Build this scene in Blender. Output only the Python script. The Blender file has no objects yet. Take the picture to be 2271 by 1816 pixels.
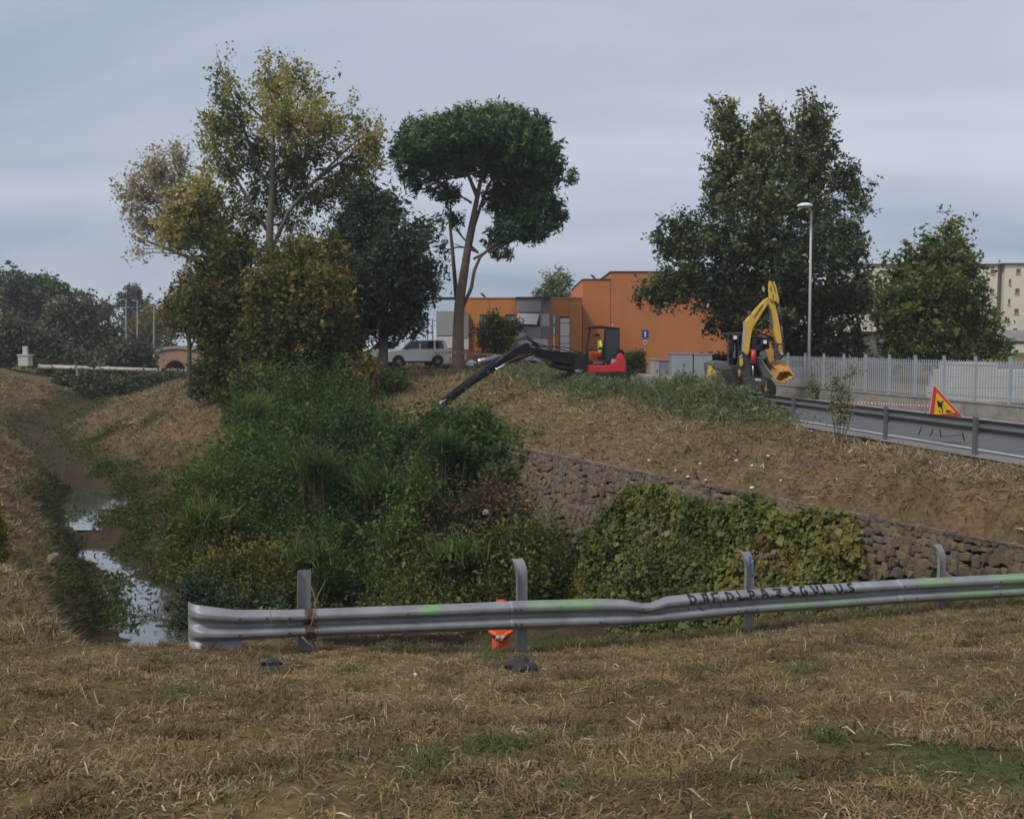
import bpy, math, random
import numpy as np
from mathutils import Vector, Matrix, Quaternion
random.seed(7)
RNG = np.random.default_rng(11)
scene = bpy.context.scene
COL = scene.collection

# ---------------------------------------------------------------- camera
F = 2181.0                       # focal length in photograph pixels (2271 wide)
PITCH = math.atan((908 - 765) / F)
cam_data = bpy.data.cameras.new("camera")
cam_data.sensor_fit = 'HORIZONTAL'
cam_data.sensor_width = 36.0
cam_data.lens = 36.0 * F / 2271.0
cam_data.clip_start = 0.05
cam_data.clip_end = 6000
cam = bpy.data.objects.new("camera", cam_data)
cam.location = (0, 0, 0)
cam.rotation_euler = (math.pi / 2 - PITCH, 0, 0)
COL.objects.link(cam)
scene.camera = cam

# ---------------------------------------------------------------- world and sun
SUN_EL, SUN_AZ = math.radians(50), math.radians(226)    # azimuth from +Y, clockwise: behind the viewer, to the left
world = bpy.data.worlds.new("World")
scene.world = world
world.use_nodes = True
wn, wl = world.node_tree.nodes, world.node_tree.links
wn.clear()
w_out = wn.new('ShaderNodeOutputWorld')
w_bg = wn.new('ShaderNodeBackground'); w_bg.inputs['Strength'].default_value = 0.08
w_sky = wn.new('ShaderNodeTexSky'); w_sky.sky_type = 'NISHITA'; w_sky.sun_disc = False
w_sky.sun_elevation = SUN_EL; w_sky.sun_rotation = SUN_AZ
w_sky.air_density = 1.2; w_sky.dust_density = 1.5; w_sky.ozone_density = 1.5
tc = wn.new('ShaderNodeTexCoord')
sep = wn.new('ShaderNodeSeparateXYZ'); wl.new(tc.outputs['Generated'], sep.inputs[0])
addz = wn.new('ShaderNodeMath'); addz.operation = 'ADD'; addz.inputs[1].default_value = 0.22
absz = wn.new('ShaderNodeMath'); absz.operation = 'ABSOLUTE'
wl.new(sep.outputs['Z'], absz.inputs[0]); wl.new(absz.outputs[0], addz.inputs[0])
dvx = wn.new('ShaderNodeMath'); dvx.operation = 'DIVIDE'
dvy = wn.new('ShaderNodeMath'); dvy.operation = 'DIVIDE'
wl.new(sep.outputs['X'], dvx.inputs[0]); wl.new(addz.outputs[0], dvx.inputs[1])
wl.new(sep.outputs['Y'], dvy.inputs[0]); wl.new(addz.outputs[0], dvy.inputs[1])
cmb = wn.new('ShaderNodeCombineXYZ'); wl.new(dvx.outputs[0], cmb.inputs[0]); wl.new(dvy.outputs[0], cmb.inputs[1])
mp = wn.new('ShaderNodeMapping'); mp.inputs['Rotation'].default_value = (0, 0, math.radians(24))
mp.inputs['Scale'].default_value = (0.55, 1.25, 1)
mp.inputs['Location'].default_value = (3.4, 1.2, 0)
wl.new(cmb.outputs[0], mp.inputs[0])
n1 = wn.new('ShaderNodeTexNoise'); n1.inputs['Scale'].default_value = 1.15; n1.inputs['Detail'].default_value = 6
n1.inputs['Roughness'].default_value = 0.47; n1.inputs['Distortion'].default_value = 0.5
wl.new(mp.outputs[0], n1.inputs['Vector'])
rampc = wn.new('ShaderNodeValToRGB')
rampc.color_ramp.elements[0].position = 0.34; rampc.color_ramp.elements[0].color = (2.3, 3.0, 4.05, 1)
rampc.color_ramp.elements[1].position = 0.80; rampc.color_ramp.elements[1].color = (5.2, 5.4, 6.2, 1)
hgt = wn.new('ShaderNodeMath'); hgt.operation = 'MINIMUM'; hgt.inputs[1].default_value = 0.42
wl.new(absz.outputs[0], hgt.inputs[0])
hmul = wn.new('ShaderNodeMath'); hmul.operation = 'MULTIPLY_ADD'; hmul.inputs[1].default_value = 0.75
wl.new(hgt.outputs[0], hmul.inputs[0]); wl.new(n1.outputs['Fac'], hmul.inputs[2])
wl.new(hmul.outputs[0], rampc.inputs[0])
mixs = wn.new('ShaderNodeMix'); mixs.data_type = 'RGBA'; mixs.inputs['Factor'].default_value = 0.93
wl.new(w_sky.outputs[0], mixs.inputs['A']); wl.new(rampc.outputs[0], mixs.inputs['B'])
wl.new(mixs.outputs['Result'], w_bg.inputs['Color'])
wl.new(w_bg.outputs[0], w_out.inputs[0])

sun_data = bpy.data.lights.new("sun", 'SUN')
sun_data.energy = 1.5; sun_data.angle = math.radians(11); sun_data.color = (1.0, 0.95, 0.87)
sun = bpy.data.objects.new("sun", sun_data)
sdir = Vector((math.sin(SUN_AZ) * math.cos(SUN_EL), math.cos(SUN_AZ) * math.cos(SUN_EL), math.sin(SUN_EL)))
sun.rotation_euler = sdir.to_track_quat('Z', 'Y').to_euler()
sun.location = (0, 0, 60)
COL.objects.link(sun)

vs = scene.view_settings
vs.view_transform = 'Standard'; vs.look = 'None'; vs.gamma = 1.0; vs.exposure = 0.6; vs.use_curve_mapping = False
scene.cycles.max_bounces = 6
scene.cycles.diffuse_bounces = 3
scene.cycles.glossy_bounces = 3
scene.cycles.transmission_bounces = 4
scene.cycles.transparent_max_bounces = 8
scene.cycles.use_denoising = True
scene.cycles.pixel_filter_type = 'BLACKMAN_HARRIS'; scene.cycles.filter_width = 1.6

# ---------------------------------------------------------------- helpers
CP, SP = math.cos(PITCH), math.sin(PITCH)
def at(px, py, Y):
    """a point of the place, surveyed from the photograph: bearing, elevation and distance"""
    u = (px - 1135.5) / F; v = -(py - 908.0) / F
    t = Y / (CP + v * SP)
    return Vector((t * u, Y, t * (v * CP - SP)))
def mpx(Y): return Y / F        # metres per photograph pixel at distance Y

ORG = {}
class MB:
    """collects geometry (world coordinates) for ONE mesh object"""
    def __init__(s): s.v = []; s.f = []; s.m = []
    def add(s, vs, fs, mi=0):
        b = len(s.v); s.v += [tuple(x) for x in vs]
        for f in fs: s.f.append(tuple(i + b for i in f)); s.m.append(mi)
        return s
    def box(s, c, size, rz=0.0, R=None, mi=0):
        hx, hy, hz = size[0] / 2, size[1] / 2, size[2] / 2
        M = R if R is not None else Matrix.Rotation(rz, 3, 'Z')
        c = Vector(c)
        vs = [c + M @ Vector((x * hx, y * hy, z * hz)) for z in (-1, 1) for y in (-1, 1) for x in (-1, 1)]
        return s.add(vs, [(0, 2, 3, 1), (4, 5, 7, 6), (0, 1, 5, 4), (2, 6, 7, 3), (0, 4, 6, 2), (1, 3, 7, 5)], mi)
    def bar(s, a, b, w, h, up=(0, 0, 1), mi=0):
        a, b = Vector(a), Vector(b); d = (b - a)
        L = d.length; d.normalize()
        x = d.cross(Vector(up))
        if x.length < 1e-4: x = d.cross(Vector((0, 1, 0)))
        x.normalize(); z = x.cross(d)
        M = Matrix((x, d, z)).transposed()
        return s.box((a + b) / 2, (w, L, h), R=M, mi=mi)
    def tube(s, pts, rad, n=8, cap=True, mi=0):
        pts = [Vector(p) for p in pts]
        if not hasattr(rad, '__len__'): rad = [rad] * len(pts)
        vs = []; fs = []
        prev = None
        for i, p in enumerate(pts):
            d = (pts[min(i + 1, len(pts) - 1)] - pts[max(i - 1, 0)])
            if d.length < 1e-9: d = Vector((0, 0, 1))
            d.normalize()
            if prev is None:
                x = d.orthogonal().normalized()
            else:
                x = prev - d * prev.dot(d)
                x = x.normalized() if x.length > 1e-6 else d.orthogonal().normalized()
            prev = x; y = d.cross(x)
            for k in range(n):
                a = 2 * math.pi * k / n
                vs.append(p + (x * math.cos(a) + y * math.sin(a)) * rad[i])
        for i in range(len(pts) - 1):
            for k in range(n):
                fs.append((i * n + k, i * n + (k + 1) % n, (i + 1) * n + (k + 1) % n, (i + 1) * n + k))
        if cap:
            fs.append(tuple(range(n - 1, -1, -1))); fs.append(tuple((len(pts) - 1) * n + k for k in range(n)))
        return s.add(vs, fs, mi)
    def prism(s, poly, vec, mi=0):
        """closed polygon (list of 3-D points) extruded by vec"""
        n = len(poly); vec = Vector(vec)
        vs = [Vector(p) for p in poly] + [Vector(p) + vec for p in poly]
        fs = [tuple(range(n)), tuple(range(2 * n - 1, n - 1, -1))]
        for i in range(n): fs.append((i, i + n, (i + 1) % n + n, (i + 1) % n))
        return s.add(vs, fs, mi)
    def slab(s, pxs, Y, th, mi=0):
        """outline seen from the camera side at distance Y, th metres thick going away"""
        return s.prism([at(x, y, Y) for x, y in pxs], (0, th, 0), mi)
    def lathe(s, c, prof, n=16, axis=(0, 0, 1), mi=0):
        q = Vector((0, 0, 1)).rotation_difference(Vector(axis).normalized())
        c = Vector(c); vs = []; fs = []
        for r, z in prof:
            for k in range(n):
                a = 2 * math.pi * k / n
                vs.append(c + q @ Vector((r * math.cos(a), r * math.sin(a), z)))
        for i in range(len(prof) - 1):
            for k in range(n):
                fs.append((i * n + k, i * n + (k + 1) % n, (i + 1) * n + (k + 1) % n, (i + 1) * n + k))
        fs.append(tuple(range(n - 1, -1, -1))); fs.append(tuple((len(prof) - 1) * n + k for k in range(n)))
        return s.add(vs, fs, mi)
    def build(s, name, mats, parent=None, smooth=False, bevel=0.0, origin=None):
        me = bpy.data.meshes.new(name)
        org = Vector(origin) if origin is not None else (ORG[parent.name] if parent else (sum((Vector(v) for v in s.v), Vector()) / max(1, len(s.v))))
        me.from_pydata([(v[0] - org.x, v[1] - org.y, v[2] - org.z) for v in s.v], [], s.f)
        if not isinstance(mats, (list, tuple)): mats = [mats]
        for m in mats: me.materials.append(m)
        if len(mats) > 1:
            me.polygons.foreach_set('material_index', s.m)
        import bmesh
        bm = bmesh.new(); bm.from_mesh(me)
        bmesh.ops.recalc_face_normals(bm, faces=bm.faces)
        bm.to_mesh(me); bm.free()
        if smooth: me.polygons.foreach_set('use_smooth', [True] * len(me.polygons))
        me.update()
        return link(name, me, parent, org, bevel)
def link(name, me, parent=None, org=None, bevel=0.0):
    o = bpy.data.objects.new(name, me); COL.objects.link(o)
    org = Vector(org) if org is not None else Vector((0, 0, 0))
    if parent is not None:
        o.parent = parent
        o.location = org - ORG[parent.name]
    else:
        o.location = org
    ORG[o.name] = org.copy()
    if bevel > 0:
        b = o.modifiers.new("bevel", 'BEVEL'); b.width = bevel; b.segments = 2; b.limit_method = 'ANGLE'
    return o
def thing(name, label, cat, loc, group=None):
    o = bpy.data.objects.new(name, None); COL.objects.link(o)
    o.empty_display_size = 0.2
    o.location = loc; ORG[o.name] = Vector(loc)
    o['label'] = label; o['category'] = cat
    if group: o['group'] = group
    return o
def tag(o, label, cat, group=None):
    o['label'] = label; o['category'] = cat
    if group: o['group'] = group
    return o
def mesh_np(name, verts, quads=None, tris=None, attrs=None, mats=(), smooth=False):
    """big meshes from numpy arrays; attrs = {name: per-vertex float array or (n,3) colours}"""
    me = bpy.data.meshes.new(name)
    verts = np.asarray(verts, np.float32)
    nq = 0 if quads is None else len(quads); nt = 0 if tris is None else len(tris)
    loops = np.concatenate([np.asarray(quads, np.int32).ravel() if nq else np.zeros(0, np.int32),
                            np.asarray(tris, np.int32).ravel() if nt else np.zeros(0, np.int32)])
    starts = np.concatenate([np.arange(nq) * 4, nq * 4 + np.arange(nt) * 3]).astype(np.int32)
    me.vertices.add(len(verts)); me.vertices.foreach_set('co', verts.ravel())
    me.loops.add(len(loops)); me.loops.foreach_set('vertex_index', loops)
    me.polygons.add(nq + nt); me.polygons.foreach_set('loop_start', starts)
    if smooth: me.polygons.foreach_set('use_smooth', np.ones(nq + nt, bool))
    for k, a in (attrs or {}).items():
        a = np.asarray(a, np.float32)
        if a.ndim == 1:
            at_ = me.attributes.new(k, 'FLOAT', 'POINT'); at_.data.foreach_set('value', a)
        else:
            at_ = me.attributes.new(k, 'FLOAT_COLOR', 'POINT')
            at_.data.foreach_set('color', np.concatenate([a, np.ones((len(a), 1), np.float32)], 1).ravel())
    for m in mats: me.materials.append(m)
    me.update(); me.validate()
    return me

# value noise in numpy
_TAB = RNG.random((256, 256)).astype(np.float32)
def vnoise(x, y):
    x = np.asarray(x, float); y = np.asarray(y, float)
    xi = np.floor(x).astype(int); yi = np.floor(y).astype(int)
    fx = x - xi; fy = y - yi
    fx = fx * fx * (3 - 2 * fx); fy = fy * fy * (3 - 2 * fy)
    g = lambda a, b: _TAB[a & 255, b & 255]
    return (g(xi, yi) * (1 - fx) + g(xi + 1, yi) * fx) * (1 - fy) + (g(xi, yi + 1) * (1 - fx) + g(xi + 1, yi + 1) * fx) * fy
def fbm(x, y, o=4):
    s = 0; a = 0.5; t = 0
    for k in range(o):
        s = s + a * vnoise(x * 2 ** k + 17 * k, y * 2 ** k + 31 * k); t += a; a *= 0.5
    return s / t - 0.5

# ---------------------------------------------------------------- materials
def new_mat(name):
    m = bpy.data.materials.new(name); m.use_nodes = True
    nt = m.node_tree; nt.nodes.clear()
    out = nt.nodes.new('ShaderNodeOutputMaterial'); b = nt.nodes.new('ShaderNodeBsdfPrincipled')
    nt.links.new(b.outputs[0], out.inputs[0])
    return m, nt, b
def mat(name, col, rough=0.6, metal=0.0, var=0.25, scale=6.0, bump=0.0, bscale=40.0, dirt=None, dirt_amt=0.0, dscale=3.0, spec=0.5, coat=0.0):
    """principled with noise in colour and roughness, optional dirt and bump"""
    m, nt, b = new_mat(name); N, L = nt.nodes, nt.links
    tcn = N.new('ShaderNodeTexCoord')
    nz = N.new('ShaderNodeTexNoise'); nz.inputs['Scale'].default_value = scale; nz.inputs['Detail'].default_value = 6; nz.inputs['Roughness'].default_value = 0.6
    L.new(tcn.outputs['Object'], nz.inputs['Vector'])
    mx = N.new('ShaderNodeMix'); mx.data_type = 'RGBA'
    c0 = tuple(c * (1 - var) for c in col); c1 = tuple(min(1, c * (1 + var)) for c in col)
    mx.inputs['A'].default_value = (*c0, 1); mx.inputs['B'].default_value = (*c1, 1)
    L.new(nz.outputs['Fac'], mx.inputs['Factor'])
    res = mx.outputs['Result']
    if dirt is not None:
        nd = N.new('ShaderNodeTexNoise'); nd.inputs['Scale'].default_value = dscale; nd.inputs['Detail'].default_value = 8; nd.inputs['Roughness'].default_value = 0.7
        L.new(tcn.outputs['Object'], nd.inputs['Vector'])
        rp = N.new('ShaderNodeValToRGB'); rp.color_ramp.elements[0].position = 0.45; rp.color_ramp.elements[1].position = 0.75
        rp.color_ramp.elements[1].color = (dirt_amt,) * 3 + (1,)
        L.new(nd.outputs['Fac'], rp.inputs[0])
        m2 = N.new('ShaderNodeMix'); m2.data_type = 'RGBA'; m2.inputs['B'].default_value = (*dirt, 1)
        L.new(rp.outputs[0], m2.inputs['Factor']); L.new(res, m2.inputs['A']); res = m2.outputs['Result']
    L.new(res, b.inputs['Base Color'])
    b.inputs['Roughness'].default_value = rough; b.inputs['Metallic'].default_value = metal
    b.inputs['Specular IOR Level'].default_value = spec
    if coat: b.inputs['Coat Weight'].default_value = coat; b.inputs['Coat Roughness'].default_value = 0.15
    if bump:
        nb = N.new('ShaderNodeTexNoise'); nb.inputs['Scale'].default_value = bscale; nb.inputs['Detail'].default_value = 5
        L.new(tcn.outputs['Object'], nb.inputs['Vector'])
        bp = N.new('ShaderNodeBump'); bp.inputs['Strength'].default_value = bump; bp.inputs['Distance'].default_value = 0.02
        L.new(nb.outputs['Fac'], bp.inputs['Height']); L.new(bp.outputs[0], b.inputs['Normal'])
    return m
def attr_mat(name, ramp, rough=0.7, spec=0.3, trans=0.0, attr='tint', gain=1.55):
    """colour picked per leaf/blade from a ramp by the mesh attribute 'tint'; trans = leaf translucency"""
    m, nt, b = new_mat(name); N, L = nt.nodes, nt.links
    a = N.new('ShaderNodeAttribute'); a.attribute_name = attr
    r = N.new('ShaderNodeValToRGB')
    els = r.color_ramp.elements
    for i, (p, c) in enumerate(ramp):
        e = els[i] if i < 2 else els.new(p)
        e.position = p; e.color = (*[min(1, q * gain) for q in c], 1)
    L.new(a.outputs['Fac'], r.inputs[0])
    L.new(r.outputs[0], b.inputs['Base Color'])
    b.inputs['Roughness'].default_value = rough; b.inputs['Specular IOR Level'].default_value = spec
    if trans > 0:
        t = N.new('ShaderNodeBsdfTranslucent'); L.new(r.outputs[0], t.inputs['Color'])
        ms = N.new('ShaderNodeMixShader'); ms.inputs[0].default_value = trans
        out = [n for n in N if n.type == 'OUTPUT_MATERIAL'][0]
        L.new(b.outputs[0], ms.inputs[1]); L.new(t.outputs[0], ms.inputs[2]); L.new(ms.outputs[0], out.inputs[0])
    return m

# ---------------------------------------------------------------- the lie of the land
RAILA, RAILB = 10.55, 0.36            # the near guardrail: Y = RAILA + RAILB * X
def Xw(Y): return 5.16 - 0.528 * (Y - 20.0)      # foot path of the gabion wall's top edge
def Xr(Y): return 8.6 - 0.18 * (Y - 23.0)        # line of the road-side guardrail
def zroad(Y): return np.interp(Y, [0, 40, 66, 110, 200], [-2.2, -2.2, -1.35, -1.1, -1.0])
#   Y      A x     A z    B x     C x    bed    C' x   C' z   D x    D z
ST = np.array([
 [  0,   -4.6,  -2.7,  -1.0,   6.0,  -7.0,   14.0, -6.8,  15.9, -3.06],
 [ 10,   -6.2,  -2.8,  -3.0,   2.0,  -7.0,    9.6, -6.8,  10.6, -3.06],
 [ 16,   -9.2,  -2.9,  -6.2,  -2.6,  -7.0,    6.5, -6.8,   7.45, -3.06],
 [ 20,  -11.3,  -2.9,  -9.0,  -5.6,  -7.0,    4.4, -6.8,   5.35, -3.08],
 [ 24,  -13.8,  -2.8,  -10.2,  -7.2,  -7.0,    2.3, -6.7,   3.25, -3.06],
 [ 28,  -16.0,  -2.8, -12.3, -9.6,  -7.0,    0.2, -6.5,   1.12, -3.06],
 [ 33,  -18.6,  -2.7, -15.0, -13.3,  -7.0,   -3.8, -6.4,  -1.5, -3.08],
 [34.6, -19.6,  -2.7, -16.4, -13.8,  -6.48,  -6.5, -6.4,  -2.3, -3.1],
 [36.2, -20.7,  -2.7, -16.9, -15.2,  -6.70,  -9.2, -6.4,  -3.2, -3.1],
 [ 40,  -22.0,  -2.6, -18.6, -15.6,  -6.76, -12.0, -6.4,  -5.2, -3.1],
 [ 44,  -24.0,  -2.5, -20.0, -17.6,  -6.72, -15.0, -6.3,  -8.4, -2.9],
 [ 47,  -26.0,  -2.5, -22.4, -19.8,  -6.28, -17.4, -6.0, -11.4, -2.7],
 [ 50,  -28.2,  -2.4, -24.2, -21.8,  -6.1,  -19.6, -5.7, -14.4, -2.55],
 [ 60,  -35.0,  -2.3, -30.6, -28.4,  -5.35, -26.3, -5.0, -18.8, -2.3],
 [ 75,  -38.0,  -2.2, -33.2, -31.0,  -4.3,  -29.5, -4.0, -23.5, -2.2],
 [ 95,  -50.0,  -1.7, -38.5, -36.0,  -3.7,  -35.0, -3.4, -28.5, -1.7],
 [130,  -62.0,  -1.4, -45.0, -42.0,  -3.2,  -41.0, -3.0, -36.0, -1.3],
 [200,  -80.0,  -1.1, -60.0, -58.0,  -1.5,  -57.0, -1.4, -50.0, -1.1],
 [6000, -80.0,  -1.0, -60.0, -58.0,  -1.0,  -57.0, -1.0, -50.0, -1.0]])
CRX = [-12, -8, -3.09, -2.07, .1, 2.78, 5.45, 8, 14]
CRZ = [-2.66, -2.74, -2.96, -3.18, -3.38, -3.45, -3.46, -3.45, -3.35]
def valley(X, Y):
    Ys = ST[:, 0]
    g = lambda k: np.interp(Y, Ys, ST[:, k])
    ax, az, bx, cx, bed, ex, ez, dx, dz = (g(k) for k in range(1, 10))
    rx = np.interp(Y, [0, 200, 210], [Xr(0), Xr(200), Xr(200)]) - 0.35
    rx = np.maximum(rx, dx + 1.0); rz = zroad(Y)
    mx = (bx + cx) / 2
    ledge = np.interp(Y, [20, 40, 60, 90], [1.6, 1.5, 1.0, 0.5])
    crx = rx - 2.2; crz = np.interp(Y, [20, 26, 32, 38, 50, 66, 120], [-2.3, -2.25, -1.98, -1.66, -1.4, -1.25, -1.1])
    crx = np.maximum(crx, dx + .5)
    knots = [(ax - 40, az + 0.5), (ax - 1.5, az), (bx - 1.1, bed + ledge), (bx, bed + 0.12), (mx, bed - 0.14), (cx, bed + 0.10), (ex, ez), (dx, dz), (crx, np.maximum(crz, dz)), (rx, rz), (rx + 500, rz)]
    z = np.full(X.shape, 0.0) + knots[0][1]
    for (x0, z0), (x1, z1) in zip(knots[:-1], knots[1:]):
        x1 = np.maximum(x1, x0 + 0.05)
        t = (X - x0) / (x1 - x0)
        m = (t > 0) & (t <= 1)
        z = np.where(m, z0 + (z1 - z0) * t, z)
    z = np.where(X > rx + 500, rz, z)
    return z
def fore(X, Y):
    yc = RAILA + RAILB * np.clip(X, -6, 14)
    cz = np.interp(X, CRX, CRZ)
    z1 = np.interp(Y, [-50, 1, 3.6], [-1.5, -1.6, -1.74])
    t = np.clip((Y - 3.6) / (yc - 3.6), 0, 1)
    z = np.where(Y < 3.6, z1, -1.74 + (cz + 1.74) * (t * 0.9 + 0.1 * t * t))
    drop = np.clip(Y - yc - 0.35, 0, None)
    return z - drop * np.interp(X - np.interp(Y, ST[:, 0], ST[:, 3]), [-1.7, -0.3], [0.15, 1.05]), Y - yc
def zt(X, Y, noise=True):
    X = np.asarray(X, float); Y = np.asarray(Y, float)
    v = valley(X, Y); f, past = fore(X, Y)
    k = 0.12
    h = np.clip(0.5 + 0.5 * (f - v) / k, 0, 1)
    z = np.where(Y > 26, v, v * (1 - h) + f * h + k * h * (1 - h))
    z = np.where(past < 0.2, f, z)
    if noise:
        road = np.clip((X - Xr(np.minimum(Y, 120)) + 0.5) / 0.4, 0, 1) * (past > 1.0) * (Y < 75)
        amp = np.where(past < 0.3, 0.13, np.interp(Y, [12, 40, 100, 400], [0.30, 0.42, 0.5, 0.3])) * (1 - road)
        n = fbm(X * 0.55, Y * 0.55, 4) * amp
        n2 = fbm(X * 3.1 + 50, Y * 3.1, 3) * np.where(past < 0.3, 0.065, 0.16) * (1 - road)
        z = z + n + n2
    return z
def ground_at(x, y): return float(zt(np.array([x]), np.array([y]))[0])

def graded(a, b, d0, g, dmax):
    o = [a]; d = d0
    while o[-1] < b: o.append(o[-1] + d); d = min(d * g, dmax)
    return o
ys = [-60, -30, -12, -6, -3, -1, 0.5, 1.5] + graded(2.2, 14, 0.10, 1.0, 0.10) + graded(14.1, 60, 0.14, 1.010, 0.5) + graded(60.5, 200, 0.45, 1.03, 6) + [230, 280, 350, 500, 800]
xp = graded(0, 14, 0.13, 1.0, 0.13) + graded(14.2, 60, 0.2, 1.035, 2.0) + [66, 75, 90, 120, 180, 300, 600, 800]
xs = sorted(set([-x for x in xp] + xp))
XX, YY = np.meshgrid(np.array(xs), np.array(ys))
ZZ = zt(XX, YY)
nx, ny = len(xs), len(ys)
idx = np.arange(nx * ny).reshape(ny, nx)
quads = np.stack([idx[:-1, :-1], idx[:-1, 1:], idx[1:, 1:], idx[1:, :-1]], -1).reshape(-1, 4)

def zone_colour(X, Y, Z):
    """what the soil and its dead grass are made of at each place"""
    f, past = fore(X, Y)
    n = fbm(X * 0.35 + 5, Y * 0.35, 4); n2 = fbm(X * 1.3, Y * 1.3 + 9, 3)
    tan = np.array([0.200, 0.150, 0.070]); brown = np.array([0.165, 0.115, 0.070]); olive = np.array([0.108, 0.098, 0.042])
    mud = np.array([0.050, 0.038, 0.024]); grn = np.array([0.050, 0.070, 0.022])
    c = np.ones(X.shape + (3,)) * brown
    def blend(c, col, m): m = np.clip(m, 0, 1)[..., None]; return c * (1 - m) + col * m
    c = blend(c, tan, (past < 0.5) * (0.75 + 1.6 * n))
    c = blend(c, olive, np.clip(0.15 + 2.2 * n2 + 1.0 * n, 0, .75))
    c = blend(c, np.array([0.17, 0.135, 0.06]), (past > 2) * (X > Xw(Y)) * np.clip((Y - 24) / 10, 0, 1) * 0.6)
    low = np.clip((-5.5 - Z) / 1.0, 0, 1) * (Y < 60)
    c = blend(c, mud, low * (0.8 + n))
    c = blend(c, grn, low * np.clip(n2 * 4 - 0.1, 0, .6))
    c = blend(c, mud * 1.2, (X < -12) * (Y > 24) * (Z < -4.8) * np.clip(0.1 + 3 * n2, 0, .7))
    mxs = (np.interp(Y, ST[:, 0], ST[:, 3]) + np.interp(Y, ST[:, 0], ST[:, 4])) / 2
    c = blend(c, mud, np.exp(-((X - mxs) / 1.9) ** 2) * (Y > 18) * (Y < 85) * 0.95)
    c = blend(c, grn, np.clip((Y - 75) / 40, 0, 0.8))
    corner = np.exp(-(((X - 2.05) / 0.35) ** 2 + ((Y - 4.35) / 0.45) ** 2))
    c = blend(c, np.array([0.06, 0.09, 0.03]), corner * 0.8)
    bare = np.exp(-(((X - 2.35) / 0.5) ** 2 + ((Y - 5.6) / 0.4) ** 2))
    c = blend(c, np.array([0.21, 0.115, 0.05]), bare * 0.55)
    return c
m_ground, gnt, gb = new_mat("mown_ground")
def _ground_nodes():
    N, L = gnt.nodes, gnt.links
    a = N.new('ShaderNodeAttribute'); a.attribute_name = 'soil'
    t = N.new('ShaderNodeTexCoord')
    n1 = N.new('ShaderNodeTexNoise'); n1.inputs['Scale'].default_value = 9; n1.inputs['Detail'].default_value = 9; n1.inputs['Roughness'].default_value = 0.75
    n2 = N.new('ShaderNodeTexNoise'); n2.inputs['Scale'].default_value = 1.7; n2.inputs['Detail'].default_value = 6
    for n in (n1, n2): L.new(t.outputs['Object'], n.inputs['Vector'])
    r = N.new('ShaderNodeValToRGB'); r.color_ramp.elements[0].position = 0.30; r.color_ramp.elements[1].position = 0.72
    r.color_ramp.elements[0].color = (0.45, 0.43, 0.42, 1); r.color_ramp.elements[1].color = (1.55, 1.5, 1.45, 1)
    L.new(n1.outputs['Fac'], r.inputs[0])
    r2 = N.new('ShaderNodeValToRGB'); r2.color_ramp.elements[0].position = 0.3; r2.color_ramp.elements[1].position = 0.7
    r2.color_ramp.elements[0].color = (0.75, 0.72, 0.7, 1); r2.color_ramp.elements[1].color = (1.2, 1.2, 1.15, 1)
    L.new(n2.outputs['Fac'], r2.inputs[0])
    m1 = N.new('ShaderNodeMix'); m1.data_type = 'RGBA'; m1.blend_type = 'MULTIPLY'; m1.inputs['Factor'].default_value = 1
    m2 = N.new('ShaderNodeMix'); m2.data_type = 'RGBA'; m2.blend_type = 'MULTIPLY'; m2.inputs['Factor'].default_value = 1
    L.new(a.outputs['Color'], m1.inputs['A']); L.new(r.outputs[0], m1.inputs['B'])
    L.new(m1.outputs['Result'], m2.inputs['A']); L.new(r2.outputs[0], m2.inputs['B'])
    L.new(m2.outputs['Result'], gb.inputs['Base Color'])
    gb.inputs['Roughness'].default_value = 0.95; gb.inputs['Specular IOR Level'].default_value = 0.15
    bp = N.new('ShaderNodeBump'); bp.inputs['Strength'].default_value = 0.9; bp.inputs['Distance'].default_value = 0.05
    L.new(n1.outputs['Fac'], bp.inputs['Height']); L.new(bp.outputs[0], gb.inputs['Normal'])
_ground_nodes()
me = mesh_np("ground", np.stack([XX, YY, ZZ], -1).reshape(-1, 3), quads=quads, attrs={'soil': zone_colour(XX, YY, ZZ).reshape(-1, 3)}, mats=[m_ground], smooth=True)
ground = link("ground", me); ground['kind'] = 'structure'

# road, edge line and pavement behind the road-side guardrail
m_asph = mat("asphalt", (0.085, 0.087, 0.092), rough=0.85, var=0.22, scale=2.2, bump=0.35, bscale=90, dirt=(0.15, 0.14, 0.125), dirt_amt=0.5, dscale=0.8)
m_shoulder = mat("old_asphalt_edge", (0.175, 0.168, 0.16), rough=0.9, var=0.2, scale=3, bump=0.4, bscale=60, dirt=(0.12, 0.10, 0.07), dirt_amt=0.5, dscale=1.5)
m_line = mat("road_paint", (0.62, 0.62, 0.6), rough=0.7, var=0.18, scale=12, dirt=(0.2, 0.2, 0.2), dirt_amt=0.6, dscale=5)
m_pave = mat("pavement_concrete", (0.27, 0.245, 0.215), rough=0.9, var=0.2, scale=2.5, bump=0.3, bscale=50, dirt=(0.15, 0.13, 0.1), dirt_amt=0.6, dscale=1.1)
m_conc = mat("old_concrete", (0.255, 0.24, 0.22), rough=0.92, var=0.28, scale=2.0, bump=0.5, bscale=25, dirt=(0.10, 0.095, 0.085), dirt_amt=0.75, dscale=1.6)
def strip(name, o0, o1, y0, y1, dz, m, step=1.0, lift=0.0):
    yy = np.arange(y0, y1 + step, step); v = []; q = []
    for i, y in enumerate(yy):
        z = float(zroad(y)) + dz
        v += [(Xr(y) + o0, y, z), (Xr(y) + o1, y, z)]
        if i: q.append((2 * i - 2, 2 * i - 1, 2 * i + 1, 2 * i))
    me = mesh_np(name, v, quads=q, mats=[m]); o = link(name, me); o['kind'] = 'structure'; return o
strip("road", -0.15, 4.0, 9, 76, 0.012, m_asph)
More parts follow.
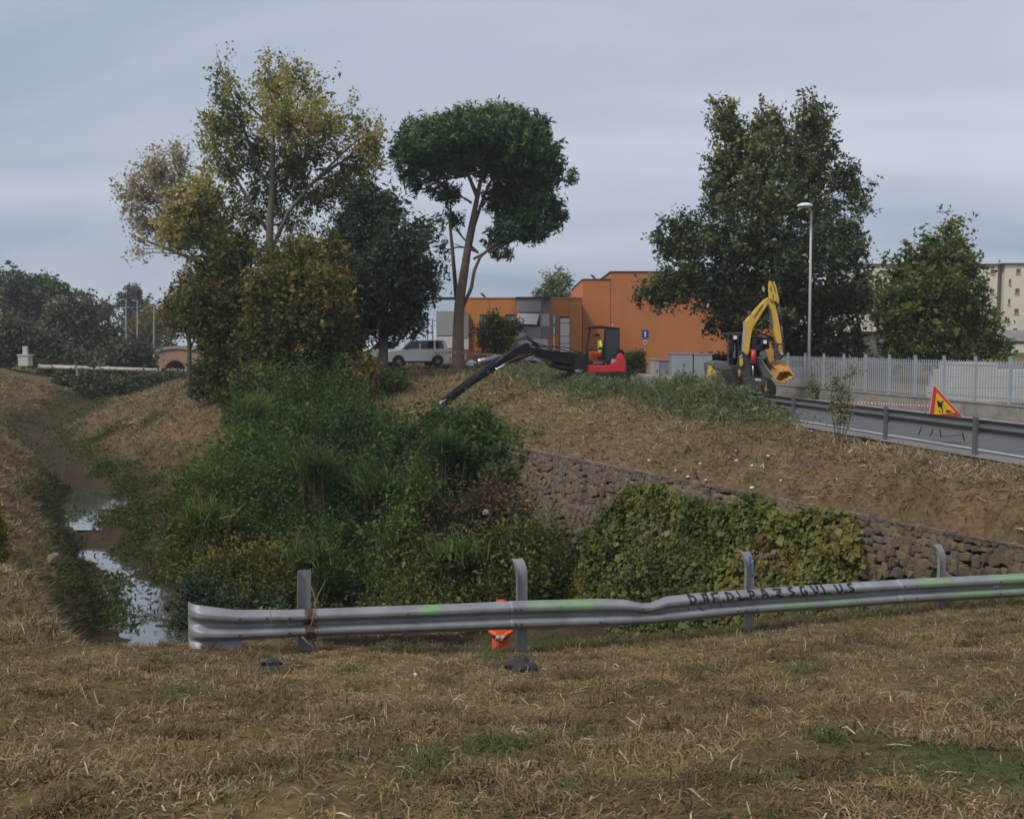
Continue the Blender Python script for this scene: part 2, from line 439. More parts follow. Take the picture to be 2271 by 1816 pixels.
strip("road_shoulder", -0.28, 0.62, 9, 60, 0.018, m_shoulder)
strip("road_edge_line", 0.62, 0.74, 9, 60, 0.024, m_line)
pv = MB()
for i in range(40):
    y0, y1 = 12 + i * 1.5, 12 + i * 1.5 + 1.494
    pv.prism([(Xr(y0) + 4.0, y0, float(zroad(y0)) - .1), (Xr(y0) + 5.62, y0, float(zroad(y0)) - .1), (Xr(y1) + 5.62, y1, float(zroad(y1)) - .1), (Xr(y1) + 4.0, y1, float(zroad(y1)) - .1)], (0, 0, .23))
pvo = pv.build("pavement", m_pave, origin=(0, 0, 0)); pvo['kind'] = 'structure'

# water of the stream
m_water, wnt, wb = new_mat("stream_water")
wb.inputs['Base Color'].default_value = (0.075, 0.075, 0.066, 1); wb.inputs['Roughness'].default_value = 0.06
wb.inputs['IOR'].default_value = 1.33; wb.inputs['Specular IOR Level'].default_value = 1.0
wb.inputs['Coat Weight'].default_value = 1.0; wb.inputs['Coat Roughness'].default_value = 0.03; wb.inputs['Coat IOR'].default_value = 1.6
_n = wnt.nodes.new('ShaderNodeTexNoise'); _n.inputs['Scale'].default_value = 2.6; _n.inputs['Detail'].default_value = 4
_t = wnt.nodes.new('ShaderNodeTexCoord'); wnt.links.new(_t.outputs['Object'], _n.inputs['Vector'])
_b = wnt.nodes.new('ShaderNodeBump'); _b.inputs['Strength'].default_value = 0.045; _b.inputs['Distance'].default_value = 0.05
wnt.links.new(_n.outputs['Fac'], _b.inputs['Height']); wnt.links.new(_b.outputs[0], wb.inputs['Normal']); wnt.links.new(_b.outputs[0], wb.inputs['Coat Normal'])
def water_strip(name, y0, y1, z):
    yy = np.arange(y0, y1 + .5, .5); v = []; q = []
    for i, y in enumerate(yy):
        b = np.interp(y, ST[:, 0], ST[:, 3]); c = np.interp(y, ST[:, 0], ST[:, 4])
        v += [(b - 0.6, y, z), (c + 0.9, y, z)]
        if i: q.append((2 * i - 2, 2 * i - 1, 2 * i + 1, 2 * i))
    o = link(name, mesh_np(name, v, quads=q, mats=[m_water])); o['kind'] = 'structure'
water_strip("stream_water", 14, 34.4, -6.97)
water_strip("stream_water_upper_pool", 34.9, 47.0, -6.62)
# ================================================================ vegetation tools
def unit(n, rng=RNG):
    v = rng.normal(size=(n, 3)); return v / np.linalg.norm(v, axis=1, keepdims=True)
def leaf_mesh(P, size, aspect, tint, droop=0.0, face=None, face_amt=0.0, fold=0.18):
    """one folded diamond per leaf"""
    n = len(P)
    d = unit(n); d[:, 2] = d[:, 2] * 0.8 - droop; d /= np.linalg.norm(d, axis=1, keepdims=True)
    r = unit(n)
    if face is not None: r = r * (1 - face_amt) + np.asarray(face) * face_amt
    s = np.cross(d, r); s /= np.linalg.norm(s, axis=1, keepdims=True) + 1e-9
    nn = np.cross(s, d)
    L = (np.asarray(size) * np.clip(np.exp(RNG.normal(size=n) * .38), .4, 2.0))[:, None]; W = L * aspect
    V = np.stack([P - d * L * .5, P + s * W * .5 + nn * L * fold - d * L * .08, P + d * L * .5, P - s * W * .5 + nn * L * fold - d * L * .08], 1).reshape(-1, 3)
    Q = np.arange(4 * n).reshape(n, 4)
    return V, Q, np.repeat(tint, 4)
def lobes_px(L, Y):
    """lobes given as (px, py, rx, ry, dY, density, tint) -> centre, radii in metres"""
    out = []
    for px, py, rx, ry, dy, den, ti in L:
        y = Y + dy; k = mpx(y)
        out.append((np.array(at(px, py, y)), np.array([rx * k, max(rx, ry) * k * 0.8, ry * k]), den, ti))
    return out
def crown_points(lobes, n, spread, per=14, shell=0.5, rng=RNG, rise=0.25, elong=1.0):
    """clusters of leaves towards the outside of each lobe; returns leaf points, tints, cluster centres with lobe index"""
    vol = np.array([(np.prod(l[1])) ** (2 / 3) * l[2] for l in lobes]); share = vol / vol.sum()
    P = []; T = []; C = []
    for (c, r, den, ti), sh in zip(lobes, share):
        m = int(n * sh); k = max(2, m // per)
        q = unit(k, rng) * (rng.random((k, 1)) ** shell)
        cc = c + q * r
        C.append(cc)
        sp = spread * (0.6 + 0.8 * rng.random(k))
        ax = unit(k, rng) * 0.9 + q * 0.8 + np.array([0, 0, rise]); ax /= np.linalg.norm(ax, axis=1, keepdims=True)
        i = rng.integers(0, k, m)
        g = np.clip(rng.normal(size=(m, 3)), -1.45, 1.45) * sp[i][:, None] * 0.5 / elong ** .5 + ax[i] * (np.clip(rng.normal(size=(m, 1)), -1.4, 1.4) * sp[i][:, None] * elong)
        P.append(cc[i] + g)
        ct = rng.normal(size=k) * 0.21
        T.append(ti + ct[i] + rng.normal(size=m) * 0.10 + 0.06 * q[i, 2])
    P = np.concatenate(P); T = np.clip(np.concatenate(T), 0, 1)
    return P, T, C
def taper_path(a, b, n=5, bend=0.12, rng=random):
    a, b = Vector(a), Vector(b); L = (b - a).length
    o = Vector((rng.uniform(-1, 1), rng.uniform(-1, 1), rng.uniform(-.2, 1))) * L * bend
    return [a.lerp(b, i / n) + o * math.sin(math.pi * i / n) for i in range(n + 1)]
def plant(name, label, cat, base, lobes, n, leaf, aspect, m_leaf, m_bark, spread, limbs=None, per=14, shell=0.5, twigs=3, twig_r=0.012, droop=0.0, group=None, attach=None, trunk_name='trunk', crown_name='crown', limb_r=0.07, face=None, face_amt=0.0, clip=True, rise=0.25, elong=1.0):
    """a tree or bush: trunk and limbs (tapered tubes) + crown of leaves"""
    t = thing(name, label, cat, base, group)
    tr = MB()
    for pts, r in (limbs or []):
        pts = [Vector(p) for p in pts]; r = list(r); p0_ = pts[0]
        if (p0_ - Vector(base)).length < 2.5:
            g0 = ground_at(p0_.x, p0_.y)
            if p0_.z > g0 - .1: pts = [Vector((p0_.x, p0_.y, g0 - .25))] + pts; r = [r[0] * 1.1] + r
        tr.tube(pts, r, n=8)
    P, T, C = crown_points(lobes, n, spread, per, shell, rise=rise, elong=elong)
    if attach:
        for (c, r, den, ti), cc in zip(lobes, C):
            a = min(attach, key=lambda p: (Vector(p) - Vector(c)).length + max(0, p[2] - c[2]) * 2)
            pa = taper_path(a, c, 5, 0.10)
            tr.tube(pa, [limb_r * (1 - .14 * i) for i in range(6)], n=6)
            step = max(1, len(cc) // (twigs * 6))
            for j in range(0, len(cc), step):
                q = pa[random.randint(2, 5)]
                tr.tube(taper_path(q, cc[j], 3, 0.12), [twig_r * 1.8, twig_r * 1.3, twig_r, twig_r * .6], n=3, cap=False)
    if clip:
        gz = zt(P[:, 0], P[:, 1]); k = P[:, 2] > gz - 0.05; P, T = P[k], T[k]
    V, Q, TT = leaf_mesh(P, leaf, aspect, T, droop, face, face_amt)
    me = mesh_np(crown_name, V - np.array(base), quads=Q, attrs={'tint': TT}, mats=[m_leaf])
    o = link(crown_name, me, t, ORG[t.name])
    if tr.v: tr.build(trunk_name, m_bark, t, smooth=True)
    return t

G = lambda *r: r
m_bark = mat("bark_grey_brown", (0.115, 0.095, 0.078), rough=0.95, var=0.4, scale=5, bump=1.0, bscale=14)
m_bark_pine = mat("bark_pine", (0.150, 0.105, 0.082), rough=0.95, var=0.45, scale=4, bump=1.0, bscale=9, dirt=(0.07, 0.05, 0.04), dirt_amt=0.7, dscale=5)
m_bark_pale = mat("bark_poplar", (0.125, 0.11, 0.09), rough=0.9, var=0.35, scale=6, bump=0.7, bscale=14)
m_twig = mat("bramble_stems", (0.085, 0.062, 0.042), rough=0.9, var=0.4, scale=9)
l_poplar = attr_mat("leaves_poplar", [(0, (0.030, 0.048, 0.018)), (.35, (0.070, 0.088, 0.026)), (.65, (0.17, 0.16, 0.028)), (1, (0.30, 0.25, 0.13))], trans=0.4, gain=1.95)
l_pale = attr_mat("leaves_poplar_pale", [(0, (0.10, 0.10, 0.045)), (.4, (0.20, 0.185, 0.10)), (1, (0.36, 0.30, 0.22))], trans=0.35)
l_olive = attr_mat("leaves_olive", [(0, (0.018, 0.028, 0.009)), (.4, (0.040, 0.055, 0.013)), (.75, (0.090, 0.078, 0.016)), (1, (0.125, 0.082, 0.022))], trans=0.3, gain=1.9)
l_dark = attr_mat("leaves_dark", [(0, (0.012, 0.022, 0.014)), (.5, (0.024, 0.042, 0.022)), (1, (0.050, 0.068, 0.030))], trans=0.15)
l_green = attr_mat("leaves_green", [(0, (0.018, 0.034, 0.012)), (.5, (0.040, 0.072, 0.019)), (1, (0.090, 0.125, 0.026))], trans=0.35, gain=1.5)
l_oak = attr_mat("leaves_broad_tree", [(0, (0.012, 0.020, 0.009)), (.45, (0.024, 0.042, 0.016)), (.75, (0.052, 0.066, 0.020)), (1, (0.110, 0.095, 0.030))], trans=0.25, rough=0.4, spec=0.6, gain=2.15)
l_pine = attr_mat("needles_pine", [(0, (0.008, 0.018, 0.009)), (.5, (0.018, 0.042, 0.016)), (.8, (0.036, 0.070, 0.022)), (1, (0.060, 0.082, 0.024))], trans=0.15, rough=0.6, gain=2.6)
l_ivy = attr_mat("leaves_vine", [(0, (0.020, 0.026, 0.009)), (.4, (0.048, 0.064, 0.015)), (.7, (0.102, 0.112, 0.024)), (1, (0.14, 0.085, 0.036))], trans=0.3, rough=0.5, gain=1.7)
l_weed = attr_mat("leaves_weed", [(0, (0.030, 0.042, 0.019)), (.5, (0.070, 0.092, 0.042)), (.85, (0.115, 0.125, 0.065)), (1, (0.18, 0.155, 0.085))], trans=0.3, gain=1.8)
l_far = attr_mat("leaves_far", [(0, (0.024, 0.028, 0.017)), (.5, (0.038, 0.044, 0.024)), (1, (0.080, 0.078, 0.034))], trans=0.15, gain=2.1)

# ================================================================ straw and mown grass (uncountable)
m_straw = attr_mat("dry_straw", [(0, (0.050, 0.064, 0.020)), (.18, (0.058, 0.044, 0.024)), (.55, (0.128, 0.096, 0.050)), (.85, (0.22, 0.170, 0.092)), (1, (0.40, 0.34, 0.22))], trans=0.15, rough=0.8, gain=1.6)
m_straw_near = attr_mat("dry_straw_near", [(0, (0.055, 0.076, 0.022)), (.18, (0.072, 0.050, 0.025)), (.55, (0.172, 0.120, 0.056)), (.85, (0.29, 0.215, 0.108)), (1, (0.48, 0.41, 0.28))], trans=0.15, rough=0.8, gain=1.15)
def blades(X, Y, Z, length, width, tint, flat=0.25, upright=0.12):
    n = len(X)
    az = RNG.random(n) * 2 * np.pi
    el = np.abs(RNG.normal(size=n)) * flat; up = RNG.random(n) < upright; el = np.where(up, 0.5 + 0.8 * RNG.random(n), el)
    d = np.stack([np.cos(az) * np.cos(el), np.sin(az) * np.cos(el), np.sin(el)], 1)
    s = np.stack([-np.sin(az), np.cos(az), RNG.normal(size=n) * 0.5], 1)
    L = (length * (0.5 + RNG.random(n)))[:, None]; W = (width * (0.6 + 0.8 * RNG.random(n)))[:, None]
    b = np.stack([X, Y, Z], 1); bend = np.stack([RNG.normal(size=n) * .15, RNG.normal(size=n) * .15, -0.10 * np.ones(n)], 1) * L
    mid = b + d * L * .55 + np.array([0, 0, .012]); tip = b + d * L + bend
    V = np.stack([b - s * W * .5, b + s * W * .5, mid + s * W * .5, mid - s * W * .5, tip], 1).reshape(-1, 3)
    k = np.arange(n)[:, None] * 5
    return V, k + np.array([0, 1, 2, 3]), k + np.array([3, 2, 4]), np.repeat(np.clip(tint, 0, 1), 5)
n = 250000
Y = 2.6 + 12.5 * RNG.random(n) ** 0.85; X = (RNG.random(n) * 2 - 1) * (0.56 * Y + 0.6)
_, past = fore(X, Y); k = past < 0.9 + 0.3 * RNG.random(n); X, Y = X[k], Y[k]
cl = fbm(X * 2.2, Y * 2.2, 3); k = RNG.random(len(X)) < 0.70 + 2.2 * cl; X, Y = X[k], Y[k]
cl = fbm(X * 1.1 + 3, Y * 1.1, 4); fine = fbm(X * 6, Y * 6 + 4, 2)
ti = 0.46 + 0.75 * cl + 0.55 * fine + RNG.normal(size=len(X)) * 0.16
ti = np.where(RNG.random(len(X)) < 0.022, 0.90 + 0.10 * RNG.random(len(X)), np.minimum(ti, 0.9))
gr = np.exp(-(((X - 2.05) / 0.42) ** 2 + ((Y - 4.35) / 0.5) ** 2)) + 0.7 * np.clip(fbm(X * .8 + 20, Y * .8, 3) * 3 - 0.25, 0, .6)
ti = np.where(RNG.random(len(X)) < gr, 0.05 * RNG.random(len(X)), ti)
V, Q, Tr, TT = blades(X, Y, zt(X, Y) - 0.005, 0.066 * np.ones(len(X)), 0.0048, ti, 0.24, 0.07)
o = link("mown_straw", mesh_np("mown_straw", V, quads=Q, tris=Tr, attrs={'tint': TT}, mats=[m_straw_near])); o['kind'] = 'stuff'
o['label'] = 'cut dry grass and straw covering the near bank'; o['category'] = 'dry grass'
n = 60000
tx = 4.6 * (RNG.random(420) * 2 - 1) * 1.4; ty = 3.2 + 8.2 * RNG.random(420); k = RNG.integers(0, 420, n)
X = tx[k] + RNG.normal(size=n) * (.05 + .10 * (k % 7) / 7); Y = ty[k] + RNG.normal(size=n) * (.05 + .08 * (k % 5) / 5)
_, past = fore(X, Y); m_ = past < .3; X, Y, k = X[m_], Y[m_], k[m_]
ti = 0.42 + 0.22 * np.sin(k * 1.7) + RNG.normal(size=len(X)) * .14; ti = np.where((k % 11) == 0, .06 * RNG.random(len(X)), np.clip(ti, .14, .95))
V, Q, Tr, TT = blades(X, Y, zt(X, Y) + .004 + .018 * RNG.random(len(X)), 0.075 * np.ones(len(X)), 0.0048, ti, .32, .10)
o = link("straw_tufts", mesh_np("straw_tufts", V, quads=Q, tris=Tr, attrs={'tint': TT}, mats=[m_straw_near])); o['kind'] = 'stuff'
o['label'] = 'uneven tufts of cut grass on the near bank'; o['category'] = 'dry grass'
# longer single stalks
n = 900
Y = 2.8 + 9.5 * RNG.random(n); X = (RNG.random(n) * 2 - 1) * (0.56 * Y + .4); _, past = fore(X, Y); k = past < 0.3; X, Y = X[k], Y[k]
V, Q, Tr, TT = blades(X, Y, zt(X, Y), 0.14 * np.ones(len(X)), 0.0045, 0.74 + 0.24 * RNG.random(len(X)), 0.16, 0.22)
o = link("loose_stalks", mesh_np("loose_stalks", V, quads=Q, tris=Tr, attrs={'tint': TT}, mats=[m_straw])); o['kind'] = 'stuff'
o['label'] = 'long pale loose stalks lying on the near bank'; o['category'] = 'dry grass'
# mown slopes beyond the ravine
n = 420000
Y = 8.5 + 69 * RNG.random(n) ** 1.7; X = (RNG.random(n) * 2 - 1) * (0.55 * Y + 1)
Z = zt(X, Y); _, past = fore(X, Y)
k = (past > 0.8) & (Z > -6.4) & (X < Xr(np.minimum(Y, 80)) - 0.30)
X, Y, Z = X[k], Y[k], Z[k]
wall = (X > Xw(Y) - 1.6) & (X < Xw(Y) + 0.30) & (Y < 30.5)
X, Y, Z = X[~wall], Y[~wall], Z[~wall]
bedm = np.abs(X - (np.interp(Y, ST[:, 0], ST[:, 3]) + np.interp(Y, ST[:, 0], ST[:, 4])) / 2) < 1.1
X, Y, Z = X[~bedm], Y[~bedm], Z[~bedm]
cl = fbm(X * 0.5 + 30, Y * 0.5, 4); fine = fbm(X * 2.6, Y * 2.6, 2)
ti = 0.48 + 0.75 * cl + 0.50 * fine + RNG.normal(size=len(X)) * 0.17
ti = np.where(RNG.random(len(X)) < 0.02, 0.95, np.minimum(ti, 0.86))
low = np.clip((-4.4 - Z) / 1.6, 0, 1)
ti = np.where(RNG.random(len(X)) < low * (0.35 + 2 * cl), 0.08 * RNG.random(len(X)), ti - 0.14 * low)
V, Q, Tr, TT = blades(X, Y, Z - 0.01, 0.12 + 0.0042 * Y, 0.011 + 0.00062 * Y, ti, 0.34, 0.14)
V = V.reshape(-1, 5, 3)[:, [0, 1, 4]].reshape(-1, 3); TT = TT.reshape(-1, 5)[:, :3].ravel(); Q = None; Tr = np.arange(len(V)).reshape(-1, 3)
o = link("mown_slope_grass", mesh_np("mown_slope_grass", V, quads=Q, tris=Tr, attrs={'tint': TT}, mats=[m_straw])); o['kind'] = 'stuff'
o['label'] = 'brown mown grass lying on the slopes of the ravine'; o['category'] = 'dry grass'

# weeds left standing along the road edge, and grass by the stream
def weed_band(name, label, pts, n, h, tint, spread, leaf=0.11, mat_=None):
    X = []; Y = []; H = []
    for (x, y, sx, sy, wgt, hh) in pts:
        k = int(n * wgt); X.append(x + RNG.normal(size=k) * sx); Y.append(y + RNG.normal(size=k) * sy); H.append(np.full(k, hh))
    X = np.concatenate(X); Y = np.concatenate(Y); H = np.concatenate(H)
    g = 0.55 + 1.5 * fbm(X * 1.4 + 7, Y * 1.4, 3)
    hgt = H * np.clip(g + .12, .3, 1.2) * RNG.random(len(X)) ** 0.6
    Z = zt(X, Y) + hgt
    P = np.stack([X, Y, Z], 1)
    T = tint + 0.6 * fbm(X * 1.1, Y * 1.1 + 3, 3) + RNG.normal(size=len(X)) * 0.14 - 0.10
    V, Q, TT = leaf_mesh(P, leaf, 0.35, np.clip(T, 0, 1), 0.1)
    o = link(name, mesh_np(name, V, quads=Q, attrs={'tint': TT}, mats=[mat_ or l_weed])); o['kind'] = 'stuff'
    o['label'] = label; o['category'] = 'weeds'
bp = []
for y in np.arange(27.5, 56, 0.7):
    inner = 0.55 + 0.6 * math.sin(y * 1.3)
    hh = float(np.interp(y, [27, 30, 33, 40, 56], [0.4, 0.75, 0.75, 0.62, 0.5]))
    bp.append((Xr(y) - 0.95 - 0.5 * max(0, inner), y, 0.6, 0.5, 1 / 41, hh))
for y in np.arange(35.5, 53, 0.8):
    for q in (2.0, 2.9): bp.append((Xr(y) - q + .3 * math.sin(y * 3 + q), y, 0.45, 0.5, 1 / 60, 0.6 if q < 2.5 else .4))
for y in np.arange(28.6, 35.5, 0.5):
    for q in (.2, .8, 1.5): bp.append((Xr(y) - q, y, 0.35, 0.35, 1 / 45, 1.2 if y > 29.5 else .6))
weed_band("verge_weeds", "grey green weeds standing along the top of the mown slope", bp, 24000, 0.8, 0.66, 0.5, leaf=0.11)
n = 16000
k = RNG.integers(0, len(bp), n); B_ = np.array([(b[0], b[1], b[2], b[3], b[5]) for b in bp])[k]
X = B_[:, 0] + RNG.normal(size=n) * B_[:, 2] * 1.2; Y = B_[:, 1] + RNG.normal(size=n) * B_[:, 3] * 1.2
V, Q, Tr, TT = blades(X, Y, zt(X, Y), B_[:, 4] * .75, 0.018, .35 + .6 * RNG.random(n), .4, .85)
o = link("verge_grass", mesh_np("verge_grass", V, quads=Q, tris=Tr, attrs={'tint': TT}, mats=[l_weed])); o['kind'] = 'stuff'
o['label'] = 'tall grey green grass stems among the verge weeds'; o['category'] = 'grass'
bp = [(Xr(y) - 1.8 + 0.6 * math.sin(y), y, 0.9, 0.6, 1 / 20, 0.35) for y in np.arange(36, 56, 1.0)]
weed_band("low_verge_grass", "low dull green grass below the verge weeds", bp, 9000, 0.4, 0.35, 0.5, leaf=0.12)
bp = []
for px, py, yy in [(200, 1150, 38.5), (250, 1160, 37.8), (300, 1150, 37.5), (260, 1120, 40), (225, 1335, 26.5), (215, 1370, 25.5), (240, 1300, 28.5), (265, 1390, 24.5), (330, 1080, 45), (290, 1060, 48), (250, 980, 56), (330, 1000, 54), (215, 1000, 55)]:
    p = at(px, py, yy); bp.append((p.x, p.y, 0.55, 0.7, 1 / 13, 0.32))
for yy in np.arange(50, 78, 1.0):
    m_ = (np.interp(yy, ST[:, 0], ST[:, 3]) + np.interp(yy, ST[:, 0], ST[:, 4])) / 2
    bp.append((m_ + 1.3 + .4 * math.sin(yy), yy, .5, .5, 1 / 45, .45)); bp.append((m_ - 1.3 + .4 * math.sin(yy * 1.9), yy, .4, .5, 1 / 60, .4))
for yy in np.arange(23, 50, 0.45):
    b_ = np.interp(yy, ST[:, 0], ST[:, 3]); c_ = np.interp(yy, ST[:, 0], ST[:, 4])
    bp.append((b_ - .25 + .3 * math.sin(yy * 2.3), yy, .22, .3, 1 / 60, .2)); bp.append((c_ + .3 + .35 * math.sin(yy * 1.7), yy, .3, .3, 1 / 45, .3))
weed_band("stream_grass", "green weeds growing at the edge of the stream", bp, 8000, 0.3, 0.42, 0.5, leaf=0.12, mat_=l_olive)
bp = []
for i in range(60):
    y = 13.5 + 7 * random.random(); x = random.uniform(-4, min(Xw(y) - 1.3, (y - RAILA - 2.6) / RAILB)); bp.append((x, y, 0.8, 0.8, 1 / 60, 0.35))
weed_band("ravine_weeds", "rough weeds covering the floor of the ravine", bp, 15000, 0.4, 0.35, 0.5, leaf=0.11, mat_=l_ivy)
n = 9000
X = -1.5 + 8.5 * RNG.random(n); Y = RAILA + RAILB * X + np.clip(RNG.normal(size=n) * .22 + .25, -.15, .8)
V, Q, Tr, TT = blades(X, Y, zt(X, Y), 0.085 * np.ones(n), 0.005, np.where(RNG.random(n) < .6, .05 * RNG.random(n), .3 + .4 * RNG.random(n)), .5, .5)
o = link("rail_grass", mesh_np("rail_grass", V, quads=Q, tris=Tr, attrs={'tint': TT}, mats=[m_straw])); o['kind'] = 'stuff'
o['label'] = 'short greenish grass under the near guardrail'; o['category'] = 'grass'

# ================================================================ gabion wall
WY0, WY1 = 12.5, 30.5
wall_dir = Vector((-0.528, 1, 0)).normalized()
wall_out = Vector((-wall_dir.y, wall_dir.x, 0))       # towards the stream and the camera
W0 = Vector((Xw(WY0), WY0, -3.06)); WLEN = (Vector((Xw(WY1), WY1, 0)) - Vector((Xw(WY0), WY0, 0))).length
WH = 3.95; BATTER = 0.27
def wall_pt(s, h, o=0.0): return W0 + wall_dir * s + wall_out * (h * BATTER + o) - Vector((0, 0, h))
gab = thing("gabion_wall", "rough grey brown gabion wall of wired stones below the mown slope", "retaining wall", wall_pt(WLEN / 2, WH))
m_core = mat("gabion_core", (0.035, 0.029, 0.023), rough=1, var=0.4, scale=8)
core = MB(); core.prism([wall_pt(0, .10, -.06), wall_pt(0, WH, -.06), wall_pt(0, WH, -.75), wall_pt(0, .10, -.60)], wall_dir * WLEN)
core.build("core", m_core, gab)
def stone_material(name, c):
    return mat(name, c, rough=0.93, var=0.35, scale=3.5, bump=0.8, bscale=18, dirt=(0.09, 0.075, 0.055), dirt_amt=0.55, dscale=6)
m_st = [stone_material("stone_ochre", (0.178, 0.126, 0.074)), stone_material("stone_brown", (0.142, 0.100, 0.062)), stone_material("stone_grey", (0.140, 0.116, 0.092)), stone_material("stone_buff", (0.195, 0.148, 0.094))]
import bmesh
SV = []
for k in range(8):
    bm = bmesh.new(); bmesh.ops.create_icosphere(bm, subdivisions=1 if k else 2, radius=1.0)
    if k == 0:
        pass
    sd = k * 13.7
    for v in bm.verts:
        c = v.co.copy(); c = Vector([math.copysign(abs(q) ** 0.55, q) for q in c])
        f = 0.78 + 0.50 * float(vnoise(c.x * 1.3 + sd, c.y * 1.3 + c.z * 1.7 + sd))
        v.co = c * f
    me = bpy.data.meshes.new("stone")
    bm.to_mesh(me); bm.free()
    if k == 0:
        pass
    SV.append(me)
SV = SV[1:]
SVM = []                                  # mesh x material variants, shared by the single stones
for me in SV:
    for m in m_st:
        c = me.copy(); c.materials.append(m); c.polygons.foreach_set('use_smooth', [False] * len(c.polygons)); SVM.append(c)
stones = []
h = 0.0
while h < WH - 0.05:
    rh = random.uniform(0.085, 0.155)
    s = random.uniform(-.1, 0)
    while s < WLEN:
        w = random.uniform(0.10, 0.29) * (1.0 if rh > .12 else .8)
        block = int(s // 2.0); off = 0.035 * math.sin(block * 2.7) + (0.05 if int((h + .0) // 1.0) % 2 else 0)
        hh = h + rh / 2 + (0.075 * math.sin(s * 2.1 + h * 3) + 0.045 * math.sin(s * 5.3 + h * 7)) * min(1, h * 3) + random.uniform(-.045, .045) * min(1, h * 4)
        if s % 2.0 < 1.96: stones.append((s + w / 2, hh, w * random.uniform(.85, 1.15), rh * random.uniform(.7, 1.4), off + random.uniform(-.03, .03)))
        s += w * random.uniform(.92, 1.02)
    h += rh * 0.95
def stone_px(st):
    p = wall_pt(st[0], st[1]); return 1135.5 + F * p.x / p.y, 765 - F * p.z / p.y
def stone_rank(st):
    px, py = stone_px(st)
    if px > 2300 or py > 1420: return 9e9
    if px > 1915: return wall_pt(st[0], st[1]).y + (0 if py < 1290 else 3)
    if 1480 < px < 1740 and st[1] < 0.75: return 25 + st[1]
    if 1140 < px < 1400 and st[1] < 1.7: return 27 + st[1]
    return 60
stones.sort(key=stone_rank)
FR = Matrix((wall_dir, wall_out, Vector((0, 0, 1)))).transposed().to_4x4()
def stone_M(st):
    p = wall_pt(st[0], st[1], st[4] + 0.02)
    R = Matrix.Rotation(random.gauss(0, .26), 4, Vector((0, 1, 0))) @ Matrix.Rotation(random.choice((0, math.pi)), 4, 'Z')
    return Matrix.Translation(p) @ FR @ R @ Matrix.Diagonal((st[2] * .60, 0.075, st[3] * .64, 1))
for st in stones[:300]:
    gx = stone_px(st)[0]; o = bpy.data.objects.new("stone", SVM[random.randrange(7) * 4 + random.choice((2, 2, 2, 1, 0) if gx < 1480 else (0, 1, 3, 3, 2))]); COL.objects.link(o); o.parent = gab
    M = stone_M(st); M.translation -= ORG[gab.name]; o.matrix_local = M
rest = MB()
for st in stones[300:]:
    if stone_px(st)[0] > 2420: continue
    me = random.choice(SV); M = stone_M(st); mi = random.choice((2, 2, 2, 1, 0) if stone_px(st)[0] < 1480 else (0, 1, 3, 3, 2))
    rest.add([M @ v.co for v in me.vertices], [tuple(p.vertices) for p in me.polygons], mi)
o = rest.build("stone_fill", m_st, gab); o['kind'] = 'stuff'
# wire of the baskets
m_wire = mat("basket_wire", (0.16, 0.15, 0.14), rough=0.6, metal=0.6)
wire = MB()
for s in np.arange(0, WLEN, 2.0):
    wire.tube([wall_pt(s, q, 0.15) for q in np.linspace(-.02, WH, 8)], 0.007, n=4)
for hq in (0.0, 1.0, 2.0, 3.0): wire.tube([wall_pt(s, hq, 0.14) for s in np.linspace(0, WLEN, 20)], 0.007, n=4)
wire.build("basket_wire", m_wire, gab)

# creeper on the wall
def ivy_top(px):
    return np.interp(px, [1180, 1215, 1250, 1330, 1380, 1420, 1480, 1500, 1560, 1640, 1695, 1740, 1800, 1880, 1925, 1940, 1960], [1420, 1330, 1255, 1165, 1095, 1066, 1072, 1095, 1115, 1125, 1098, 1118, 1140, 1118, 1158, 1185, 1240])
n = 130000
s = RNG.random(n) * WLEN; hh = RNG.random(n) * WH - 0.05
Pp = np.array(W0) + s[:, None] * np.array(wall_dir) + (hh * BATTER)[:, None] * np.array(wall_out) - np.stack([0 * hh, 0 * hh, hh], 1)
px = 1135.5 + F * Pp[:, 0] / Pp[:, 1]; py = 765 - F * Pp[:, 2] / Pp[:, 1]
cl = fbm(s * 0.9, hh * 0.9 + 40, 4)
inside = (py > ivy_top(px) + 60 * cl) & (px > 1185) & (px < 1925 + 130 * cl + 25 * RNG.normal(size=n)) & (RNG.random(n) < 0.72 + 2.0 * cl)
s, hh, Pp, cl = s[inside], hh[inside], Pp[inside], cl[inside]
off = 0.10 + 0.16 * RNG.random(len(s)) + 0.55 * np.clip(fbm(s * 1.7, hh * 1.7, 3), 0, 1)
Pp = Pp + off[:, None] * np.array(wall_out)
T = 0.52 + 0.95 * fbm(s * .5 + 9, hh * .5, 3) + 0.45 * fbm(s * 2, hh * 2, 2) + RNG.normal(size=len(s)) * 0.14
ivy = thing("wall_creeper", "yellowish green creeper hanging over the middle of the gabion wall", "creeper", wall_pt(WLEN * .45, WH))
V, Q, TT = leaf_mesh(Pp, 0.06 + 0.07 * RNG.random(len(Pp)), 0.8, np.clip(T, 0, 1), 0.35, np.array(wall_out) + np.array([0, 0, .5]), 0.6, fold=0.12)
link("leaves", mesh_np("leaves", V - np.array(ORG[ivy.name]), quads=Q, attrs={'tint': TT}, mats=[l_ivy]), ivy, ORG[ivy.name])
st_ = MB()
for i in range(46):
    ss = random.uniform(3.0, WLEN - 4.5); h0 = random.uniform(.2, 1.2)
    st_.tube([wall_pt(ss + .25 * math.sin(q * 3 + i), h0 + q * (WH - h0), .16) for q in np.linspace(0, 1, 7)], 0.009, n=4)
st_.build("stems", m_twig, ivy)

# ================================================================ trees
def limb(pxs, Y, r): return [at(x, y, Y + d) for x, y, d in pxs], r
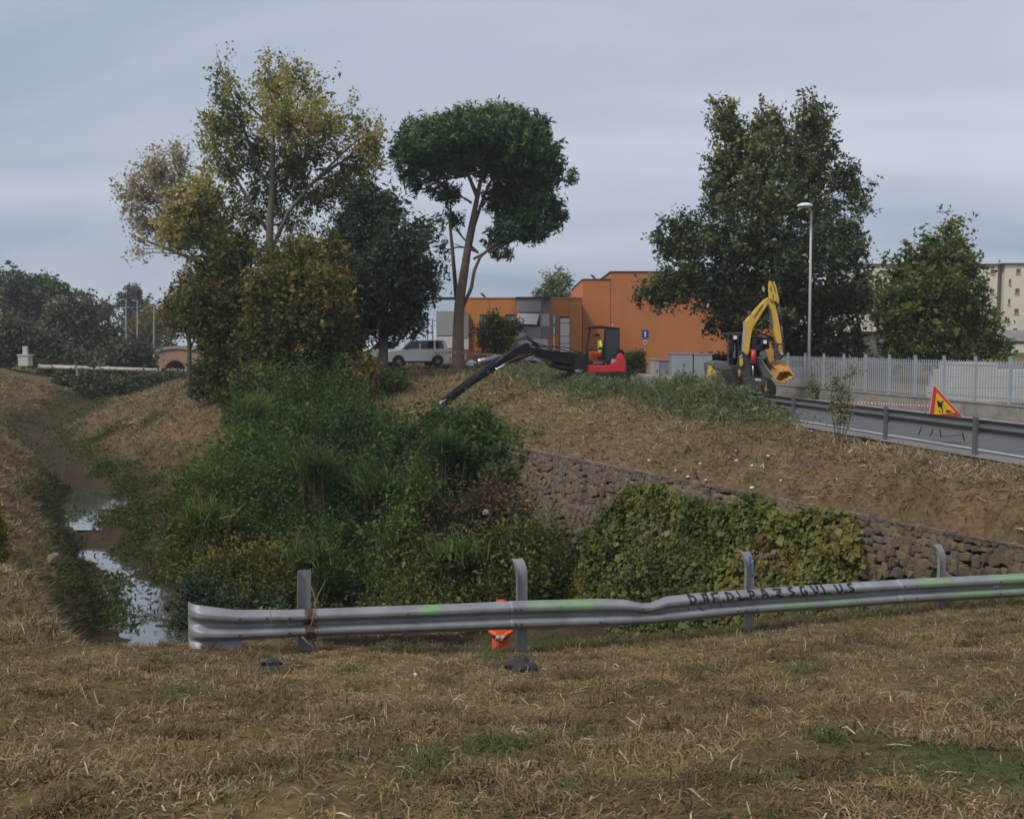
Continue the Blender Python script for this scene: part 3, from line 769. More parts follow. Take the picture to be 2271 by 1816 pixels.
# tall poplar
Yp = 55
pop_att = [at(x, y, Yp) for x, y in [(598, 560), (601, 500), (603, 440), (606, 380), (610, 320), (560, 470), (650, 450), (700, 400), (540, 400), (640, 300), (590, 270)]]
plant("poplar_tree", "tall poplar with thin yellow green autumn crown above the other trees", "tree", at(603, 800, Yp),
      lobes_px([(598, 188.2, 55, 57.66, 0, 0.9, 0.62), (640, 171.0, 40, 41.85, 1, 0.6, 0.62), (500, 183.9, 30, 57.66, 0, 0.55, 0.45), (515, 257.0, 52, 57.66, -1, 0.8, 0.35), (690, 205.4, 45, 51.15, 1, 0.5, 0.6), (560, 330, 75, 74.4, 1, 0.8, 0.38), (640, 265.6, 75, 65.1, -1.5, 1.1, 0.68), (720, 291.4, 65, 65.1, 0, 0.9, 0.62), (780, 252.7, 38, 55.8, 1, 0.35, 0.6), (815, 310, 42, 53.94, 0, 0.9, 0.68), (470, 300, 40, 69.75, 1, 0.45, 0.55), (500, 370, 55, 55.8, 0, 0.7, 0.4), (790, 370, 70, 65.1, 1, 0.7, 0.42), (840, 340, 28, 69.75, 2, 0.22, 0.85), (660, 370, 80, 65.1, 1, 0.9, 0.32), (600, 430, 85, 55.8, 2, 0.7, 0.25), (720, 430, 80, 65.1, 1, 0.8, 0.2), (560, 480, 60, 41.85, 2, 0.45, 0.4), (800, 440, 60, 60.45, 3, 0.5, 0.25), (640, 500, 55, 41.85, 2, 0.4, 0.45)], Yp),
      31000, 0.155, 0.66, l_poplar, m_bark_pale, 0.44, per=56, shell=0.6, rise=1.2, elong=1.1, twigs=5, twig_r=0.016, limb_r=0.075, attach=pop_att,
      limbs=[limb([(603, 800, 0), (600, 640, 0), (598, 520, 0), (603, 420, 0), (606, 320, 0), (602, 200, 0), (596, 130, 0)], Yp, [.30, .26, .21, .16, .11, .05, .02]),
             limb([(600, 560, 0), (640, 470, 0), (690, 410, 0), (760, 340, 0), (820, 290, 0)], Yp, [.14, .11, .09, .06, .02]),
             limb([(599, 520, 0), (560, 460, 0), (520, 390, 0), (470, 310, 0), (435, 240, 0)], Yp, [.12, .10, .08, .05, .02]),
             limb([(604, 440, 0), (560, 340, 0), (520, 230, 0), (480, 115, 0)], Yp, [.10, .08, .05, .015])])
# the paler, half bare poplar on its left
Yq = 57
plant("pale_poplar_tree", "half bare pale poplar leaning out left of the tall poplar", "tree", at(545, 800, Yq),
      lobes_px([(345, 385, 62, 55, 0, .6, .6), (300, 430, 42, 62, 0, .5, .65), (380, 430, 55, 60, 0, .6, .5), (330, 500, 55, 50, 1, .45, .6), (400, 350, 32, 42, 0, .4, .55), (310, 560, 30, 25, 1, .2, .7), (410, 590, 30, 40, 1, .2, .7), (400, 540, 45, 30, 0, .3, .5)], Yq),
      7500, 0.15, 0.62, l_pale, m_bark_pale, 0.42, rise=.8, per=18, shell=0.6, twigs=7, twig_r=0.014, limb_r=0.05,
      attach=[at(x, y, Yq) for x, y in [(500, 620), (430, 570), (380, 520), (410, 470)]],
      limbs=[limb([(545, 800, 0), (530, 690, 0), (500, 620, 0), (430, 575, 0), (350, 545, 0), (290, 520, 0)], Yq, [.26, .22, .18, .12, .07, .02]), limb([(500, 620, 0), (440, 520, 0), (400, 440, 0), (360, 360, 0)], Yq, [.16, .12, .08, .02])])
plant("yellow_poplar_tree", "bright yellow green poplar crown in front of the pale bare branches", "tree", at(520, 800, 53),
      lobes_px([(430, 470, 62, 52, 0, 1, .72), (400, 510, 60, 45, 0, 1, .75), (470, 500, 55, 60, 1, .9, .6), (450, 420, 35, 45, 0, .6, .65), (500, 560, 50, 40, 1, .9, .25)], 53),
      10000, 0.19, 0.66, l_poplar, m_bark_pale, 0.38, rise=.8, per=36, attach=[at(510, 620, 53), at(470, 540, 53)], limb_r=0.06,
      limbs=[limb([(520, 800, 0), (515, 690, 0), (500, 600, 0), (460, 520, 0), (430, 440, 0)], 53, [.22, .19, .14, .09, .02])])
# mixed lower trees
plant("olive_round_tree", "olive and rust coloured round tree in front of the poplar trunk", "tree", at(655, 850, 47),
      lobes_px([(655, 590, 75, 65, 0, 1, .6), (720, 570, 50, 50, 1, .9, .65), (620, 650, 80, 80, -1, 1, .55), (700, 660, 85, 85, -1, 1, .68), (650, 740, 95, 75, -1, 1, .45), (590, 720, 55, 70, 0, .9, .5), (740, 740, 50, 60, 0, .9, .4)], 47),
      26000, 0.19, 0.62, l_olive, m_bark, 0.34, attach=[at(655, 760, 47), at(650, 690, 47)], limbs=[limb([(655, 850, 0), (652, 760, 0), (655, 680, 0), (665, 600, 0)], 47, [.2, .16, .11, .03])])
plant("green_bank_tree", "dark green tree at the left foot of the tall poplar", "tree", at(490, 860, 50),
      lobes_px([(530, 560, 55, 50, 0, .9, .4), (480, 610, 55, 55, 0, 1, .35), (470, 690, 75, 75, -1, 1, .45), (540, 680, 60, 80, 0, .9, .2), (500, 770, 70, 60, -1, 1, .35)], 50),
      18000, 0.19, 0.62, l_olive, m_bark, 0.34, attach=[at(495, 770, 50), at(500, 690, 50)], limbs=[limb([(490, 860, 0), (495, 760, 0), (505, 660, 0), (520, 580, 0)], 50, [.2, .16, .1, .03])])
plant("yellow_hedge_tree", "yellowish green tree at the left edge of the poplar group", "tree", at(420, 850, 58),
      lobes_px([(425, 650, 42, 38, 0, 1, .75), (400, 690, 42, 36, 1, 1, .72), (465, 700, 45, 50, 0, 1, .6), (425, 718, 42, 22, 0, 1, .45), (500, 780, 26, 50, 0, 1, .3)], 58),
      12000, 0.2, 0.6, l_olive, m_bark, 0.36, attach=[at(420, 780, 58)], limbs=[limb([(420, 850, 0), (420, 760, 0), (415, 680, 0)], 58, [.16, .12, .04])])
plant("dark_cedar_tree", "dark drooping evergreen between the poplars and the umbrella pine", "tree", at(850, 830, 53),
      lobes_px([(800, 450, 38, 45, 0, .6, .35), (850, 470, 50, 55, 0, .9, .5), (780, 530, 60, 65, 0, 1, .3), (880, 560, 70, 65, -1, 1, .55), (820, 620, 85, 70, -1, 1, .5), (910, 640, 60, 70, 0, .9, .35), (790, 705, 70, 60, 0, 1, .3), (880, 712, 70, 42, 0, .9, .2), (945, 520, 35, 45, 1, .35, .5), (955, 610, 32, 50, 1, .3, .4), (740, 640, 45, 70, 1, .9, .2)], 53),
      34000, 0.24, 0.36, l_dark, m_bark, 0.36, droop=0.35, attach=[at(850, 760, 53), at(850, 680, 53), at(850, 600, 53), at(845, 520, 53)], limb_r=0.06, twigs=4,
      limbs=[limb([(850, 830, 0), (850, 700, 0), (848, 560, 0), (842, 440, 0)], 53, [.28, .22, .14, .03])])
# umbrella pine
Yu = 60
pin_att = [at(x, y, Yu) for x, y in [(1060, 430), (1075, 420), (1045, 450), (1035, 390), (1100, 400), (1060, 560), (1085, 560)]]
plant("umbrella_pine", "tall umbrella pine with reddish forked trunk beside the orange building", "tree", at(1016, 818, Yu),
      lobes_px([(960, 300, 75, 38, 0, 1, .6), (1060, 285, 85, 42, -2, 1, .62), (1150, 290, 75, 42, 0, 1, .55), (1110, 265, 60, 22, 1, .8, .65), (905, 350, 42, 45, 0, 1, .5), (930, 400, 40, 32, 2, .5, .35), (1000, 350, 70, 42, 3, .8, .3),
                (1090, 350, 80, 48, 4, .8, .3), (1190, 340, 55, 62, 0, 1, .5), (1215, 390, 30, 42, 1, .9, .45), (1262, 400, 18, 20, 0, .5, .4), (1140, 440, 75, 55, 2, .9, .2), (1190, 470, 62, 45, 0, 1, .4), (1230, 490, 28, 25, 0, .8, .45), (1150, 510, 70, 32, 0, .9, .3),
                (1090, 535, 35, 18, 2, .4, .2), (1120, 565, 30, 14, 0, .5, .35), (1040, 315, 110, 48, 2, .9, .5), (1130, 330, 95, 55, -1, 1, .5), (970, 345, 70, 42, -1, .9, .5), (1160, 400, 70, 55, 1, .9, .35), (1085, 275, 110, 34, 0, 1, .65), (940, 320, 60, 40, -2, .9, .6), (985, 430, 36, 26, 1, .7, .35), (1000, 490, 26, 25, 1, .5, .3), (985, 560, 20, 25, 3, .2, .3)], Yu),
      82000, 0.30, 0.27, l_pine, m_bark_pine, 0.24, per=34, shell=0.36, rise=.9, twigs=4, twig_r=0.02, limb_r=0.085, attach=pin_att,
      limbs=[limb([(1016, 818, 0), (1016, 740, 0), (1019, 670, 0), (1030, 600, 0), (1042, 520, 0), (1056, 450, 0), (1066, 400, 0), (1080, 340, 0)], Yu, [.40, .34, .30, .26, .20, .15, .11, .04]),
             limb([(1060, 440, 0), (1035, 380, 0), (1000, 330, 0)], Yu, [.14, .1, .03]), limb([(1032, 600, .3), (1052, 500, 1), (1075, 430, 1), (1100, 380, 1)], Yu, [.13, .11, .09, .04]),
             limb([(1022, 690, 0), (1045, 640, 0), (1052, 600, 0), (1065, 570, 0), (1110, 530, 0), (1150, 505, 0)], Yu, [.12, .11, .10, .09, .07, .03]),
             limb([(1050, 575, 0), (1075, 560, 0), (1120, 530, 0)], Yu, [.08, .06, .03]),
             limb([(1012, 660, 1), (1004, 560, 1), (998, 500, 1), (1000, 440, 1)], Yu, [.14, .11, .08, .03])])
# broad dark tree behind the digger
Yb = 54
plant("broad_dark_tree", "broad dark green tree with browning top behind the yellow backhoe", "tree", at(1735, 830, Yb),
      lobes_px([(1596.9, 265, 19.89, 52.5, 0, 0.45, 0.84), (1629.8, 270, 27.12, 57.75, 0, 0.6, 0.78), (1681.5, 265, 16.27, 63.0, 0, 0.45, 0.91), (1714.4, 285, 23.5, 57.75, 0, 0.5, 0.88), (1747.3, 300, 19.89, 47.25, 1, 0.4, 0.86), (1794.3, 270, 25.31, 68.25, 0, 0.7, 0.66), (1817.8, 300, 22.6, 57.75, 0, 0.6, 0.56), (1625.1, 350, 54.24, 57.75, 0, 1, 0.68), (1690.9, 360, 54.24, 57.75, -1, 1, 0.78), (1784.9, 370, 54.24, 63.0, 0, 1, 0.56), (1841.3, 330, 22.6, 31.5, 0, 0.4, 0.51), (1606.3, 430, 63.28, 57.75, 0, 1, 0.56), (1700.3, 440, 76.84, 63.0, -2, 1, 0.64), (1794.3, 450, 67.8, 63.0, 0, 1, 0.46), (1869.5, 400, 40.68, 36.75, 1, 0.7, 0.56), (1907.1, 440, 31.64, 39.9, 1, 0.5, 0.61), (1530, 530, 71.25, 52.5, 0, 1, 0.48), (1620, 540, 93.17, 73.5, -2, 1, 0.46), (1740, 560, 120.57, 84.0, -2, 1, 0.41), (1850, 540, 65.77, 73.5, 0, 1, 0.41), (1890, 560, 27.4, 63.0, 2, 0.3, 0.36), (1480, 545, 32.88, 26.25, 0, 0.5, 0.61), (1460, 650, 54.8, 33.6, 0, 1, 0.48), (1540, 620, 76.73, 47.25, -1, 1, 0.46), (1620, 650, 82.21, 52.5, -1, 1, 0.51), (1730, 670, 98.65, 63.0, -1, 1, 0.46), (1830, 670, 87.69, 73.5, 0, 1, 0.44), (1900, 650, 49.32, 57.75, 1, 0.9, 0.46), (1790, 760, 87.69, 52.5, 0, 1, 0.36), (1870, 760, 54.8, 42.0, 1, 0.8, 0.46), (1600, 710, 49.32, 33.6, 2, 0.6, 0.36), (1640, 740, 43.84, 31.5, 2, 0.4, 0.31)], Yb),
      80000, 0.22, 0.48, l_oak, m_bark, 0.36, per=40, shell=0.62, rise=.8, elong=1.35, twigs=3, droop=-0.15, limb_r=0.07, attach=[at(x, y, Yb) for x, y in [(1735, 760), (1730, 690), (1725, 620), (1720, 540), (1715, 470), (1715, 400)]],
      limbs=[limb([(1735, 830, 0), (1732, 740, 0), (1725, 600, 0), (1715, 460, 0), (1715, 330, 0)], Yb, [.36, .32, .26, .18, .05]), limb([(1728, 720, 0), (1660, 700, 0), (1600, 690, 0), (1540, 640, 0)], Yb, [.16, .13, .1, .04]),
             limb([(1908, 800, 3), (1906, 740, 3), (1900, 680, 3)], Yb, [.16, .14, .08])])
plant("bushy_yard_tree", "bushy green tree behind the palisade fence before the cream flats", "tree", at(2085, 840, 50),
      lobes_px([(2095, 505, 32, 22, 0, .35, .45), (2120, 530, 25, 18, 1, .3, .45), (2060, 535, 22, 20, 1, .3, .5), (2080, 570, 75, 40, 0, .8, .45), (2140, 600, 35, 42, 1, .7, .4), (2015, 610, 45, 40, 1, .5, .5), (1965, 590, 16, 14, 1, .25, .45), (2070, 640, 80, 50, -1, 1, .5), (2140, 680, 65, 60, 0, 1, .4), (1990, 690, 60, 60, 0, 1, .45), (2060, 700, 70, 60, -1, 1, .55), (1955, 670, 25, 50, 1, .35, .5), (2080, 760, 85, 50, -1, 1, .4), (2160, 750, 60, 50, 0, 1, .45), (2000, 760, 50, 40, 0, .9, .35), (2205, 765, 35, 35, 0, .6, .5)], 50),
      27000, 0.21, 0.55, attr_mat("leaves_yard_tree", [(0, (0.018, 0.028, 0.010)), (.45, (0.042, 0.062, 0.018)), (.8, (0.085, 0.085, 0.024)), (1, (0.14, 0.125, 0.03))], trans=0.4, gain=2.3), m_bark, 0.36, per=34, rise=.5, elong=1.2, attach=[at(2085, 760, 50), at(2082, 690, 50), at(2085, 620, 50)],
      limbs=[limb([(2085, 840, 0), (2083, 720, 0), (2085, 600, 0), (2092, 500, 0)], 50, [.26, .2, .12, .03])])
plant("small_far_tree", "small pale green tree showing over the low orange roof", "tree", at(1235, 800, 98),
      lobes_px([(1225, 625, 20, 22, 0, .9, .6), (1248, 618, 14, 18, 0, .9, .7), (1235, 650, 38, 18, 0, 1, .5), (1200, 655, 18, 12, 0, .8, .6), (1240, 690, 40, 40, 0, 1, .4)], 98),
      3500, 0.30, 0.5, l_weed, m_bark, 0.5, limbs=[limb([(1235, 800, 0), (1235, 640, 0)], 98, [.25, .06])])
plant("wall_shrub", "round yellow green shrub before the low orange wing", "shrub", at(1100, 800, 64),
      lobes_px([(1095, 712, 30, 22, 0, 1, .75), (1120, 735, 35, 25, 0, 1, .55), (1080, 745, 30, 28, 0, 1, .4), (1105, 765, 42, 22, 0, 1, .2), (1143, 725, 18, 16, 0, .7, .65)], 64),
      4500, 0.17, 0.5, l_green, m_bark, 0.26, limbs=[limb([(1100, 805, 0), (1100, 730, 0)], 64, [.08, .03])])
hedge_l = [(np.array(at(1408 + dx, 806 + dy, 55)), np.array([.25, .4, .35]), 1, .4) for dx in (-14, 0, 14) for dy in (-16, 2, 20)]
plant("clipped_hedge", "small clipped dark green hedge at the foot of the orange block", "hedge", at(1408, 845, 55), hedge_l, 4500, 0.09, 0.6, l_green, m_bark, 0.14, limbs=[limb([(1408, 846, 0), (1408, 800, 0)], 55, [.05, .03])])
plant("low_hedge", "low dark hedge behind the grey steel cabinets", "hedge", at(1600, 835, 56), [(np.array(at(1590 + dx, 800, 56)), np.array([.35, .4, .45]), 1, .4) for dx in (-10, 8, 26)], 2500, 0.1, 0.6, l_dark, m_bark, 0.14, limbs=[limb([(1600, 842, 0), (1600, 800, 0)], 56, [.05, .03])])
# far trees on the left
def far_tree(name, label, Y, lobes, n, leaf, ml, base, **kw):
    plant(name, label, "tree", at(base[0], base[1], Y), lobes_px(lobes, Y), n, leaf, 0.5, ml, m_bark, 0.6, limbs=[limb([(base[0], base[1], 0), (base[0], base[1] - (base[1] - lobes[0][1]) * .8, 0)], Y, [.3, .08])], group="far trees on the left", **kw)
far_tree("far_conifer", "narrow dark conifer at the far left edge", 120, [(32, 610, 9, 22, 0, .7, .2), (32, 650, 22, 35, 0, 1, .15), (35, 700, 32, 40, 0, 1, .15), (75, 700, 35, 40, 0, 1, .1), (70, 660, 35, 30, 0, 1, .1)], 3500, 0.5, l_far, (35, 790))
far_tree("far_umbrella_pine", "flat topped umbrella pine on the far left skyline", 130, [(85, 632, 45, 20, 0, 1, .5), (125, 645, 32, 20, 0, 1, .45), (60, 640, 35, 18, 0, .9, .5), (0, 620, 25, 18, 0, 1, .55)], 3500, 0.45, l_pine, (95, 790))
far_tree("far_round_tree", "big round olive tree before the far left skyline", 105, [(155, 690, 55, 30, 0, 1, .7), (190, 700, 55, 38, 0, 1, .5), (130, 740, 45, 45, 0, 1, .6), (200, 750, 60, 45, 0, 1, .45), (245, 760, 30, 50, 0, 1, .3), (150, 780, 50, 30, 0, 1, .4)], 9000, 0.4, l_far, (170, 830))
far_tree("far_dark_tree", "distant dark tree behind the row of street lamps", 190, [(300, 650, 22, 20, 0, 1, .35), (285, 672, 28, 25, 0, 1, .3), (320, 680, 25, 25, 0, 1, .35), (300, 710, 35, 25, 0, 1, .3)], 3000, 0.6, l_far, (300, 780))
far_tree("far_bare_tree", "thin greyish tree behind the big round olive tree", 160, [(185, 655, 20, 10, 0, .4, .4), (235, 690, 25, 20, 0, .6, .3), (160, 655, 14, 10, 0, .4, .4)], 900, 0.5, l_far, (190, 780))
far_tree("far_lime_hedge", "long yellow green hedge behind the far street lamps", 150, [(290, 735, 30, 28, 0, 1, .8), (340, 720, 35, 40, 0, 1, .85), (380, 720, 35, 45, 0, 1, .8), (330, 760, 45, 25, 0, 1, .7)], 5000, 0.5, l_olive, (330, 800))
far_tree("left_thicket", "dark grey green thicket above the left bank", 88, [(30, 745, 45, 45, 0, 1, .4), (90, 770, 50, 35, 0, 1, .35), (170, 810, 55, 30, 0, 1, .35), (250, 808, 55, 32, 0, 1, .25), (110, 800, 45, 26, 0, 1, .4), (295, 790, 40, 35, 0, 1, .2), (330, 800, 18, 25, 0, 1, .35), (10, 790, 40, 25, 0, 1, .4)], 14000, 0.32, l_far, (150, 840))
plant("under_pipe_bush", "dark bush filling the gully under the rusty pipe", "bush", at(265, 885, 78), lobes_px([(200, 850, 40, 25, 0, .8, .4), (260, 860, 55, 25, 0, 1, .3), (320, 855, 50, 25, 0, 1, .35), (370, 845, 40, 22, 1, 1, .5), (420, 840, 30, 16, 2, .8, .5), (150, 845, 35, 20, 2, .8, .35), (215, 805, 15, 12, 0, .5, .9)], 78), 7000, 0.26, 0.5, l_far, m_twig, 0.4, attach=[at(265, 880, 78)], limb_r=0.03)
# bushes filling the ravine
def bush(name, label, Y, lobes, n, leaf, ml, spread=0.33, asp=0.5, droop=0.1, twigs=3, per=46, shell=0.4, rise=.5, elong=1.25):
    cx = sum(l[0] for l in lobes) / len(lobes); p = at(cx, 1000, Y); z = ground_at(p.x, p.y); b = Vector((p.x, p.y, z))
    att = [b + Vector((random.uniform(-.5, .5), random.uniform(-.3, .3), 0.1)) for _ in range(4)]
    canes = []
    LB = lobes_px(lobes, Y)
    for _ in range(34):
        c, r, de, ti_ = random.choice(LB); e = Vector(c) + Vector((random.uniform(-1, 1) * r[0], random.uniform(-1, .3) * r[1], random.uniform(.3, 1.15) * r[2])); st0 = Vector((e.x * .6 + c[0] * .4, c[1], c[2] - r[2] * .9))
        canes.append(([st0, st0.lerp(e, .5) + Vector((0, 0, .25 * r[2])), e, e + Vector((random.uniform(-.3, .3), -.1, -.12))], [.014, .011, .008, .004]))
    plant(name, label, "bush", b, LB, n, leaf, asp, ml, m_twig, spread, limbs=canes, rise=rise, elong=elong, attach=att, limb_r=0.03, twig_r=0.007, droop=droop, twigs=twigs, per=per, shell=shell, trunk_name='stems', crown_name='foliage', group="bushes in the ravine")
bush("bank_bush", "bright green leafy bush below the olive tree", 45, [(575, 870, 45, 55, 0, 1, .75), (625, 850, 55, 45, 0, .9, .6), (560, 940, 60, 45, 0, .9, .45), (680, 850, 60, 55, 1, .9, .4), (540, 840, 25, 30, 0, .7, .9)], 9000, 0.17, l_green)
bush("bank_bush", "dark green bush under the dark evergreen, by the parked cars", 46, [(760, 850, 60, 50, 0, 1, .4), (840, 860, 55, 45, 0, 1, .5), (820, 910, 50, 40, -1, 1, .45), (880, 850, 40, 20, 1, .7, .3), (730, 920, 60, 50, 0, 1, .35)], 9000, 0.17, l_green)
bush("rust_bush", "small rust brown bush among the green below the parked cars", 47, [(815, 825, 18, 22, -2, 1, .95), (795, 812, 16, 16, -2, .8, .8), (825, 850, 14, 18, -2, .8, 1.0)], 1100, 0.15, l_olive)
bush("ravine_bush", "large deep green bush in the middle of the ravine", 35, [(640, 960, 90, 60, 2, 1, .4), (740, 1000, 90, 65, 1, 1, .35), (560, 1010, 80, 60, 0, 1, .45), (660, 1070, 110, 70, -1, 1, .4), (540, 1090, 85, 60, -1, 1, .5), (780, 1080, 85, 70, 0, 1, .35), (840, 1000, 70, 60, 1, 1, .35), (700, 1140, 110, 65, -1.5, 1, .42), (600, 1000, 70, 50, -1, .9, .55)], 19000, 0.14, l_green)
bush("stream_bush", "yellowish green bush leaning over the stream", 32, [(430, 1080, 70, 55, 0, 1, .75), (400, 1150, 60, 55, 0, 1, .72), (480, 1140, 80, 65, -1, 1, .6), (440, 1210, 80, 50, -1, 1, .65), (540, 1190, 80, 60, -1, 1, .5), (480, 1030, 50, 40, 1, .8, .65)], 18000, 0.12, attr_mat("leaves_streamside", [(0, (0.016, 0.030, 0.010)), (.5, (0.045, 0.066, 0.016)), (1, (0.105, 0.112, 0.024))], trans=.35, gain=1.7), rise=.8, elong=1.3, asp=.36)
bush("near_bush", "olive bush just behind the left end of the guardrail", 26, [(560, 1260, 75, 50, 0, 1, .7), (510, 1300, 65, 45, 0, 1, .62), (620, 1300, 75, 50, 0, 1, .45), (570, 1340, 90, 40, -1, 1, .4), (660, 1250, 60, 50, 1, 1, .4), (470, 1270, 40, 40, 0, .7, .6)], 13000, 0.11, l_olive)
bush("near_bush", "dark tangled bush behind the left guardrail post", 26.5, [(700, 1220, 80, 55, 1, 1, .35), (770, 1290, 80, 60, 0, 1, .35), (700, 1320, 80, 50, -1, 1, .35), (830, 1230, 70, 60, 1, 1, .3), (800, 1350, 90, 40, -1, .9, .4)], 13000, 0.11, l_green)
bush("vine_bush", "bright green vines trailing down the bank above the guardrail", 27, [(900, 1150, 40, 65, 0, 1, .85), (870, 1230, 45, 55, -.5, 1, .9), (930, 1080, 40, 50, 0.5, .9, .7), (850, 1290, 60, 30, -1, 1, .95), (930, 1260, 45, 45, 0, .8, .65), (900, 1300, 60, 25, -1, .9, .8)], 9000, 0.10, l_green, droop=0.5)
bush("bramble_mound", "dark bramble mound below the mower arm", 31, [(960, 960, 70, 45, 1, 1, .35), (1040, 960, 80, 45, 1, 1, .4), (1110, 990, 70, 35, 0, 1, .45), (900, 1000, 60, 50, 1, 1, .3), (1000, 1030, 90, 55, -.5, 1, .3), (1100, 1040, 60, 40, -.5, .8, .3), (970, 1100, 80, 55, -1, 1, .25), (1060, 940, 50, 25, 1, .7, .6), (1150, 1008, 60, 26, -1, 1, .4), (1195, 1022, 40, 16, -2, .7, .45), (1130, 1060, 45, 45, -2, .8, .35)], 22000, 0.125, l_green)
bush("bramble_mound", "brownish dying brambles at the left end of the gabion wall", 27.5, [(1080, 1110, 60, 45, 0, .8, .75), (1050, 1160, 70, 50, 0, .9, .5), (1130, 1140, 50, 40, 0, .6, .8), (1010, 1170, 60, 60, 0, 1, .3)], 8000, 0.10, attr_mat("leaves_dying", [(0, (0.022, 0.026, 0.011)), (.5, (0.060, 0.048, 0.024)), (1, (0.115, 0.065, 0.035))], trans=0.2))
bush("bramble_mound", "dark green brambles above the worker in orange", 24.5, [(1130, 1220, 65, 45, 0, 1, .4), (1200, 1190, 55, 40, 0.8, .9, .45), (1060, 1240, 70, 50, 0, 1, .35), (1150, 1290, 75, 45, -.8, 1, .4), (1050, 1310, 80, 45, -1, 1, .45), (980, 1260, 60, 60, 0, 1, .3), (1210, 1260, 50, 50, 0, .9, .5)], 17000, 0.095, l_ivy)
bush("tree_foot_scrub", "olive green scrub under the round olive tree", 47.5, [(600, 800, 70, 45, 0, 1, .5), (690, 800, 70, 45, 0, 1, .45), (530, 800, 55, 45, 1, 1, .4), (460, 815, 45, 38, 2, .9, .35), (470, 800, 25, 35, 8, .9, .4), (500, 820, 45, 40, 1, .9, .35), (460, 850, 30, 26, 9, .9, .4), (470, 860, 45, 35, 3, .9, .4), (520, 870, 50, 40, 1, .9, .45), (760, 800, 60, 45, 1, 1, .3), (640, 830, 80, 35, -1, 1, .5)], 16000, 0.18, l_olive)
bush("tree_foot_scrub", "blackish green scrub hiding the foot of the dark evergreen", 50, [(770, 790, 45, 40, 0, 1, .3), (750, 750, 45, 45, 0, 1, .3), (800, 835, 50, 20, -1, .9, .4)], 7000, 0.18, l_dark)
bush("ravine_bush", "shaded green bushes between the big bush and the bramble mound", 33, [(850, 1090, 80, 70, 0, 1, .35), (800, 1160, 80, 60, -1, 1, .4), (880, 1020, 60, 50, 1, 1, .3), (780, 950, 60, 45, 3, 1, .4), (860, 960, 55, 45, 2.5, 1, .35)], 13000, 0.13, l_green)
bush("near_bush", "low dark brambles right behind the middle of the guardrail", 22.5, [(700, 1400, 90, 35, 0, 1, .35), (830, 1400, 90, 35, 0, 1, .4), (950, 1390, 80, 40, 0, 1, .35), (900, 1340, 80, 40, 1.5, 1, .45), (1010, 1370, 60, 35, 1.5, .9, .4)], 12000, 0.09, l_ivy)
bush("near_bush", "dark scrub at the edge of the near water", 25, [(440, 1320, 45, 45, 0, .8, .2), (430, 1390, 50, 40, -1, .9, .15), (500, 1370, 60, 45, -1, 1, .3), (590, 1400, 80, 35, -2, 1, .3)], 7000, 0.10, l_dark)
bush("tall_scrub", "tall feathery green scrub rising from the ravine to the trees", 40, [(640, 900, 75, 75, 2, 1, .55), (720, 880, 70, 70, 2, 1, .45), (580, 960, 60, 70, 0, 1, .6), (700, 960, 90, 70, 0, 1, .5), (790, 920, 65, 65, 1, 1, .4), (840, 970, 60, 60, -1, 1, .4), (520, 1010, 55, 60, -1, .9, .65), (620, 1020, 80, 60, -2, 1, .5), (760, 1010, 80, 60, -2, 1, .4)], 30000, 0.13, l_green, rise=1.1, elong=1.5, asp=0.34, spread=.36)
bush("tall_scrub", "fresh green feathery scrub in the middle of the ravine mass", 31, [(560, 1080, 70, 70, 0, 1, .6), (660, 1060, 80, 75, 0, 1, .55), (750, 1080, 70, 75, 0, 1, .45), (470, 1080, 55, 60, 0, .9, .7), (600, 1170, 90, 60, -1, 1, .55), (720, 1170, 80, 60, -1, 1, .4)], 22000, 0.12, l_green, rise=1.0, elong=1.4, asp=0.34, spread=.32)
# arching reeds and canes standing out of the scrub
def reeds(label, px, py, Y, n, h, ml=l_green, ti=.6):
    p = at(px, py, Y); g = ground_at(p.x, p.y); z0 = min(p.z, max(g, p.z - .6)); b = Vector((p.x, p.y, g))
    t = thing("reed_clump", label, "reeds", b, "reed clumps in the ravine")
    X = p.x + RNG.normal(size=n) * .28; Y_ = p.y + RNG.normal(size=n) * .2
    V, Q, Tr, TT = blades(X, Y_, np.full(n, z0) + RNG.random(n) * .3, h * np.ones(n), .032, ti + .25 * RNG.normal(size=n), .5, .9)
    link("reed_leaves", mesh_np("reed_leaves", V - np.array(b), quads=Q, tris=Tr, attrs={'tint': TT}, mats=[ml]), t, ORG[t.name])
    mb = MB()
    for _ in range(14):
        a = Vector((p.x + random.gauss(0, .2), p.y + random.gauss(0, .15), g)); e = Vector((a.x + random.gauss(0, .35), a.y, p.z + h * random.uniform(.4, .9)))
        mb.tube([a, a.lerp(e, .6) + Vector((0, 0, .1)), e], [.012, .010, .004], n=4)
    mb.build("reed_stems", m_twig, t)
reeds("arching reeds at the top left of the green scrub", 560, 900, 38, 420, .95, ti=.75)
reeds("arching reeds in the middle of the green scrub", 700, 1010, 30, 380, .8, ti=.6)
reeds("dark reeds left of the bramble mound", 850, 1060, 29, 380, .75, ti=.45)
reeds("yellowish reeds over the stream bush", 450, 1120, 28.5, 360, .7, ti=.9)
reeds("reeds right above the left guardrail post", 690, 1210, 24.5, 340, .6, ti=.65)
reeds("thin reeds above the middle guardrail post", 1010, 1200, 23.5, 320, .55, ti=.7)
reeds("bent reeds on the brambles under the mower head", 985, 960, 29.5, 320, .6, ti=.55)
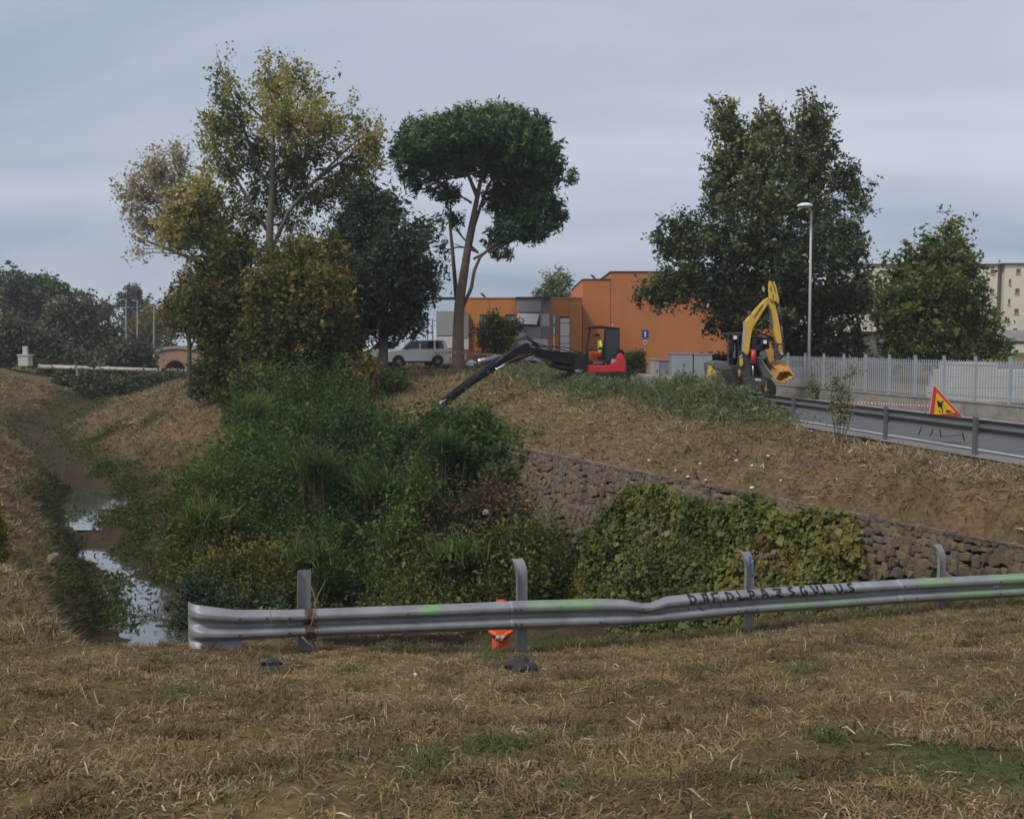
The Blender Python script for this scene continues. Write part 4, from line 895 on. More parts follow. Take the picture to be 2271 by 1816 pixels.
# sapling and small shrubs by the road
sp = at(1862, 968, 22.5); spz = ground_at(sp.x, sp.y)
sb = Vector((sp.x, sp.y, spz))
plant("sapling", "young many stemmed sapling standing before the roadside guardrail", "sapling", sb,
      lobes_px([(1885, 830, 12, 22, 0, .5, .6), (1870, 870, 22, 22, 0, .7, .65), (1850, 850, 18, 25, 0, .5, .6), (1865, 905, 24, 22, 0, .9, .75), (1868, 935, 16, 22, 0, .6, .75), (1895, 815, 8, 14, 0, .3, .5), (1845, 885, 14, 14, 0, .4, .7)], 22.5),
      1300, 0.07, 0.35, l_weed, m_twig, 0.10, per=7, droop=-.4,
      limbs=[([sb + Vector((dx * .2, 0, 0)), sb.lerp(at(tx, ty, 22.5), .5) + Vector((dx * .25, 0, 0)), at(tx, ty, 22.5)], [.014, .010, .004]) for dx, tx, ty in [(-.3, 1842, 850), (0, 1868, 840), (.2, 1888, 815), (.35, 1890, 880), (-.1, 1858, 870)]])
plant("wall_weed", "dry yellowish weed clump against the concrete fence wall", "weed", at(1808, 895, 37.5),
      lobes_px([(1808, 868, 14, 14, 0, 1, .8), (1800, 850, 10, 14, 0, .8, .7), (1835, 872, 18, 9, 0, .6, .95)], 37.5), 900, 0.10, 0.35, l_weed, m_twig, 0.14, per=8, limbs=[limb([(1808, 895, 0), (1806, 850, 0)], 37.5, [.012, .005])])
plant("left_edge_bush", "dry brown bush at the left edge of the photo", "bush", at(-6, 1260, 14.5), lobes_px([(-4, 1150, 14, 22, 0, 1, .9), (-10, 1190, 22, 30, 0, 1, .6), (4, 1225, 14, 22, 0, .9, .7)], 14.5), 900, 0.07, 0.4, l_olive, m_twig, 0.09, per=8, limbs=[limb([(-6, 1260, 0), (-8, 1150, 0)], 14.5, [.012, .005])])
# ================================================================ near guardrail
m_galv, _gn, _gb = new_mat("galvanised_steel")
def _galv():
    N, L = _gn.nodes, _gn.links
    t = N.new('ShaderNodeTexCoord')
    n1 = N.new('ShaderNodeTexNoise'); n1.inputs['Scale'].default_value = 3; n1.inputs['Detail'].default_value = 8; n1.inputs['Roughness'].default_value = .65
    L.new(t.outputs['Object'], n1.inputs['Vector'])
    r = N.new('ShaderNodeValToRGB'); r.color_ramp.elements[0].position = .3; r.color_ramp.elements[1].position = .75
    r.color_ramp.elements[0].color = (.19, .195, .21, 1); r.color_ramp.elements[1].color = (.33, .34, .36, 1)
    L.new(n1.outputs['Fac'], r.inputs[0])
    n2 = N.new('ShaderNodeTexNoise'); n2.inputs['Scale'].default_value = 9; n2.inputs['Detail'].default_value = 8; n2.inputs['Roughness'].default_value = .8
    L.new(t.outputs['Object'], n2.inputs['Vector'])
    r2 = N.new('ShaderNodeValToRGB'); r2.color_ramp.elements[0].position = .62; r2.color_ramp.elements[1].position = .75
    r2.color_ramp.elements[1].color = (.55, .55, .55, 1); L.new(n2.outputs['Fac'], r2.inputs[0])
    mx = N.new('ShaderNodeMix'); mx.data_type = 'RGBA'; mx.inputs['B'].default_value = (.12, .10, .085, 1)
    L.new(r2.outputs[0], mx.inputs['Factor']); L.new(r.outputs[0], mx.inputs['A'])
    # sprayed paint, stored on the mesh
    res = mx.outputs['Result']
    a = N.new('ShaderNodeAttribute'); a.attribute_name = 'spray'
    m2 = N.new('ShaderNodeMix'); m2.data_type = 'RGBA'; L.new(a.outputs['Alpha'], m2.inputs['Factor'])
    n3 = N.new('ShaderNodeTexNoise'); n3.inputs['Scale'].default_value = 14; n3.inputs['Detail'].default_value = 5
    L.new(t.outputs['Object'], n3.inputs['Vector'])
    a2 = N.new('ShaderNodeAttribute'); a2.attribute_name = 'sprayamt'
    mu = N.new('ShaderNodeMath'); mu.operation = 'MULTIPLY'; mu.use_clamp = True
    r3 = N.new('ShaderNodeValToRGB'); r3.color_ramp.elements[0].position = .35; r3.color_ramp.elements[1].position = .6
    L.new(n3.outputs['Fac'], r3.inputs[0]); L.new(r3.outputs[0], mu.inputs[0]); L.new(a2.outputs['Fac'], mu.inputs[1])
    L.new(mu.outputs[0], m2.inputs['Factor'])
    L.new(res, m2.inputs['A']); L.new(a.outputs['Color'], m2.inputs['B'])
    L.new(m2.outputs['Result'], _gb.inputs['Base Color'])
    _gb.inputs['Roughness'].default_value = .52; _gb.inputs['Metallic'].default_value = .25
    bp = N.new('ShaderNodeBump'); bp.inputs['Strength'].default_value = .12; bp.inputs['Distance'].default_value = .01
    L.new(n2.outputs['Fac'], bp.inputs['Height']); L.new(bp.outputs[0], _gb.inputs['Normal'])
_galv()
m_galv_plain = mat("galvanised_post", (.27, .28, .295), rough=.5, metal=.25, var=.22, scale=4, dirt=(.12, .105, .09), dirt_amt=.5, dscale=5, bump=.1)
m_bolt = mat("dark_bolt", (.09, .085, .08), rough=.6, metal=.5)
m_black = mat("black_marker_paint", (.012, .012, .013), rough=.6, var=.1)
m_blue = mat("blue_paint", (.03, .10, .32), rough=.6, var=.2)
m_rust = mat("rusty_mud", (.105, .062, .042), rough=.95, var=.4, scale=20)
# profile of the beam across its height: (down from top, out towards the traffic side)
PR = [(0, .012), (.006, .02), (.022, .034), (.048, .076), (.060, .083), (.088, .083), (.102, .075), (.128, .018), (.140, .004), (.155, 0), (.170, .004), (.182, .018), (.208, .075), (.222, .083), (.250, .083), (.262, .076), (.288, .034), (.304, .02), (.31, .012)]
PRh = np.array([p[0] for p in PR]); PRo = np.array([p[1] for p in PR])
RT_X = [405, 440, 520, 640, 1000, 1157, 1330, 1385, 1420, 1440, 1475, 1540, 1660, 1840, 2000, 2271, 2420]
RT_Y = [1341, 1341, 1351, 1351, 1338, 1331, 1327, 1329, 1337, 1336, 1322, 1315, 1306, 1294, 1284, 1271, 1264]
RB_X = [405, 520, 640, 1000, 1157, 1330, 1420, 1475, 1660, 1840, 2000, 2271, 2420]
RB_Y = [1424, 1420, 1413, 1400, 1394, 1389, 1383, 1380, 1361, 1350, 1337, 1322, 1314]
def railY(px): return RAILA / (1 - RAILB * (px - 1135.5) / F)
rail_fwd = Vector((1, RAILB, 0)).normalized(); rail_out = Vector((RAILB, -1, 0)).normalized()
def beam_pt(px, h, lift=0.0):
    """point of the beam surface; h = 0..0.31 from the top edge"""
    Y = railY(px)
    zt_ = at(px, np.interp(px, RT_X, RT_Y), Y); zb_ = at(px, np.interp(px, RB_X, RB_Y), Y)
    f = h / .31; o = float(np.interp(h, PRh, PRo))
    dent = math.exp(-((px - 1424) / 20.0) ** 2)
    o *= 1 - .45 * dent * (1 if h < .15 else .35)
    p = zt_.lerp(zb_, f)
    p = Vector((zt_.x + (p.x - zt_.x), zt_.y, p.z))
    if px < 455:
        q_ = (455 - px) / 37.0; p -= rail_out * (1 - math.sqrt(max(0, 1 - min(1, q_) ** 2))) * .17
        o = o * max(0, 1 - .55 * q_ ** 2) + .02 * q_
    # normal of the profile for lifting paint off the surface
    e = .004; do = (float(np.interp(h + e, PRh, PRo)) - float(np.interp(h - e, PRh, PRo))) / (2 * e)
    nrm = (rail_out + Vector((0, 0, do))).normalized()
    return p + rail_out * o + nrm * lift
grail = thing("near_guardrail", "dented galvanised guardrail with black graffiti across the foreground", "guardrail", at(1157, 1430, railY(1157)))
GREEN = (.18, .42, .10); PALEB = (.35, .45, .52)
SPR = [(951, 1.0, .0, .12, 22, GREEN), (1205, .5, .0, .12, 40, GREEN), (1275, .75, .0, .12, 60, GREEN), (1760, .55, .16, .30, 42, GREEN), (1865, .7, .16, .26, 42, GREEN), (2070, .75, .0, .11, 38, GREEN), (2150, .7, .17, .28, 42, GREEN), (2240, .8, .0, .13, 45, GREEN), (2260, .6, .16, .3, 50, GREEN), (1900, .5, .0, .06, 25, PALEB)]
def beam(name, p0, p1, lift=0.0, step=6):
    pxs = list(np.arange(p0, p1, step)) + [p1]
    hs = sorted(set(list(PRh) + list(np.linspace(0, .31, 24))))
    nv = len(hs); V = []; C = []; A = []
    for side in (0, 1):
        for px in pxs:
            for h in hs:
                V.append(beam_pt(px, h, lift - side * .004))
                c = GREEN; a = 0
                for sx, am, h0, h1, w, col in SPR:
                    k = am * math.exp(-((px - sx) / w) ** 4) * (1 if h0 <= h <= h1 else 0)
                    if k > a: a = k; c = col
                C.append(c); A.append(a * 1.0)
    m = len(pxs); Q = []
    for side in (0, 1):
        b = side * m * nv
        for i in range(m - 1):
            for j in range(nv - 1):
                Q.append((b + i * nv + j, b + (i + 1) * nv + j, b + (i + 1) * nv + j + 1, b + i * nv + j + 1))
    b = m * nv
    for i in range(m - 1):
        for j in (0, nv - 1): Q.append((i * nv + j, b + i * nv + j, b + (i + 1) * nv + j, (i + 1) * nv + j))
    for i in (0, m - 1):
        for j in range(nv - 1): Q.append((i * nv + j, i * nv + j + 1, b + i * nv + j + 1, b + i * nv + j))
    og = np.array(ORG[grail.name])
    me = mesh_np(name, np.array(V) - og, quads=Q, attrs={'spray': np.array(C), 'sprayamt': np.array(A)}, mats=[m_galv], smooth=True)
    return link(name, me, grail, ORG[grail.name])
b1 = beam("beam", 418, 1143, 0); b2 = beam("beam", 1128, 1630, .005); b3 = beam("beam", 1612, 2004, 0.001); b4 = beam("beam", 1986, 2420, .006)
for bm_, pxl in ((b1, [640, 900, 530, 590]), (b2, [1150, 1137, 1420]), (b3, [1627, 1670, 1645]), (b4, [1996, 2023, 2208])):
    for q in pxl:
        for h in ((.075,) if q in (900, 590, 1420) else (.075, .236)):
            p = beam_pt(q, h, .001); mb = MB(); mb.lathe(p, [(.013, 0), (.013, .006), (.008, .010)], 8, axis=rail_out); mb.build("bolt", m_bolt, bm_)
# the low skirt under the rounded end
mb = MB()
for i, q in enumerate(np.arange(419, 600, 15)):
    pass
sk = [beam_pt(q, .30, -.012) for q in np.arange(419, 545, 9)]
V = []; Q = []
for k in (0, 1):
    for p in sk: V += [p - rail_out * (.01 * k), p - rail_out * (.03 + .01 * k) - Vector((0, 0, .36))]
n_ = len(sk)
for i in range(n_ - 1):
    Q += [(2 * i, 2 * i + 2, 2 * i + 3, 2 * i + 1), (2 * n_ + 2 * i, 2 * n_ + 2 * i + 1, 2 * n_ + 2 * i + 3, 2 * n_ + 2 * i + 2), (2 * i, 2 * n_ + 2 * i, 2 * n_ + 2 * i + 2, 2 * i + 2)]
mb.add(V, Q); mb.build("end_skirt", m_galv_plain, grail, smooth=True)
# posts with hooked tops
def rail_post(px, top, base, w, hook, label=None):
    Y = railY(px) + .10
    pb = at(px, base, Y); pt = at(px, top, Y)
    mb = MB(); H = pt.z - pb.z
    path = []
    for i in range(7): path.append((pb + Vector((0, 0, -.25 + (H + .05) * i / 6 - (0.0))), 0))
    path = [Vector((pb.x, pb.y, pb.z - .3)), Vector((pb.x, pb.y, pb.z + H * .45))]
    R = .24
    if hook:
        for a in np.linspace(0, 52, 9):
            a = math.radians(a); z0 = pt.z - R * math.sin(math.radians(52))
            path.append(Vector((pb.x, pb.y, z0)) + (-rail_fwd * .38 - rail_out * .7) * hook * R * (1 - math.cos(a)) + Vector((0, 0, R * math.sin(a))))
    else: path.append(pt)
    half = w / 2; lip = .045
    sec = [(-half, .045), (-half, 0), (half, 0), (half, -lip)]
    V = []; Q = []; ns = len(sec)
    for k in (0, 1):
        for i, p in enumerate(path):
            for x, o in sec:
                x2 = x * (1 - .05 * k); V.append(p + rail_fwd * x2 + rail_out * (o - .006 * k))
    m_ = len(path)
    for k in (0, 1):
        for i in range(m_ - 1):
            for j in range(ns - 1):
                b = k * m_ * ns; Q.append((b + i * ns + j, b + i * ns + j + 1, b + (i + 1) * ns + j + 1, b + (i + 1) * ns + j))
    b = m_ * ns
    for i in range(m_ - 1):
        for j in (0, ns - 1): Q.append((i * ns + j, b + i * ns + j, b + (i + 1) * ns + j, (i + 1) * ns + j))
    for j in range(ns - 1):
        i = m_ - 1; Q.append((i * ns + j, i * ns + j + 1, b + i * ns + j + 1, b + i * ns + j))
    mb.add(V, Q)
    o = mb.build("post", m_galv_plain, grail, smooth=False)
    return o, path
rail_post(675, 1264, 1440, .135, 0)
rail_post(1157, 1241, 1432, .135, 1)
p3_, path3 = rail_post(1660, 1225, 1398, .135, 1)
rail_post(2085, 1209, 1358, .135, 1)
rail_post(2430, 1200, 1330, .135, 1)
# blue drawing on the third post
def stroke(mb, pts, w, nrm):
    pts = [Vector(p) for p in pts]; nrm = Vector(nrm).normalized()
    for a, b in zip(pts[:-1], pts[1:]):
        d = (b - a); 
        if d.length < 1e-6: continue
        s_ = d.cross(nrm).normalized() * w / 2; e = d.normalized() * w * .35
        mb.add([a - e - s_, b + e - s_, b + e + s_, a - e + s_], [(0, 1, 2, 3)])
mb = MB(); Yp_ = railY(1660) + .10
def on_post(px, py): p = at(px, py, Yp_ - .004); return p + rail_out * .006 + (Vector((0, -.05, 0)) if py < 1255 else Vector((0, -.012, 0)))
stroke(mb, [on_post(x, y) for x, y in [(1660, 1232), (1664, 1262), (1668, 1280), (1671, 1262), (1669, 1244), (1660, 1254), (1662, 1234), (1667, 1238)]], .012, rail_out)
mb.build("blue_scrawl", m_blue, p3_)
# hand-written initials along the top ridge of the beam
GL = {
 'D': [[(.05, 1), (.15, 0)], [(.05, 1), (.75, .75), (.95, .45), (.6, .1), (.15, 0)]], 'H': [[(.1, .9), (.1, 0)], [(.85, 1), (.8, 0)], [(.1, .6), (.5, 1), (.85, .6)], [(.1, .4), (.85, .4)]],
 'E': [[(.95, 1), (.05, .9), (.1, 0), (.95, .05)], [(.1, .45), (.85, .5)]], 'L': [[(.1, 1), (.15, 0), (.9, .05), (1, .2)]], 'P': [[(.15, 1), (.2, -.1)], [(.15, 1), (.9, .85), (.8, .5), (.2, .4)]],
 'A': [[(0, 0), (.35, 1), (.6, .95), (.95, 0)], [(.15, .4), (.85, .45)]], 'Z': [[(.1, .9), (.9, .85), (.15, .1), (1, .05)], [(.3, .5), (.8, .55)]], 'S': [[(.95, .95), (.3, .9), (.15, .65), (.8, .4), (.7, .1), (.05, .05)]],
 'G': [[(.9, .9), (.4, 1), (.05, .5), (.35, .0), (.85, .1), (.9, .5), (.5, .45)]], 'V': [[(0, 1), (.45, 0), (.95, 1)]], 'U': [[(0, 1), (.1, .3), (.45, 0), (.8, .3), (.9, 1)]], ',': [[(.5, .22), (.45, .05), (.25, -.12)]]}
WR = [('D', 1529, 14), (',', 1546, 7), ('H', 1558, 12), ('E', 1581, 17), (',', 1597, 7), ('D', 1611, 14), ('L', 1636, 13), (',', 1650, 7), ('P', 1660, 13), ('A', 1688, 15), (',', 1705, 7), ('Z', 1718, 20), ('S', 1748, 12), (',', 1761, 7), ('G', 1774, 14), ('V', 1801, 14), (',', 1813, 7), ('L', 1824, 15), ('U', 1853, 14), (',', 1867, 7), ('S', 1879, 13)]
def beam_strokes(mb, pts, w, lift):
    """ribbon along points (px, h) lying on the beam"""
    for (x0, h0), (x1, h1) in zip(pts[:-1], pts[1:]):
        nseg = 5; prev = None
        dx = (x1 - x0) / 190.0; dh = h1 - h0; L_ = math.hypot(dx, dh) or 1; nxp, nhp = -dh / L_ * w / 2 * 190, dx / L_ * w / 2
        for i in range(nseg + 1):
            t = -0.06 + 1.12 * i / nseg; x = x0 + (x1 - x0) * t; h = h0 + (h1 - h0) * t
            a = beam_pt(x + nxp, min(.305, max(.003, h + nhp)), lift); b = beam_pt(x - nxp, min(.305, max(.003, h - nhp)), lift)
            if prev: mb.add([prev[0], a, b, prev[1]], [(0, 1, 2, 3)])
            prev = (a, b)
for ch, cx, w in WR:
    mb = MB(); ji = random.uniform(-.004, .004)
    tgt = b3 if cx > 1620 else b2
    for st in GL[ch]:
        pts = [(cx - w / 2 + u_ * w, .010 + (1 - v_) * .088 + ji) for u_, v_ in st]
        beam_strokes(mb, pts, .0225, .0085 if tgt is b2 else .0055)
    mb.build("graffiti_letter", m_black, tgt)
for x, h0, h1 in [(1524, .15, .185), (1549, .17, .20), (1576, .15, .18), (1596, .14, .185), (1553, .195, .205)]:
    mb = MB(); beam_strokes(mb, [(x, h0), (x + 1.5, h1)], .012, .0085); mb.build("paint_drip", m_black, b2)
mb = MB(); beam_strokes(mb, [(1322, .235), (1328, .25), (1326, .262)], .02, .0085); beam_strokes(mb, [(1333, .25), (1342, .262), (1336, .27)], .016, .0085); mb.build("blue_mark", m_blue, b2)
mb = MB(); beam_strokes(mb, [(2204, .12), (2203, .17)], .012, .0095); beam_strokes(mb, [(2212, .12), (2211, .17)], .012, .0095); beam_strokes(mb, [(2203, .15), (2212, .15)], .012, .0095)
mb.build("white_mark", mat("white_sticker", (.7, .7, .7), var=.1), b4)
# torn metal at the dent
mb = MB(); beam_strokes(mb, [(1414, .14), (1436, .15)], .03, .004); mb.build("torn_edge", m_bolt, b2)
# dead vines and mud wrapped round the beam at the first post
wr = thing("dead_vine_wrap", "rust brown dead vine and mud wrapped round the guardrail at the first post", "dead vine", beam_pt(685, .31) + Vector((0, 0, -.2)))
mb = MB()
for i in range(13):
    x = 678 + random.gauss(8, 6)
    mb.tube([beam_pt(x + random.gauss(0, 2.5) + 4 * math.sin(h * 16 + i), h, .012 + .012 * random.random()) for h in np.linspace(.004, .306, 9)], [random.uniform(.003, .008)] * 9, n=5)
mb.build("wrapped_stems", m_rust, wr)
m_drystem = mat("dry_stem", (.26, .20, .13), rough=.9)
for (a, b, c) in [((690, 1385), (705, 1320), (722, 1285)), ((690, 1300), (700, 1330), (695, 1380)), ((668, 1412), (690, 1430), (702, 1444)), ((670, 1410), (682, 1425), (692, 1436)), ((598, 1345), (602, 1370), (600, 1395))]:
    mb = MB(); mb.tube([at(*a, railY(a[0]) - .12), at(*b, railY(b[0]) - .15), at(*c, railY(c[0]) - .13)], [.006, .005, .002], n=4)
    mb.build("loose_stem", m_drystem, wr)
# low dark masonry ledge below the rail (head of the culvert)
ledge = thing("culvert_ledge", "dark shade toned concrete ledge under the left half of the guardrail", "concrete ledge", at(860, 1440, 10.35))
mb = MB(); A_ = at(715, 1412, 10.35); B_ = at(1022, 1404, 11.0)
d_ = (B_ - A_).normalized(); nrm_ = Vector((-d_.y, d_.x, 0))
mb.prism([A_, B_, B_ + nrm_ * .32, A_ + nrm_ * .32], (0, 0, -.7)); mb.build("ledge_body", mat("shade_toned_concrete", (.060, .048, .040), rough=.95, var=.4, scale=5, bump=.6, bscale=14), ledge, bevel=.02)  # shadowed look of the ledge is put into its dark base colour
P = []; 
for i in range(900):
    q = random.random(); r = random.random(); P.append(A_.lerp(B_, q) + nrm_ * .30 * r + Vector((0, 0, .004)))
P = np.array([tuple(p) for p in P])
V, Q, Tr, TT = blades(P[:, 0], P[:, 1], P[:, 2], .09 * np.ones(len(P)), .007, .55 + .25 * RNG.random(len(P)), .25, .1)
o = link("dead_grass", mesh_np("dead_grass", V - np.array(ORG[ledge.name]), quads=Q, tris=Tr, attrs={'tint': TT}, mats=[m_straw]), ledge, ORG[ledge.name]); o['kind'] = 'stuff'

# ================================================================ roadside guardrail
rr = thing("roadside_guardrail", "grey steel guardrail seen from behind along the road", "guardrail", (Xr(23) , 23, -2.2))
m_rail2 = mat("weathered_galvanised", (.135, .14, .15), rough=.5, metal=.3, var=.2, scale=2, dirt=(.10, .095, .09), dirt_amt=.5, dscale=4)
rdir = Vector((-.18, 1, 0)).normalized(); rout = Vector((-1, -.18, 0)).normalized()     # towards the slope side
def rr_beam(y0, y1, lift):
    V = []; Q = []; hs = PRh; n_ = len(hs)
    for k in (0, 1):
        for y in (y0, y1):
            b = Vector((Xr(y), y, -2.2 + .72))
            for h, o in zip(hs, PRo): V.append(b - rout * (o + .06 + .004 * k + lift) - Vector((0, 0, h * 1.0)))
    for k in (0, 1):
        for j in range(n_ - 1): Q.append((k * 2 * n_ + j, k * 2 * n_ + n_ + j, k * 2 * n_ + n_ + j + 1, k * 2 * n_ + j + 1))
    for j in (0, n_ - 1): Q.append((j, 2 * n_ + j, 3 * n_ + j, n_ + j))
    mb = MB(); mb.add(V, Q); return mb.build("beam", m_rail2, rr, smooth=True)
for i in range(6): rr_beam(12 + i * 4.5 - .1, 12 + (i + 1) * 4.5, .005 * (i % 2))
for y in [14.9, 17.2, 19.55, 22.75, 27.35, 31.9, 36.4]:
    b = Vector((Xr(y), y, -2.2)); mb = MB()
    for dx, w, dp in [(0, .10, .008)]:
        c = b + Vector((0, 0, .19))
        mb.box(c + rout * .0, (.10, .008, 1.15), R=Matrix((rdir, rout, Vector((0, 0, 1)))).transposed())
        mb.box(c - rout * .03 - rdir * .046, (.008, .06, 1.15), R=Matrix((rdir, rout, Vector((0, 0, 1)))).transposed())
        mb.box(c - rout * .03 + rdir * .046, (.008, .06, 1.15), R=Matrix((rdir, rout, Vector((0, 0, 1)))).transposed())
    mb.build("post", m_rail2, rr)

# ================================================================ palisade fence and its wall
fx = lambda y: 18.55 - .18 * y
lw = thing("fence_base_wall", "stained low concrete wall under the pale grey palisade fence", "wall", (fx(33), 33, -2.2))
fdir = Vector((-.18, 1, 0)).normalized(); fout = Vector((-1, -.18, 0)).normalized()
FRF = Matrix((fdir, fout, Vector((0, 0, 1)))).transposed()
for i in range(9):
    y = 24 + i * 2.4
    mb = MB(); mb.box(Vector((fx(y + 1.2), y + 1.2, -2.2 + .22)), (2.42, .26, .66), R=FRF); mb.build("wall_block", m_conc, lw, bevel=.015)
mb = MB(); mb.box(Vector((fx(34.6), 34.6, -1.648)), (22.0, .32, .035), R=FRF); mb.build("coping", m_conc, lw)
fen = thing("palisade_fence", "pale grey steel palisade fence standing on the concrete wall", "fence", (fx(33), 33, -1.65))
m_fence = mat("fence_grey_paint", (.30, .335, .37), rough=.5, var=.12, scale=3, dirt=(.25, .25, .25), dirt_amt=.4, dscale=4)
def mk(mb, name): 
    o = mb.build(name, m_fence, fen); return o
pick = None; post0 = None
y = 25.55
FY = []
while y < 43: FY.append(y); y += 1.475
for i, y in enumerate(FY):
    p = Vector((fx(y), y, -1.65))
    if post0 is None:
        mb = MB(); mb.box(p + Vector((0, 0, .65)), (.075, .06, 1.32), R=FRF); mb.box(p + Vector((0, 0, 1.32)), (.09, .075, .02), R=FRF); post0 = mb.build("fence_post", m_fence, fen); p0 = p.copy()
    else:
        o = post0.copy(); COL.objects.link(o); o.parent = fen; o.location = post0.location + (p - p0)
    if i < len(FY) - 1:
        a = p; b = Vector((fx(FY[i + 1]), FY[i + 1], -1.65))
        for hh in (.16, 1.06):
            mb = MB(); mb.bar(a + Vector((0, 0, hh)) - fout * .02, b + Vector((0, 0, hh)) - fout * .02, .03, .045); mb.build("fence_rail", m_fence, fen)
        for k in range(1, 12):
            q = a.lerp(b, k / 12)
            if pick is None:
                mb = MB(); c = q + fout * .012
                w_, t_ = .028, .009
                pts = [(-w_, .07), (w_, .07), (w_, 1.17), (0, 1.205), (-w_, 1.17)]
                mb.prism([c + fdir * u_ + Vector((0, 0, v_)) for u_, v_ in pts], fout * t_); pick = mb.build("picket", m_fence, fen); q0 = q.copy()
            else:
                o = pick.copy(); COL.objects.link(o); o.parent = fen; o.location = pick.location + (q - q0) + Vector((0, 0, random.uniform(-.006, .006)))
# pale slabs in the yard behind the fence
m_slab = mat("pale_concrete", (.50, .49, .47), rough=.85, var=.12, scale=2, dirt=(.3, .29, .27), dirt_amt=.5, dscale=1.5)
sl = thing("pale_slab_stack", "pale concrete slabs stacked in the yard behind the fence", "concrete slabs", at(2190, 890, 34))
for (x0, x1, y0, y1, dd) in [(2105, 2330, 862, 893, 0), (2112, 2330, 838, 861, .05), (2120, 2330, 822, 837, .12), (2135, 2215, 805, 821, .2)]:
    a = at(x0, y1, 34 + dd); b = at(x1, y0, 34 + dd); mb = MB(); mb.box(((a.x + b.x) / 2, 35 + dd, (a.z + b.z) / 2), (b.x - a.x, 1.8, b.z - a.z)); mb.build("slab", m_slab, sl, bevel=.02)
# street lamp
lp = thing("street_lamp", "tall grey street lamp standing behind the palisade fence", "street lamp", at(1793, 850, 42))
m_lamp = mat("lamp_grey", (.36, .37, .38), rough=.5, metal=.2, var=.12)
pb = at(1793, 900, 42); pt = at(1799, 468, 42)
mb = MB(); mb.tube([pb, pb.lerp(pt, .5), pt], [.07, .058, .045], n=12); mb.build("pole", m_lamp, lp, smooth=True)
mb = MB(); mb.tube([pt - Vector((0, 0, .05)), pt + Vector((-.12, -.1, .08)), at(1780, 459, 41.8)], [.045, .04, .035], n=8); mb.build("arm", m_lamp, lp, smooth=True)
c = at(1785, 456, 41.7); mb = MB()
mb.lathe(c, [(.05, .10), (.18, .09), (.29, .04), (.33, -.03), (.30, -.06)], 16)
o = mb.build("lamp_head", mat("lamp_white", (.72, .73, .74), rough=.35, var=.08), lp, smooth=True)
mb = MB(); mb.lathe(c + Vector((0, 0, -.10)), [(.10, 0), (.24, .03), (.26, .05)], 16); mb.build("lamp_glass", mat("lamp_glass", (.45, .46, .46), rough=.3), o, smooth=True)

# roadworks sign leaning behind the roadside guardrail
sg = thing("roadworks_sign", "red edged yellow roadworks triangle with digging worker leaning on the guardrail", "road sign", at(2090, 985, 22.2))
Ys = 21.35
def tri(pxs, Y, th, m, name, parent, r=4):
    P = [Vector((x, y)) for x, y in pxs]; out = []
    for i in range(len(P)):
        a, b, c = P[i - 1], P[i], P[(i + 1) % len(P)]
        u_ = (a - b).normalized() * r; v_ = (c - b).normalized() * r
        for t in (0, .25, .5, .75, 1):
            q = (b + u_).lerp(b, t).lerp(b.lerp(b + v_, t), t); out.append((q.x, q.y))
    mb = MB(); mb.slab(out, Y, th); return mb.build(name, m, parent)
m_signred = mat("sign_red", (.50, .035, .03), rough=.4, var=.08); m_signyel = mat("sign_yellow", (.72, .42, .01), rough=.4, var=.06); m_signw = mat("sign_edge", (.62, .42, .33), rough=.5, var=.05)
tri([(2070, 851), (2138, 926), (2060, 922)], Ys, .012, m_signw, "sign_edge", sg, 3)
tri([(2071, 854.5), (2134.5, 924), (2062.3, 920.3)], Ys - .006, .005, m_signred, "red_border", sg, 3)
tri([(2077.5, 870), (2120, 915.2), (2071.4, 920.0)], Ys - .011, .004, m_signyel, "yellow_panel", sg, 1)
mb = MB()
def sg_px(x, y): return (1980 + x * .10438, 820 + y * .10441)
def pic(pts): mb.slab([sg_px(*p) for p in pts], Ys - .014, .002)
pic([(935, 665), (985, 655), (1000, 690), (1030, 690), (1040, 660), (1075, 650), (1078, 685), (1050, 700), (1060, 760), (1050, 790), (1070, 830), (1062, 920), (1040, 918), (1045, 845), (1010, 800), (980, 795), (960, 780), (945, 720)])
pic([(985, 855), (1000, 850), (1005, 915), (990, 920)]); pic([(1110, 910), (1150, 860), (1180, 850), (1210, 870), (1265, 890), (1240, 905)]); pic([(1060, 700), (1066, 697), (1150, 862), (1143, 866)])
mb.build("pictogram", m_black, sg)
m_stand = mat("sign_stand", (.03, .03, .032), rough=.6)
mb = MB()
zf = -2.2 + .03
def gp(px, py): 
    Y = 2.17 * F / (py - 765); return at(px, py, Y)
def foot(px, py, top, Yt): mb.tube([at(px, py, Yt), at(*top, Yt + .12)], .012, n=6)
for a, b in [((2037, 964), (2047, 940)), ((2063, 967), (2073, 942)), ((2139, 977), (2131, 950)), ((2087, 969), (2083, 945))]: mb.tube([at(*a, 22.3), at(*b, 22.05), at(b[0] + (6 if b[0] < 2080 else -2), 915, 21.5)], .013, n=6)
mb.tube([at(2087, 969, 22.3), at(2133, 964, 22.6)], .009, n=6)
mb.build("stand", m_stand, sg)

